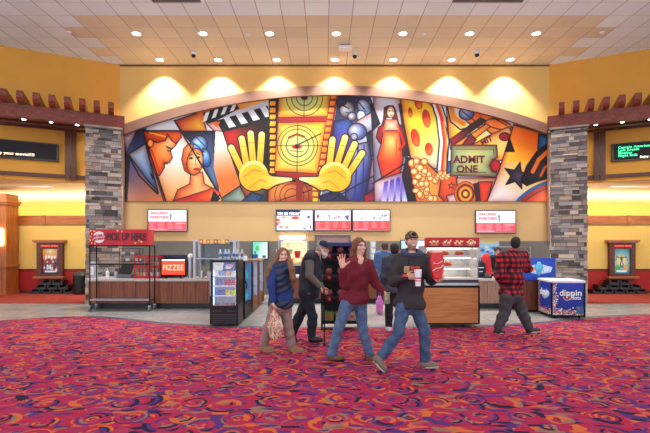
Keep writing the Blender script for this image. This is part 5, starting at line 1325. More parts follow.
for r, z in enumerate((1.36, .94, .52)):
    for q in range(3):
        x = .30 - .22 + q * .22; y = Ym + .13
        if doll is None:
            doll = thing('plush_doll', '', 'doll', (x, y, z), group='plush dolls on the rack')
            b = MB(); b.lathe([(.05, 0), (.085, .03), (.08, .10), (.05, .16)], n=16, sy=.7); b.build('body', mat('plush_red', (92, 14, 22), .9, bump=.5), doll, smooth=True)
            b = MB(); b.lathe([(.02, .15), (.055, .17), (.065, .21), (.05, .255), (.02, .27)], (0, -.01, 0), n=16); b.build('face', mat('plush_skin', (136, 72, 74), .9), doll, smooth=True)
            b = MB(); b.lathe([(.068, .19), (.078, .23), (.06, .28), (.02, .30)], (0, .02, 0), n=16); b.build('hair', mat('plush_black', (18, 16, 22), .9), doll, smooth=True)
            b = MB()
            for s_ in (-1, 1): b.tube([(s_ * .06, -.02, .13), (s_ * .11, -.04, .07)], [.025, .02]); 
            b.build('arm', mat('plush_navy', (26, 30, 66), .9), doll, smooth=True); b = MB(); b.cyl((0, -.062, .08), (0, -.067, .08), .028, n=12); b.build('badge', mat('badge_pink', (190, 60, 60), .7), doll); d_ = doll
        else: d_ = dup(doll, (x, y, z))
        d_['label'] = 'plush doll with black hair on the %s rack shelf, %s of three' % (['upper', 'middle', 'lower'][r], ['left', 'centre', 'right'][q])
for q, (cc, nm) in enumerate((((110, 140, 50), 'olive green'), ((150, 150, 60), 'lime'), ((176, 160, 150), 'beige'))):
    o = thing('storage_bin', '%s bin on the bottom shelf of the merchandise rack' % nm, 'bin', (.30 - .22 + q * .22, Ym + .14, .16)); b = MB(); b.prism([(-.085, 0), (.085, 0), (.1, .2), (-.1, .2)], -.1, .1); b.build('tub', mat('bin_%d' % q, tuple(v * .8 for v in cc), .6), o); b = MB(); b.cyl((0, -.101, .1), (0, -.106, .1), .035, n=14); b.build('sticker', M_red, o)
# ============================================================ PEOPLE
def smin(a, b, k):
    h = np.maximum(k - np.abs(a - b), 0) / k
    return np.minimum(a, b) - h * h * k * 0.25
def smax(a, b, k): return -smin(-a, -b, k)
class SDF:
    def __init__(s): s.p = []
    def cone(s, a, b, ra, rb=None, k=.03, flat=None):
        "rounded cone; flat=(normal, factor) squashes along normal"
        s.p.append(('c', np.array(a, float), np.array(b, float), ra, ra if rb is None else rb, k, flat)); return s
    def chain(s, pts, rs, k=.03, flat=None):
        for i in range(len(pts) - 1): s.cone(pts[i], pts[i + 1], rs[i], rs[i + 1], k, flat)
        return s
    def ell(s, c, B, r, k=.03):
        s.p.append(('e', np.array(c, float), np.array(B, float), np.array(r, float), None, k, None)); return s
    def sub(s, c, B, r, k=.01): s.p.append(('s', np.array(c, float), np.array(B, float), np.array(r, float), None, k, None)); return s
    def cut(s, pt, n, k=.004):
        "remove everything on the side n points to"
        s.p.append(('p', np.array(pt, float), np.array(n, float) / np.linalg.norm(n), None, None, k, None)); return s
    def carve(s, other): s.p.append(('o', other, None, None, None, .004, None)); return s
    def hit(s, o, d, far=.45):
        "first surface point seen looking back along d towards o"
        t = np.linspace(far, 0, 181); P = A(o) + A(d) * t[:, None]; f = s.field(P[:, 0], P[:, 1], P[:, 2], True)
        i = int(np.argmax(f < 0)); return P[i] if (f < 0).any() else A(o)
    def bounds(s, m=.03):
        lo = np.full(3, 1e9); hi = -lo
        for q in s.p:
            if q[0] == 'c':
                r = max(q[3], q[4])
                for e in (q[1], q[2]): lo = np.minimum(lo, e - r); hi = np.maximum(hi, e + r)
            elif q[0] == 'e': r = q[3].max(); lo = np.minimum(lo, q[1] - r); hi = np.maximum(hi, q[1] + r)
        return lo - m, hi + m
    def field(s, X, Y, Z, full=False):
        f = np.full(X.shape, .25, np.float32)
        if not full: xs, ys, zs = X[:, 0, 0], Y[0, :, 0], Z[0, 0, :]
        def subbox(lo, hi):
            if full: return Ellipsis
            return tuple(slice(max(0, int(np.searchsorted(ax, l)) - 1), int(np.searchsorted(ax, h)) + 1) for ax, l, h in zip((xs, ys, zs), lo, hi))
        for q in s.p:
            kind, k = q[0], q[5]
            if kind in 'ces':
                if kind == 'c':
                    r = max(q[3], q[4]) + k + .05; lo = np.minimum(q[1], q[2]) - r; hi = np.maximum(q[1], q[2]) + r
                else: r = q[3].max() + k + .05; lo = q[1] - r; hi = q[1] + r
                sl = subbox(lo, hi); x, y, z = X[sl], Y[sl], Z[sl]
                if x.size == 0: continue
                if kind == 'c':
                    a, b = q[1], q[2]; d = b - a; L = d @ d + 1e-12
                    px, py, pz = x - a[0], y - a[1], z - a[2]
                    t = np.clip((px * d[0] + py * d[1] + pz * d[2]) / L, 0, 1)
                    vx, vy, vz = px - t * d[0], py - t * d[1], pz - t * d[2]
                    if q[6] is not None:
                        n, fac = q[6]; w = (vx * n[0] + vy * n[1] + vz * n[2]) * (fac - 1); vx = vx + w * n[0]; vy = vy + w * n[1]; vz = vz + w * n[2]
                    dd = np.sqrt(vx * vx + vy * vy + vz * vz) - (q[3] + (q[4] - q[3]) * t)
                else:
                    B, r = q[2], q[3]; px, py, pz = x - q[1][0], y - q[1][1], z - q[1][2]
                    u = [(px * B[i][0] + py * B[i][1] + pz * B[i][2]) for i in range(3)]
                    k0 = np.sqrt(sum((u[i] / r[i]) ** 2 for i in range(3))) + 1e-9; k1 = np.sqrt(sum((u[i] / r[i] ** 2) ** 2 for i in range(3))) + 1e-9
                    dd = k0 * (k0 - 1) / k1
                if kind == 's': f[sl] = smax(f[sl], -dd, k)
                else: f[sl] = smin(f[sl], dd, k)
            elif kind == 'p':
                d = (X - q[1][0]) * q[2][0] + (Y - q[1][1]) * q[2][1] + (Z - q[1][2]) * q[2][2]; f = smax(f, d, k)
            elif kind == 'o': f = smax(f, -q[1].field(X, Y, Z, full), k)
        return f
    def mesh(s, name, h, m, parent, org=(0, 0, 0), wr=0.0, wf=(22, 30), color=None, seed=0):
        lo, hi = s.bounds()
        n = np.ceil((hi - lo) / h).astype(int) + 1
        ax = [(lo[i] + h * np.arange(n[i])).astype(np.float32) for i in range(3)]
        X, Y, Z = np.meshgrid(*ax, indexing='ij')
        f = s.field(X, Y, Z)
        if wr:
            f = f + wr * (np.sin(Z * wf[1] + 3.1 * np.sin(X * 9 + seed) + 2.2 * np.sin(Y * 11)) * .6 + np.sin(X * wf[0] + Z * wf[0] * .8 + seed * 2 + 2 * np.sin(Z * 7 + Y * 9)) * .4)
        V, Q = surface_nets(f, np.array([a[0] for a in ax]), h)
        me = bpy.data.meshes.new(name)
        if len(V):
            V2 = V - np.array(org)
            me.vertices.add(len(V)); me.vertices.foreach_set('co', V2.astype(np.float32).ravel())
            me.loops.add(Q.size); me.loops.foreach_set('vertex_index', Q.astype(np.int32).ravel())
            me.polygons.add(len(Q)); me.polygons.foreach_set('loop_start', np.arange(0, Q.size, 4, dtype=np.int32))
            me.update(calc_edges=True); me.shade_smooth()
            if color is not None:
                a = np.clip(color(V), 0, 255) / 255.0; a = np.where(a <= .04045, a / 12.92, ((a + .055) / 1.055) ** 2.4)
                buf = np.ones((len(V), 4), np.float32); buf[:, :3] = a
                me.color_attributes.new('Col', 'FLOAT_COLOR', 'POINT').data.foreach_set('color', buf.ravel())
        me.materials.append(m); o = bpy.data.objects.new(name, me); COL.objects.link(o)
        if parent is not None: o.parent = parent
        return o
def surface_nets(f, lo, h):
    s = f < 0; nx, ny, nz = f.shape
    cnt = np.zeros((nx - 1, ny - 1, nz - 1), np.uint8)
    for i in (0, 1):
        for j in (0, 1):
            for k in (0, 1): cnt += s[i:nx - 1 + i, j:ny - 1 + j, k:nz - 1 + k]
    act = (cnt > 0) & (cnt < 8); I, J, K = np.nonzero(act)
    idx = np.full(act.shape, -1, np.int64); idx[I, J, K] = np.arange(len(I))
    acc = np.zeros((len(I), 3)); num = np.zeros(len(I))
    for ax in range(3):
        for a in (0, 1):
            for b in (0, 1):
                o0 = [0, 0, 0]; o1 = [0, 0, 0]; oth = [q for q in range(3) if q != ax]
                o0[oth[0]] = o1[oth[0]] = a; o0[oth[1]] = o1[oth[1]] = b; o1[ax] = 1
                f0 = f[I + o0[0], J + o0[1], K + o0[2]]; f1 = f[I + o1[0], J + o1[1], K + o1[2]]
                c = (f0 < 0) != (f1 < 0); t = np.where(c, f0 / (f0 - f1 + 1e-12), 0)
                p = np.zeros((len(I), 3)); p[:, oth[0]] = a; p[:, oth[1]] = b; p[:, ax] = t
                acc += p * c[:, None]; num += c
    V = (np.stack([I, J, K], 1) + acc / np.maximum(num, 1)[:, None]) * h + lo
    quads = []
    for ax in range(3):
        a1, a2 = (ax + 1) % 3, (ax + 2) % 3
        sh = [slice(None)] * 3; sh1 = [slice(None)] * 3; sh[ax] = slice(0, -1); sh1[ax] = slice(1, None)
        c = s[tuple(sh)] != s[tuple(sh1)]; sgn = s[tuple(sh)]
        P = np.stack(np.nonzero(c), 1)
        ok = (P[:, a1] > 0) & (P[:, a2] > 0) & (P[:, a1] < f.shape[a1] - 1) & (P[:, a2] < f.shape[a2] - 1); P = P[ok]
        if not len(P): continue
        def g(d1, d2):
            q = P.copy(); q[:, a1] -= d1; q[:, a2] -= d2; return idx[q[:, 0], q[:, 1], q[:, 2]]
        q = np.stack([g(1, 1), g(0, 1), g(0, 0), g(1, 0)], 1)
        fl_ = ~sgn[P[:, 0], P[:, 1], P[:, 2]]; q[fl_] = q[fl_][:, ::-1]
        quads.append(q)
    Q = np.concatenate(quads) if quads else np.zeros((0, 4), int)
    Q = Q[(Q >= 0).all(1)]
    return V, Q
A = lambda v: np.array(v, float)
def nrm(v): v = A(v); return v / (np.linalg.norm(v) + 1e-12)
def J(px, py, Y): return A(at(px, py, Y))
M_skin = colmat('skin', .5)
def fabric(name, c, rough=.85, bump=.35, var=.12, scale=60): return mat(name, c, rough, bump=bump, var=var, scale=scale)

def head_basis(fwd, up=(0, 0, 1)):
    f = nrm(fwd); u = nrm(A(up) - f * np.dot(A(up), f)); r = np.cross(f, u); return A([r, f, u])   # rows: right, forward, up
def add_head(S, c, B, hs=1.0, male=True, smile=True):
    r, f, u = B; P = lambda x, y, z: c + (r * x + f * y + u * z) * hs
    S.ell(P(0, -.012, .035), B, A([.074, .094, .088]) * hs, .02)
    S.ell(P(0, .022, -.035), B, A([.058 if male else .054, .066, .080]) * hs, .03)
    S.ell(P(0, .052, -.088), B, A([.030, .028, .022]) * hs, .03)
    for sx in (-1, 1):
        S.ell(P(sx * .036, .058, -.018), B, A([.026, .024, .024]) * hs, .02)
        S.ell(P(sx * .077, -.012, -.002), B, A([.010, .018, .030]) * hs, .006)
        S.sub(P(sx * .031, .104, .016), B, A([.017, .018, .010]) * hs, .012)
    S.ell(P(0, .077, .036), B, A([.05, .018, .012]) * hs, .015)
    S.cone(P(0, .083, .018), P(0, .106, -.020), .008 * hs, .0135 * hs, .012)
    S.ell(P(0, .084, -.055), B, A([.026, .012, .012]) * hs, .012)
    return P
def face_color(c, B, hs, skin, lip=(176, 84, 84), eye=(60, 44, 36), beard=None, smile=True, brow=(70, 48, 36)):
    def col(V):
        d = (V - c) / hs; x = d @ B[0]; y = d @ B[1]; z = d @ B[2]
        out = np.tile(A(skin), (len(V), 1)).astype(float)
        fr = (y > .03) & (np.abs(z) < .14) & (np.abs(x) < .1)
        ax = np.abs(x)
        ck = np.clip(1 - np.hypot((ax - .04) / .022, (z + .022) / .02), 0, 1)[:, None]; out = np.where(fr[:, None], out * (1 - ck * .25) + A([206, 104, 90]) * ck * .25, out)
        if beard is not None:
            m = (np.linalg.norm(d, axis=1) < .15) & (y > .0) & (z < -.062) & (z > -.125); m |= fr & (z < -.045) & (ax > .034) & (z > -.125); m |= fr & (z < -.038) & (z > -.047) & (ax < .03)
            out[m] = out[m] * .5 + A(beard) * .5
        m = fr & (((ax - .031) / .015) ** 2 + ((z - .014) / .0065) ** 2 < 1); out[m] = (226, 220, 214)
        m = fr & (((ax - .031) / .0075) ** 2 + ((z - .014) / .0075) ** 2 < 1); out[m] = eye
        m = fr & (((ax - .031) / .018) ** 2 + ((z - .022 - .001) / .003) ** 2 < 1); out[m] = (60, 40, 34)
        m = fr & (((ax - .032) / .022) ** 2 + ((z - .037 + (ax - .032) * .2) / .0055) ** 2 < 1); out[m] = brow
        zz = z + .056 - (x * x) * 9 * (1 if smile else .2)
        m = fr & ((x / .031) ** 2 + (zz / .0125) ** 2 < 1) & (y > .05); out[m] = lip
        if smile:
            m = fr & ((x / .025) ** 2 + ((zz - .001) / .0065) ** 2 < 1) & (y > .05); out[m] = (244, 240, 234)
        m = fr & (((ax - .007) / .004) ** 2 + ((z + .030) / .003) ** 2 < 1) & (y > .08); out[m] = A(skin) * .55
        return out
    return col
def add_hand(S, w, d, n, s, curl=(.3, .3, .35, .4), spread=.0, hs=1.0, thumb=.5, tcurl=.2):
    "w wrist, d direction, n palm normal, s thumb side"
    d = nrm(d); n = nrm(A(n) - d * np.dot(A(n), d)); s2 = np.cross(d, n); s = s2 if np.dot(s2, A(s)) > 0 else -s2
    B = A([s, n, d])
    S.ell(w + d * .05 * hs, B, A([.041, .016, .052]) * hs, .012)
    S.cone(w, w + d * .03 * hs, .024 * hs, .024 * hs, .015)
    L = (.072, .080, .074, .058)
    for i in range(4):
        off = (.030 - .020 * i); p = w + d * (.088 - abs(i - 1.2) * .004) * hs + s * off * hs; a = spread * (1.5 - i)
        di = nrm(d * math.cos(a) + s * math.sin(a)); r = .0098 * hs
        ang = curl[i]; cur = p - di * .02 * hs; S.cone(cur, p, r, r, .006); cur = p
        for j, fr in enumerate((.42, .32, .26)):
            a2 = ang * (j + 1) * .8; dj = nrm(di * math.cos(a2) + n * math.sin(a2)); q = cur + dj * L[i] * fr * hs
            S.cone(cur, q, r * (1 - .08 * j), r * (1 - .08 * (j + 1)), .003); cur = q
    p = w + d * .022 * hs + s * .030 * hs; d1 = nrm(s * thumb * 1.3 + d * .8 + n * .25); q = p + d1 * .045 * hs
    S.cone(w + d * .02 * hs, p, .016 * hs, .014 * hs, .012); S.cone(p, q, .0135 * hs, .0115 * hs, .008)
    d2 = nrm(d1 + n * tcurl * 2 - s * tcurl); S.cone(q, q + d2 * .035 * hs, .0112 * hs, .009 * hs, .004)
    return w + d * .085 * hs

def person(label, base, J_, fw_head, fw_torso, skin, male=True, build=1.0, hs=1.0, res=.0075, smile=True, hands=None, beard=None, lip=(176, 84, 84), brow=(70, 48, 36), group=None, belly=0.0, legs=True, up_head=(0, 0, 1)):
    """J_: dict of joints (world).  Returns root, parts helper"""
    t = thing('person', label, 'person', tuple(base)); org = A(base)
    Bh = head_basis(fw_head, up_head); S = SDF(); c = A(J_['head'])
    P = add_head(S, c, Bh, hs, male, smile)
    Sh = {k: A(v) for k, v in J_.items()}
    for q in 'LR': Sh['sh' + q] = Sh['sh' + q] + A([0, 0, .028])
    chest = (Sh['shL'] + Sh['shR']) / 2; hip = (Sh['hipL'] + Sh['hipR']) / 2
    neck0 = chest + A([0, 0, .015]); S.cone(neck0, c - Bh[2] * .05 * hs - Bh[1] * .02 * hs, .056 * hs if male else .048 * hs, .05 * hs if male else .043 * hs, .03)
    up = nrm(chest - hip); right = nrm(Sh['shR'] - Sh['shL']); fw = nrm(np.cross(up, right)); 
    if np.dot(fw, A(fw_torso)) < 0: fw = -fw
    Bt = A([right, fw, up]); L = np.linalg.norm(chest - hip); sw = np.linalg.norm(Sh['shR'] - Sh['shL']) / 2
    g = build
    def torso(S, e=0.0):
        S.ell(chest - up * .12, Bt, A([sw * .90 * 1.0 + e, .115 * g + e, .17 + e]), .06)
        S.ell(chest - up * L * .55 + fw * belly * .4, Bt, A([.140 * g + e, .10 * g + belly + e, .18 + e]), .06)
        S.ell(hip + up * .04, Bt, A([.155 * g + e, .105 * g + e, .13 + e]), .06)
        S.cone(Sh['shL'], chest + up * .03, .052 + e, .05 + e, .05); S.cone(Sh['shR'], chest + up * .03, .052 + e, .05 + e, .05)
        for q in (-1, 1): S.cone(chest + right * q * sw * .55 + up * .0, chest + up * .07, .048 + e, .035 + e * .8, .05)
        return S
    def arm(S, sd, e=0.0, upto=1.0, e2=None):
        a, b, w = Sh['sh' + sd], Sh['el' + sd], Sh['wr' + sd]; e2 = e if e2 is None else e2
        S.cone(a, b, .050 * g + e, .040 * g + e, .03); S.cone(b, b + (w - b) * upto, .040 * g + e, (.026 + (1 - upto) * .012) + e2, .02); return S
    def leg(S, sd, e=0.0, e2=None, upto=1.0):
        a, b, w = Sh['hip' + sd], Sh['kn' + sd], Sh['an' + sd]; e2 = e if e2 is None else e2
        S.cone(a, b, .082 * g + e, .056 * g + e * .9, .04); S.cone(b, b + (w - b) * .35, .056 * g + e * .9, .054 * g + e, .03); S.cone(b + (w - b) * .35, b + (w - b) * upto, .054 * g + e, .036 + e2, .03); return S
    torso(S); arm(S, 'L'); arm(S, 'R')
    if legs:
        leg(S, 'L'); leg(S, 'R')
        for sd in 'LR':
            an, to = Sh['an' + sd], Sh['to' + sd]; he = Sh.get('he' + sd, an - A([0, 0, .05])); S.cone(an, he, .035, .03, .02); S.cone(he, to, .03, .022, .02)
    grips = {}
    for sd in 'LR':
        if hands and sd in hands:
            hd = hands[sd]; grips[sd] = add_hand(S, Sh['wr' + sd], **hd)
    body = S.mesh('body', res, M_skin, t, org, color=face_color(c, Bh, hs, skin, lip, beard=beard, smile=smile, brow=brow))
    class R: pass
    R_ = R(); R_.t = t; R_.org = org; R_.P = P; R_.B = Bh; R_.Bt = Bt; R_.c = c; R_.chest = chest; R_.hip = hip; R_.up = up; R_.fw = fw; R_.right = right; R_.torso = torso; R_.arm = arm; R_.leg = leg; R_.J = Sh; R_.hs = hs; R_.g = grips; R_.sw = sw; R_.L = L; R_.res = res; R_.fwd = fw; R_.belly = belly
    return R_
def shoe(R, sd, m, msole, e=.012, hgt=.0):
    an, to = R.J['an' + sd], R.J['to' + sd]; he = R.J.get('he' + sd, an - A([0, 0, .05]))
    d = nrm(to - he); side = nrm(np.cross(d, A([0, 0, 1]))); upv = np.cross(side, d)
    S = SDF(); S.cone(he, to, .040 + e * .3, .034 + e * .3, .03); S.cone(he, he + (to - he) * .55, .042 + e * .3, .046 + e * .3, .03); S.cone(an + upv * hgt, he, .045 + e, .044 + e * .5, .03)
    bot = he - upv * .034; S.cut(bot, -upv); S.cut(an + upv * (hgt + .01), nrm(an - he + upv * .3))
    o = S.mesh('shoe', .007, m, R.t, R.org)
    S = SDF(); S.cone(he, to, .046 + e * .3, .040 + e * .3, .02); S.cone(he, he + (to - he) * .55, .047 + e * .3, .051 + e * .3, .02); S.cut(bot - upv * .012, -upv); S.cut(bot + upv * .020, upv)
    S.mesh('sole', .006, msole, o, R.org); return o
def trousers(R, m, name='trousers', e=.018, ecuff=.03, upto=.97, top=.10, wr=.004, seed=1):
    S = SDF(); S.ell(R.hip + R.up * .02 + R.fw * R.belly * .3, R.Bt, A([.160, .110 + R.belly, .13]) + e, .05); R.leg(S, 'L', e, ecuff, upto); R.leg(S, 'R', e, ecuff, upto)
    S.cut(R.hip + R.up * top, R.up)
    for sd in 'LR': pass
    return S.mesh(name, .009, m, R.t, R.org, wr=wr, wf=(26, 40), seed=seed)
def jacket(R, m, name, e=.03, hem=.0, wr=.005, arms='LR', upto=.95, neck=.075, drop=.0, seed=0, color=None, ecuff=None, extra=None, res=.009, wide=0, vee=0, wf=(22, 30)):
    S = SDF(); R.torso(S, e)
    for sd in arms: R.arm(S, sd, e * .8 + .004, upto, ecuff)
    S.ell(R.hip + R.up * (hem + .06), R.Bt, A([.165 + e + wide, .115 + e + wide, .14]), .05)
    if extra: extra(S)
    S.cut(R.hip + R.up * hem, -R.up)
    k = SDF(); k.ell(R.chest + R.up * (neck + .06) + R.fw * .03, R.Bt, A([.062, .066, .07]), .01); S.carve(k)
    if vee: k = SDF(); k.chain([R.chest + R.up * .06 + R.fw * .10, R.chest - R.up * vee + R.fw * .20], [.05, .008], .01); S.carve(k)
    R.S = S
    return S.mesh(name, res, m, R.t, R.org, wr=wr, seed=seed, color=color, wf=wf)
def hair_long(R, m, mats=None, back=.35, side=1.0, fringe=False, vol=1.0, parts=None):
    S = SDF(); P, B, hs = R.P, R.B, R.hs
    S.ell(P(0, -.022, .042), B, A([.086 * vol, .100, .094 * vol]) * hs, .02)
    for sx in (-1, 1):
        pts = [P(sx * .066, -.01, .06), P(sx * .086, -.01, -.02), P(sx * .094, -.03, -.12), P(sx * .10, -.04 + .03, -.12 - back * .55), P(sx * .09, .02, -.12 - back)]
        if parts and sx in parts: pts = pts[:2] + parts[sx]
        S.chain(pts, [.030, .034, .042, .046, .044, .034, .026][:len(pts) - 1] + [.014], .03)
    S.chain([P(0, -.09, .02), P(0, -.10, -.08), P(0, -.11, -.12 - back * .6)], [.06, .065, .05], .04)
    k = SDF(); k.ell(P(0, .085, -.022), B, A([.060, .075, .092]) * hs, .01); S.carve(k)
    return S.mesh('hair', .006, m, R.t, R.org, wr=.003, wf=(60, 12))
def hair_short(R, m, vol=1.0, low=-.03):
    S = SDF(); P, B, hs = R.P, R.B, R.hs
    S.ell(P(0, -.02, .045), B, A([.083, .100, .090]) * hs * vol, .02); S.ell(P(0, -.04, -.01), B, A([.078, .075, .075]) * hs, .02)
    k = SDF(); k.ell(P(0, .10, -.03), B, A([.075, .10, .088]) * hs, .01); S.carve(k)
    S.cut(P(0, 0, low - .03), -B[2])
    return S.mesh('hair', .006, m, R.t, R.org, wr=.002, wf=(70, 50))
def cap(R, m, mb, tilt=.0, patch=None):
    S = SDF(); P, B, hs = R.P, R.B, R.hs
    S.ell(P(0, -.012, .050), B, A([.085, .104, .088]) * hs, .01); S.cut(P(0, 0, .042), -nrm(B[2] + B[1] * 0.12))
    o = S.mesh('cap', .006, m, R.t, R.org)
    S = SDF(); S.ell(P(0, .085, .050), B, A([.070, .085, .012]) * hs, .01); S.cut(P(0, .06, .05), -B[1])
    S.mesh('brim', .005, mb, o, R.org)
    if patch:
        S = SDF(); S.ell(P(0, .088, .088), B, A([.030, .014, .022]) * hs, .005); S.mesh('patch', .005, patch, o, R.org)
    return o
SK1 = (222, 168, 146); SK2 = (214, 156, 132)
M_jean = fabric('blue_denim', (84, 104, 138), var=.3, scale=14); M_jean2 = fabric('mid_denim', (64, 84, 116), var=.35, scale=12); M_djean = fabric('dark_denim', (22, 28, 44))
M_blackcloth = fabric('black_cloth', (18, 18, 22)); M_sole = mat('pale_sole', (206, 200, 194), .6); M_dsole = mat('dark_sole', (24, 22, 24), .6)

# ---------- 1. woman in navy vest
Y = 6.68
r = person('woman with long brown hair in navy puffer vest carrying a printed bag', (J(282, 352, Y)[0], Y, .008), dict(
    head=J(283, 256, Y), shL=J(286.3, 269.5, Y - .03), shR=J(275, 269.5, Y - .04),
    elL=J(290, 286, Y + .14), wrL=J(290, 299, Y + .06), elR=J(271.3, 286, Y - .16), wrR=J(273, 301.5, Y - .2),
    hipL=J(285, 306, Y + .06), hipR=J(276.5, 306, Y - .05), knL=J(288, 327, Y + .03), anL=J(291.5, 346, Y + .04), toL=J(302, 350.5, Y - .02), heL=J(292.5, 350.5, Y + .03),
    knR=J(268.5, 327.5, Y - .06), anR=J(264, 344, Y), toR=J(272, 349.4, Y - .05), heR=J(263, 349.0, Y)),
    (.25, -.95, -.02), (.5, -.8, 0), SK1, male=False, hands=dict(R=dict(d=(0, 0, -1), n=(1, .1, 0), s=(0, -1, 0), curl=(1.1, 1.1, 1.1, 1.1)), L=dict(d=(.1, -.3, -1), n=(-1, 0, 0), s=(0, -1, 0), curl=(.6, .6, .6, .6))))
trousers(r, fabric('mauve_brown_cords', (150, 122, 114)), e=.022, ecuff=.035, upto=.9, wr=.006)
jk = jacket(r, fabric('royal_blue_fleece', (26, 52, 118)), 'sweatshirt', e=.022, hem=.06, wr=.004, upto=.93)
def quilt(S): pass
v = jacket(r, fabric('navy_puffer', (26, 40, 66), .5), 'puffer_vest', e=.030, hem=-.02, arms='', wr=.010, neck=.085, seed=2, wf=(14, 62))
S = SDF(); S.ell(r.chest + A([0, -.01, .085]), r.Bt, (.075, .08, .05), .01); k = SDF(); k.ell(r.chest + A([0, -.02, .12]), r.Bt, (.055, .055, .05), .01); S.carve(k); S.mesh('collar', .008, MATS['navy_puffer'], v, r.org, wr=.003)
hair_long(r, fabric('light_brown_hair', (122, 84, 58), .6), back=.34, parts={1: [J(274.6, 262, Y - .04), J(270.8, 268, Y - .08), J(268.2, 276, Y - .06), J(267.6, 286, Y - .04)], -1: [J(289.0, 262, Y - .06), J(291.6, 269, Y - .10), J(293.0, 278, Y - .10), J(293.2, 288, Y - .08)]})
Mb = fabric('tan_suede', (140, 104, 76)); Mfur = fabric('cream_fur', (226, 208, 196), bump=1.0)
for sd in 'LR':
    shoe(r, sd, Mb, mat('gum_sole', (170, 136, 104), .6), e=.016, hgt=.03)
    a_, k_ = r.J['an' + sd], r.J['kn' + sd]; d_ = nrm(k_ - a_); S = SDF(); S.cone(a_ + d_ * .02, a_ + d_ * .075, .062, .066, .01); S.mesh('fur_cuff', .008, Mfur, r.t, r.org, wr=.005, wf=(90, 90))
# printed carrier bag in her hand
hb = J(274, 307.5, Y - .22)
bg = thing('carrier_bag', 'crumpled beige and red printed bag held by the woman in navy vest', 'bag', (hb[0], hb[1], hb[2] - .46))
S = SDF(); o_ = A([0, 0, 0]); top_ = hb
S.chain([top_ + A([0, 0, -.03]), top_ + A([.0, 0, -.14]), top_ + A([.02, 0, -.28]), top_ + A([.02, 0, -.40])], [.018, .055, .105, .095], .05, flat=(A([0, 1, 0]), 1.7))
m, N, L_, P_ = newmat('printed_bag_plastic'); g = G(m); tc = g.n('ShaderNodeTexCoord').outputs['Object']; vn = g.n('ShaderNodeTexNoise'); vn.inputs['Scale'].default_value = 9; mp = g.n('ShaderNodeMapping'); mp.inputs['Scale'].default_value = (3, 3, .8); g.put(mp.inputs[0], tc); g.put(vn.inputs['Vector'], mp.outputs[0])
g.put(P_.inputs['Base Color'], g.ramp(vn.outputs['Fac'], [(0, (226, 200, 176)), (.42, (206, 176, 152)), (.5, (176, 66, 54)), (.56, (214, 186, 160)), (.64, (150, 120, 100))])); P_.inputs['Roughness'].default_value = .4
S.mesh('bag', .007, m, bg, A([hb[0], hb[1], hb[2] - .46]), wr=.010, wf=(60, 14)); bpy.context.view_layer.update()
b = MB()
for s_ in (-.012, .012): b.tube([(s_, 0, .40), (s_ * 1.5, -.02, .46), (s_ * 1.5, -.035, .49), (s_, -.01, .50)], .007)
b.build('handle', m, bg)

# ---------- 2. old man with cane
Y = 7.29
r = person('bearded man in navy cap and black vest leaning on a cane', (J(304, 342, Y)[0], Y, .008), dict(
    head=J(323, 248.5, Y), shL=J(314, 260, Y - .19 + .36), shR=J(309.5, 259.5, Y - .17),
    elL=J(316, 276, Y + .22), wrL=J(322, 288, Y + .1), elR=J(309.5, 276, Y - .24), wrR=J(320.3, 286.3, Y - .22),
    hipL=J(311, 293, Y + .09), hipR=J(305, 293, Y - .09), knL=J(298.5, 318, Y + .08), anL=J(291.8, 334, Y + .08), toL=J(296.5, 341.5, Y + .08), heL=J(290.6, 337.0, Y + .08),
    knR=J(312.5, 316.5, Y - .1), anR=J(311.5, 335, Y - .1), toR=J(321, 339.6, Y - .12), heR=J(311.5, 339.6, Y - .1)),
    (.93, -.36, -.22), (.9, -.3, 0), SK2, male=True, build=1.08, belly=.05, smile=False, hands=dict(R=dict(d=(.75, 0, -.66), n=(-.2, .2, -1), s=(.2, -1, .2), curl=(1.0, 1.0, 1.0, 1.0)), L=dict(d=(.6, 0, -.8), n=(0, 1, 0), s=(1, 0, 0), curl=(.5, .5, .5, .5))))
trousers(r, M_djean, e=.022, ecuff=.035, upto=.98, wr=.005)
jacket(r, fabric('grey_knit', (104, 98, 92)), 'sweater', e=.022, hem=-.02, wr=.005, upto=.95)
v = jacket(r, fabric('black_navy_vest', (20, 26, 38), .7), 'vest', e=.042, hem=.03, arms='', wr=.005, seed=1)
S = SDF(); S.ell(r.chest + A([.02, 0, .055]), r.Bt, (.085, .085, .05), .01); k = SDF(); k.ell(r.chest + A([.05, 0, .10]), r.Bt, (.06, .06, .06), .01); S.carve(k); S.mesh('collar', .008, MATS['black_navy_vest'], v, r.org)
hair_short(r, fabric('grey_hair', (150, 146, 142)), 1.0)
S = SDF(); P = r.P; S.ell(P(0, .055, -.085), r.B, A([.058, .05, .05]), .02); S.ell(P(0, .05, -.125), r.B, A([.04, .036, .04]), .03)
for sx in (-1, 1): S.cone(P(sx * .066, .0, -.02), P(sx * .05, .045, -.075), .016, .026, .02)
S.cone(P(-.025, .092, -.043), P(.025, .092, -.043), .011, .011, .01); S.mesh('beard', .006, fabric('white_beard', (206, 200, 196), bump=.8), r.t, r.org, wr=.003, wf=(90, 60))
cap(r, fabric('navy_cap', (26, 34, 62)), fabric('navy_brim', (22, 28, 50)))
for sd in 'LR': shoe(r, sd, mat('black_leather', (20, 20, 24), .4), M_dsole, e=.014)
S = SDF(); 
b = MB(); P = r.P
for sx in (-1, 1):
    pts = [r.P(sx * .031 + .022 * math.cos(a_), .106, .014 + .016 * math.sin(a_)) - r.org for a_ in np.linspace(0, 2 * PI, 13)]; b.tube(pts, .0022, 5)
    b.tube([r.P(sx * .053, .104, .018) - r.org, r.P(sx * .084, .0, .014) - r.org], .0022, 5)
b.tube([r.P(-.01, .11, .016) - r.org, r.P(.01, .11, .016) - r.org], .0022, 5); b.build('glasses', M_blackm, r.t)
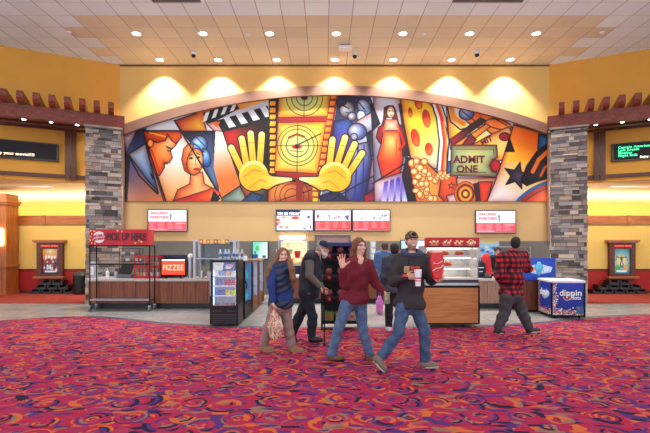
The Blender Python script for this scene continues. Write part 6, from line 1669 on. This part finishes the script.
ch = J(324, 288.3, Y - .25); cf = J(324.6, 342.0, Y - .25); cf[2] = .01
t = thing('walking_cane', 'thin dark walking cane gripped by the bearded man in navy cap', 'cane', tuple(cf))
b = MB(); b.tube([(0, 0, .02), tuple(ch - cf)], .010); b.build('shaft', M_blackm, t); b = MB(); b.lathe([(.016, 0), (.016, .04), (.011, .05)], n=12); b.build('rubber_tip', M_black, t)
b = MB(); q = ch - cf; b.tube([tuple(q + A([.02, 0, -.03])), tuple(q), tuple(q + A([-.04, 0, .022])), tuple(q + A([-.09, 0, .012]))], .013, 10); b.build('handle', mat('grip_grey', (70, 70, 78), .5), t)

# ---------- 3. waving woman
Y = 6.16
r = person('smiling woman in burgundy button shirt waving one raised hand', (J(352, 360, Y)[0], Y, .008), dict(
    head=J(359.5, 247, Y), shL=J(368, 266.5, Y - .02), shR=J(350, 266.5, Y - .06),
    elL=J(375.5, 283, Y), wrL=J(383.5, 291.5, Y - .06), elR=J(345, 285, Y - .16), wrR=J(342.6, 267.5, Y - .32),
    hipL=J(360, 301, Y + .04), hipR=J(348, 301, Y - .05), knL=J(362.5, 329, Y + .02), anL=J(369.5, 353, Y + .03), toL=J(376, 359.6, Y - .0), heL=J(368, 358.2, Y + .03),
    knR=J(338.5, 328.5, Y - .06), anR=J(331.5, 354, Y), toR=J(342.0, 358.0, Y - .04), heR=J(331, 358.2, Y)),
    (.5, -.86, -.03), (.45, -.85, 0), SK1, male=False, build=1.06, lip=(190, 90, 90), hands=dict(R=dict(d=(-.12, -.1, 1), n=(-.2, -1, 0), s=(1, 0, 0), curl=(.08, .06, .08, .1), spread=.16, thumb=.9, tcurl=.0, hs=1.12), L=dict(d=(.7, -.3, -.7), n=(-.3, -.2, -.9), s=(0, -1, 0), curl=(.7, .7, .7, .7))))
trousers(r, M_jean, e=.012, ecuff=.034, upto=.985, wr=.005)
sh = jacket(r, fabric('burgundy_cloth', (112, 20, 36)), 'shirt', e=.030, hem=-.02, wr=.008, upto=.93, ecuff=.022, wide=.01, vee=.07)
# collar, placket and buttons
S = SDF(); c_ = r.chest; gs = r.S
for s_ in (-1, 1): S.chain([c_ + r.right * s_ * .070 + r.up * .085 - r.fw * .03, gs.hit(c_ + r.right * s_ * .070 + r.up * .04, r.fw) , gs.hit(c_ + r.right * s_ * .03 - r.up * .08, r.fw)], [.028, .026, .016], .01)
S.mesh('collar', .007, fabric('burgundy_cloth', (112, 20, 36)), sh, r.org)
b = MB()
for q in range(5): p = gs.hit(c_ - r.up * (.12 + q * .075), r.fw) - r.org; b.cyl(p, p + r.fw * .008, .009, n=10)
b.build('button_row', mat('dark_button', (50, 12, 18), .4), sh)['kind'] = 'stuff'
hair_long(r, fabric('auburn_hair', (112, 62, 40), .6), back=.24, vol=1.05)
for sd in 'LR': shoe(r, sd, mat('brown_leather', (98, 58, 38), .45), M_dsole, e=.012, hgt=.02)
p = J(386.8, 298, Y - .1); t = thing('snack_packet', 'pale green snack packet held low by the woman in burgundy', 'packet', tuple(p - A([0, 0, .08])))
b = MB(); b.prism([(-.035, 0), (.035, 0), (.042, .02), (.038, .14), (.044, .16), (-.044, .16), (-.038, .14), (-.042, .02)], -.012, .012); b.build('pouch', mat('green_packet', (150, 160, 120), .4), t); b = MB(); b.box(-.025, .025, -.014, -.0125, .05, .11); b.build('front_print', mat('cream_print', (220, 206, 170), .5), t)

# ---------- 4. man in hoodie
Y = 5.76
r = person('smiling man in camouflage cap and charcoal printed hoodie and jeans', (J(408, 368, Y)[0], Y, .008), dict(
    head=J(411.8, 241.0, Y), shL=J(424.5, 262.5, Y - .06), shR=J(399, 262.5, Y + .02),
    elL=J(431.5, 280, Y - .08), wrL=J(434.5, 277.5, Y - .32), elR=J(393.5, 281.5, Y - .05), wrR=J(406.5, 276.8, Y - .27),
    hipL=J(415.5, 306, Y + .02), hipR=J(403, 306, Y - .06), knL=J(424.5, 331.5, Y - .03), anL=J(425, 359, Y + .02), toL=J(435.5, 365.0, Y - .06), heL=J(424, 365.0, Y + .01),
    knR=J(398.5, 332.5, Y - .12), anR=J(381.5, 356, Y - .1), toR=J(384.5, 369.0, Y - .16), heR=J(377, 359.5, Y - .12)),
    (.10, -.99, 0), (.25, -.95, 0), SK1, male=True, build=1.05, beard=(96, 62, 44), hands=dict(R=dict(d=(.9, -.3, .1), n=(0, -1, -.1), s=(0, 0, 1), curl=(.75, .75, .8, .8), tcurl=.3), L=dict(d=(.35, -.4, -.25), n=(-.2, -.4, .9), s=(1, -.2, 0), curl=(.75, .75, .75, .75))))
trousers(r, M_jean2, e=.014, ecuff=.038, upto=.98, wr=.007)
hd = jacket(r, fabric('charcoal_fleece', (50, 44, 46)), 'hoodie', e=.034, hem=-.03, wr=.007, upto=.96, ecuff=.014, wide=.008)
S = SDF(); S.ell(r.chest + r.up * .085 - r.fw * .01, r.Bt, (.155, .145, .085), .02); k = SDF(); k.ell(r.chest + r.up * .16 + r.fw * .06, r.Bt, (.072, .11, .105), .01); S.carve(k); S.mesh('hood', .008, fabric('hood_blue_lining', (60, 66, 92)), hd, r.org, wr=.003)
b = MB(); gs = r.S
for s_ in (-1, 1): b.tube([gs.hit(r.chest + r.right * s_ * .03 + r.up * .02 - r.up * q * .03, r.fw) + r.fw * .004 - r.org for q in range(6)], .005, 6)
b.build('drawstring', fabric('dark_cord', (30, 28, 32)), hd)
# chest print follows the chest front
def chest_patch(R, name, cells, m, parent, dep=.012):
    b = MB()
    for (x0, x1, z0, z1) in cells:
        vs = []; fs = []; nx = 5; nz = 4
        for jz in range(nz + 1):
            for ix in range(nx + 1):
                x = x0 + (x1 - x0) * ix / nx; z = z0 + (z1 - z0) * jz / nz
                vs.append(R.S.hit(R.chest + R.right * x + R.up * z, R.fw) + R.fw * dep - R.org)
        for jz in range(nz):
            for ix in range(nx): a_ = jz * (nx + 1) + ix; fs.append((a_, a_ + 1, a_ + nx + 2, a_ + nx + 1))
        o = len(b.v); b.add(vs, fs)
    return b.build(name, m, parent, smooth=True)
sg_ = 1 if np.dot(r.right, A([1, 0, 0])) > 0 else -1
def cx_(a, b_, z0, z1): return (min(a * sg_, b_ * sg_), max(a * sg_, b_ * sg_), z0, z1)
chest_patch(r, 'tan_print', [cx_(-.085, -.015, -.16, -.07)], fabric('tan_print_ink', (176, 140, 106)), hd)
chest_patch(r, 'orange_print', [cx_(.0, .05, -.105, -.075), cx_(.06, .115, -.105, -.075), cx_(.0, .05, -.15, -.118), cx_(.06, .115, -.15, -.118), cx_(-.09, -.02, -.20, -.172), cx_(-.01, .05, -.195, -.165), cx_(.06, .12, -.195, -.165)], fabric('orange_print_ink', (206, 74, 44)), hd)['kind'] = 'stuff'
hair_short(r, fabric('brown_hair', (86, 58, 42)))
m, N, L_, P_ = newmat('camouflage_cloth'); g = G(m); nz = g.n('ShaderNodeTexNoise'); nz.inputs['Scale'].default_value = 28; g.put(nz.inputs['Vector'], g.n('ShaderNodeTexCoord').outputs['Object'])
g.put(P_.inputs['Base Color'], g.ramp(nz.outputs['Fac'], [(0, (52, 46, 36)), (.44, (110, 94, 70)), (.53, (70, 62, 46)), (.6, (134, 116, 90))])); P_.inputs['Roughness'].default_value = .9
cap(r, m, m, patch=fabric('dark_patch', (30, 28, 28)))
Msn = mat('brown_sneaker', (120, 98, 84), .6)
for sd in 'LR': shoe(r, sd, Msn, M_sole, e=.012)
# cup in his hand
p = J(418, 286, Y - .40); t = thing('paper_cup', 'tall white paper cup with red print held by the man in hoodie', 'cup', tuple(p))
b = MB(); b.lathe([(.032, 0), (.046, .19)], n=22); smooth_by_angle(b.build('cup', M_white, t)); b = MB(); b.lathe([(.048, .19), (.048, .20), (.04, .205)], n=22); b.build('lid', mat('lid_clear', (220, 226, 232), .2), t)
b = MB(); b.lathe([(.0393, .09), (.0405, .108)], n=22, cap=False); b.lathe([(.0375, .06), (.0385, .072)], n=22, cap=False); b.build('red_band', M_red, t)
# red popcorn bag
p = J(437.0, 279, Y - .40); t = thing('popcorn_bag', 'large red popcorn bag with white swirl held by the man in hoodie', 'bag', tuple(p))
b = MB(); prof = [(-.05, 0), (.055, 0), (.075, .10), (.085, .24), (.070, .33), (-.075, .33), (-.088, .22), (-.07, .08)]
b.prism(prof, -.035, .035); o = b.build('bag', mat('glossy_red_bag', (206, 26, 34), .3), t); md = o.modifiers.new('b', 'BEVEL'); md.width = .015; md.segments = 3
b = MB(); b.tube([(-.065, -.037, .10), (-.02, -.040, .135), (.03, -.04, .14), (.07, -.037, .175)], .004, 6); b.tube([(-.06, -.037, .20), (0, -.04, .19), (.06, -.037, .225)], .003, 6); b.build('swirl_print', M_white, t)

# ---------- 5. plaid man
Y = 8.08
r = person('dark-haired man seen from behind in red and black plaid shirt', (J(515, 332, Y)[0], Y, .008), dict(
    head=J(515.8, 244, Y), shL=J(502.5, 259, Y - .02), shR=J(522.5, 257.5, Y + .12),
    elL=J(499, 275, Y - .06), wrL=J(503, 285, Y + .15), elR=J(527.2, 268, Y + .08), wrR=J(524.5, 258.5, Y + .28),
    hipL=J(507, 297, Y - .06), hipR=J(516, 297, Y + .08), knL=J(504.5, 313, Y - .04), anL=J(498.5, 326.5, Y - .04), toL=J(503.0, 332.2, Y + .0), heL=J(497, 331.2, Y - .04),
    knR=J(522, 312, Y + .06), anR=J(528.5, 326.5, Y + .04), toR=J(538.5, 330.2, Y + .0), heR=J(529, 330.6, Y + .04)),
    (.55, .80, 0), (.35, .93, 0), (150, 104, 84), male=True, build=1.25, belly=.08, smile=False, hands=dict(R=dict(d=(-.2, .3, 1), n=(-1, 0, 0), s=(0, 1, 0), curl=(.8, .8, .8, .8)), L=dict(d=(.2, .4, -.8), n=(1, 0, 0), s=(0, 1, 0), curl=(.5, .5, .5, .5))))
M_gpant = fabric('grey_work_trouser', (66, 62, 66)); trousers(r, M_gpant, e=.030, ecuff=.045, upto=.99, wr=.006)
jacket(r, fabric('grey_tee', (64, 62, 68)), 'undershirt', e=.03, hem=-.05, arms='', wr=.003)
m, N, L_, P_ = newmat('red_black_plaid'); g = G(m); xyz = g.n('ShaderNodeSeparateXYZ'); g.put(xyz.inputs[0], g.n('ShaderNodeTexCoord').outputs['Object'])
def band(v, per, off): return g.math('GREATER_THAN', g.math('FRACT', g.math('ADD', g.math('DIVIDE', v, per), off)), .5)
hx = g.math('ADD', xyz.outputs[0], g.math('MULTIPLY', xyz.outputs[1], .6)); vb = band(hx, .098, .1); hb_ = band(xyz.outputs[2], .098, .3)
c1 = g.mix(vb, (*lin((186, 22, 40)), 1), (*lin((86, 12, 26)), 1)); c2 = g.mix(vb, (*lin((86, 12, 26)), 1), (*lin((20, 10, 18)), 1)); g.put(P_.inputs['Base Color'], g.mix(hb_, c1, c2)); P_.inputs['Roughness'].default_value = .9
jacket(r, m, 'plaid_shirt', e=.05, hem=.0, wr=.008, upto=.97, ecuff=.03, wide=.015)
hair_short(r, fabric('black_hair', (18, 14, 16), .7), 1.04, low=-.05)
for sd in 'LR': shoe(r, sd, mat('black_leather', (20, 20, 24), .4), M_sole, e=.012)
p = J(526.5, 255.5, Y + .36)
b = MB(); b.box(-.035, .035, -.005, .005, -.07, .07, bev=.004); o = b.build('phone', M_black, loc=tuple(p)); tag(o, 'dark mobile phone raised by the plaid-shirted man', 'phone')

# ---------- 6. hooded teenager from behind
Y = 8.3
r = person('short-haired person seen from behind in dark grey hoodie with white emblem', (J(392, 330, Y)[0], Y, .008), dict(
    head=J(394.5, 250, Y), shL=J(386.2, 261.5, Y - .02), shR=J(402, 261.5, Y),
    elL=J(383.5, 276, Y), wrL=J(385, 287, Y + .15), elR=J(405, 276, Y + .05), wrR=J(403, 287, Y + .2),
    hipL=J(389.8, 292, Y), hipR=J(398.5, 292, Y + .04), knL=J(389.0, 310, Y), anL=J(388.8, 326, Y), toL=J(388.8, 329.0, Y + .12), heL=J(388.8, 329.3, Y - .03),
    knR=J(400, 310, Y + .04), anR=J(400, 324, Y + .06), toR=J(401, 328.3, Y + .20), heR=J(400, 328.3, Y + .04)),
    (.1, 1, -.05), (0, 1, 0), SK2, male=True, build=.98, smile=False, hands=dict(L=dict(d=(0, .5, -.8), n=(1, 0, 0), s=(0, 1, 0)), R=dict(d=(0, .5, -.8), n=(-1, 0, 0), s=(0, 1, 0))), res=.009)
trousers(r, M_blackcloth, e=.020, ecuff=.03, upto=.96)
hd = jacket(r, fabric('slate_fleece', (62, 66, 78)), 'hoodie', e=.032, hem=-.0, wr=.006, upto=.97)
S = SDF(); S.ell(r.chest + r.up * .02 - r.fw * .09, r.Bt, (.10, .05, .08), .02); S.mesh('hood', .009, MATS['slate_fleece'], hd, r.org)
b = MB(); base_ = r.chest - r.up * .17 - r.org
bk = lambda x, z: base_ + r.right * x + r.up * z - r.fw * (.115 * .98 + .032 + .014 - x * x * 2.2)
for a0 in range(12):
    a1 = a0 * PI / 6; a2 = a1 + PI / 6; b.tube([bk(.055 * math.cos(a1), .07 * math.sin(a1)), bk(.055 * math.cos(a2), .07 * math.sin(a2))], .006, 6)
b.tube([bk(-.03, .03), bk(0, -.03), bk(.03, .03)], .006, 6); b.tube([bk(-.08, .05), bk(-.085, -.04)], .005, 6); b.build('emblem', fabric('white_print', (190, 194, 204)), hd)['kind'] = 'stuff'
hair_short(r, fabric('dark_brown_hair', (36, 28, 28), .7), 1.03, low=-.06)
for sd in 'LR': shoe(r, sd, mat('white_sneaker', (200, 198, 200), .5), M_sole, e=.008)

# ---------- 7. man in blue tee at the counter
Y = 10.6
r = person('brown-haired man in blue tee standing at the far counter', (J(382, 311, Y)[0], Y, .0), dict(
    head=J(384.3, 247.5, Y), shL=J(377.5, 255.8, Y), shR=J(389, 255.8, Y + .05), elL=J(375.5, 266, Y + .05), wrL=J(378, 273, Y + .2), elR=J(391, 267, Y + .08), wrR=J(388, 274, Y + .25),
    hipL=J(380, 278.5, Y), hipR=J(387, 278.5, Y + .02), knL=J(379.5, 294, Y), anL=J(379, 307.5, Y), toL=J(378.6, 310, Y + .14), heL=J(379, 310.2, Y - .02), knR=J(388, 294, Y), anR=J(388.5, 307, Y), toR=J(389, 310, Y + .14), heR=J(388.5, 310.2, Y)),
    (-.3, .95, 0), (-.1, 1, 0), SK1, male=True, smile=False, res=.01, hands=dict(L=dict(d=(0, .6, -.6), n=(1, 0, 0), s=(0, 1, 0)), R=dict(d=(0, .6, -.6), n=(-1, 0, 0), s=(0, 1, 0))))
trousers(r, fabric('navy_trouser', (26, 32, 60)), e=.02)
jacket(r, fabric('dusty_blue_tee', (72, 104, 154)), 't_shirt', e=.024, hem=-.04, wr=.004, upto=.02)
hair_short(r, fabric('brown_hair', (86, 58, 42)), 1.02)
for sd in 'LR': shoe(r, sd, mat('black_leather', (20, 20, 24), .4), M_dsole, e=.01)
p = J(379.8, 300, 10.2); t = thing('shopping_bag', 'pink and lilac bag hanging low beside the man in blue tee', 'bag', (p[0], 10.25, .0))
S = SDF(); q0 = A([p[0], 10.25, 0]); S.chain([q0 + A([0, 0, .40]), q0 + A([0, 0, .28]), q0 + A([0, 0, .09])], [.05, .085, .078], .04, flat=(A([0, 1, 0]), 1.5)); S.cut(q0 + A([0, 0, .012]), (0, 0, -1)); S.mesh('bag', .009, fabric('pink_lilac_cloth', (206, 110, 190), .6), t, q0, wr=.006, wf=(50, 16))
b = MB(); b.tube([(-.02, 0, .43), (0, 0, .62), (.02, 0, .43)], .007, 6); b.build('handle', MATS['pink_lilac_cloth'], t)

# ---------- 8. employee behind right counter
Y = 12.4
r = person('dark-haired worker with glasses behind the pinkish counter', (J(497, 292, Y)[0], Y, .0), dict(
    head=J(497.5, 251.5, Y), shL=J(503, 259, Y), shR=J(491.5, 259, Y), elL=J(505, 268, Y - .03), wrL=J(501, 273, Y - .22), elR=J(489.5, 268, Y - .03), wrR=J(493, 273, Y - .22),
    hipL=J(500.5, 278, Y), hipR=J(494.5, 278, Y), knL=J(500.5, 290, Y), anL=J(500.5, 300.2, Y), toL=J(500.5, 301.9, Y - .14), heL=J(500.5, 301.5, Y + .02), knR=J(494.5, 290, Y), anR=J(494.5, 300.2, Y), toR=J(494.5, 301.9, Y - .14), heR=J(494.5, 301.5, Y + .02)),
    (-.15, -1, -.1), (0, -1, 0), SK1, male=False, smile=False, res=.009, hands=dict(L=dict(d=(-.3, -.8, -.2), n=(0, 0, -1), s=(-1, 0, 0)), R=dict(d=(.3, -.8, -.2), n=(0, 0, -1), s=(1, 0, 0))))
trousers(r, M_blackcloth, e=.018); jacket(r, fabric('work_black', (26, 24, 30)), 'work_shirt', e=.024, hem=-.04, wr=.004, upto=.9)
hair_short(r, MATS['dark_brown_hair'], 1.08, low=-.08)
for sd in 'LR': shoe(r, sd, mat('black_leather', (20, 20, 24), .4), M_dsole, e=.01)
b = MB()
for sx in (-1, 1): b.tube([r.P(sx * .031 + .024 * math.cos(a_), .108, .014 + .018 * math.sin(a_)) - r.org for a_ in np.linspace(0, 2 * PI, 11)], .003, 5)
b.build('glasses', M_blackm, r.t)
# ============================================================ CAMERA, WORLD, COLOUR
cd = bpy.data.cameras.new('camera'); cam = bpy.data.objects.new('camera', cd); COL.objects.link(cam)
cam.location = (0, 0, H); cam.rotation_euler = (PI / 2, 0, 0)
cd.lens = F / 650 * 36; cd.sensor_width = 36; cd.sensor_fit = 'HORIZONTAL'; cd.shift_x = 0; cd.shift_y = (YH - 216.5) / 650
cd.clip_end = 200
SC.camera = cam
w = bpy.data.worlds.new('World'); SC.world = w; w.use_nodes = True
bg = w.node_tree.nodes['Background']; bg.inputs[0].default_value = (0.84, 0.92, 1.0, 1); bg.inputs[1].default_value = 1.75
SC.view_settings.view_transform = 'Standard'; SC.view_settings.look = 'None'; SC.view_settings.gamma = 1; SC.view_settings.exposure = 0.0
SC.view_settings.use_curve_mapping = False
SC.cycles.max_bounces = 6; SC.cycles.diffuse_bounces = 3
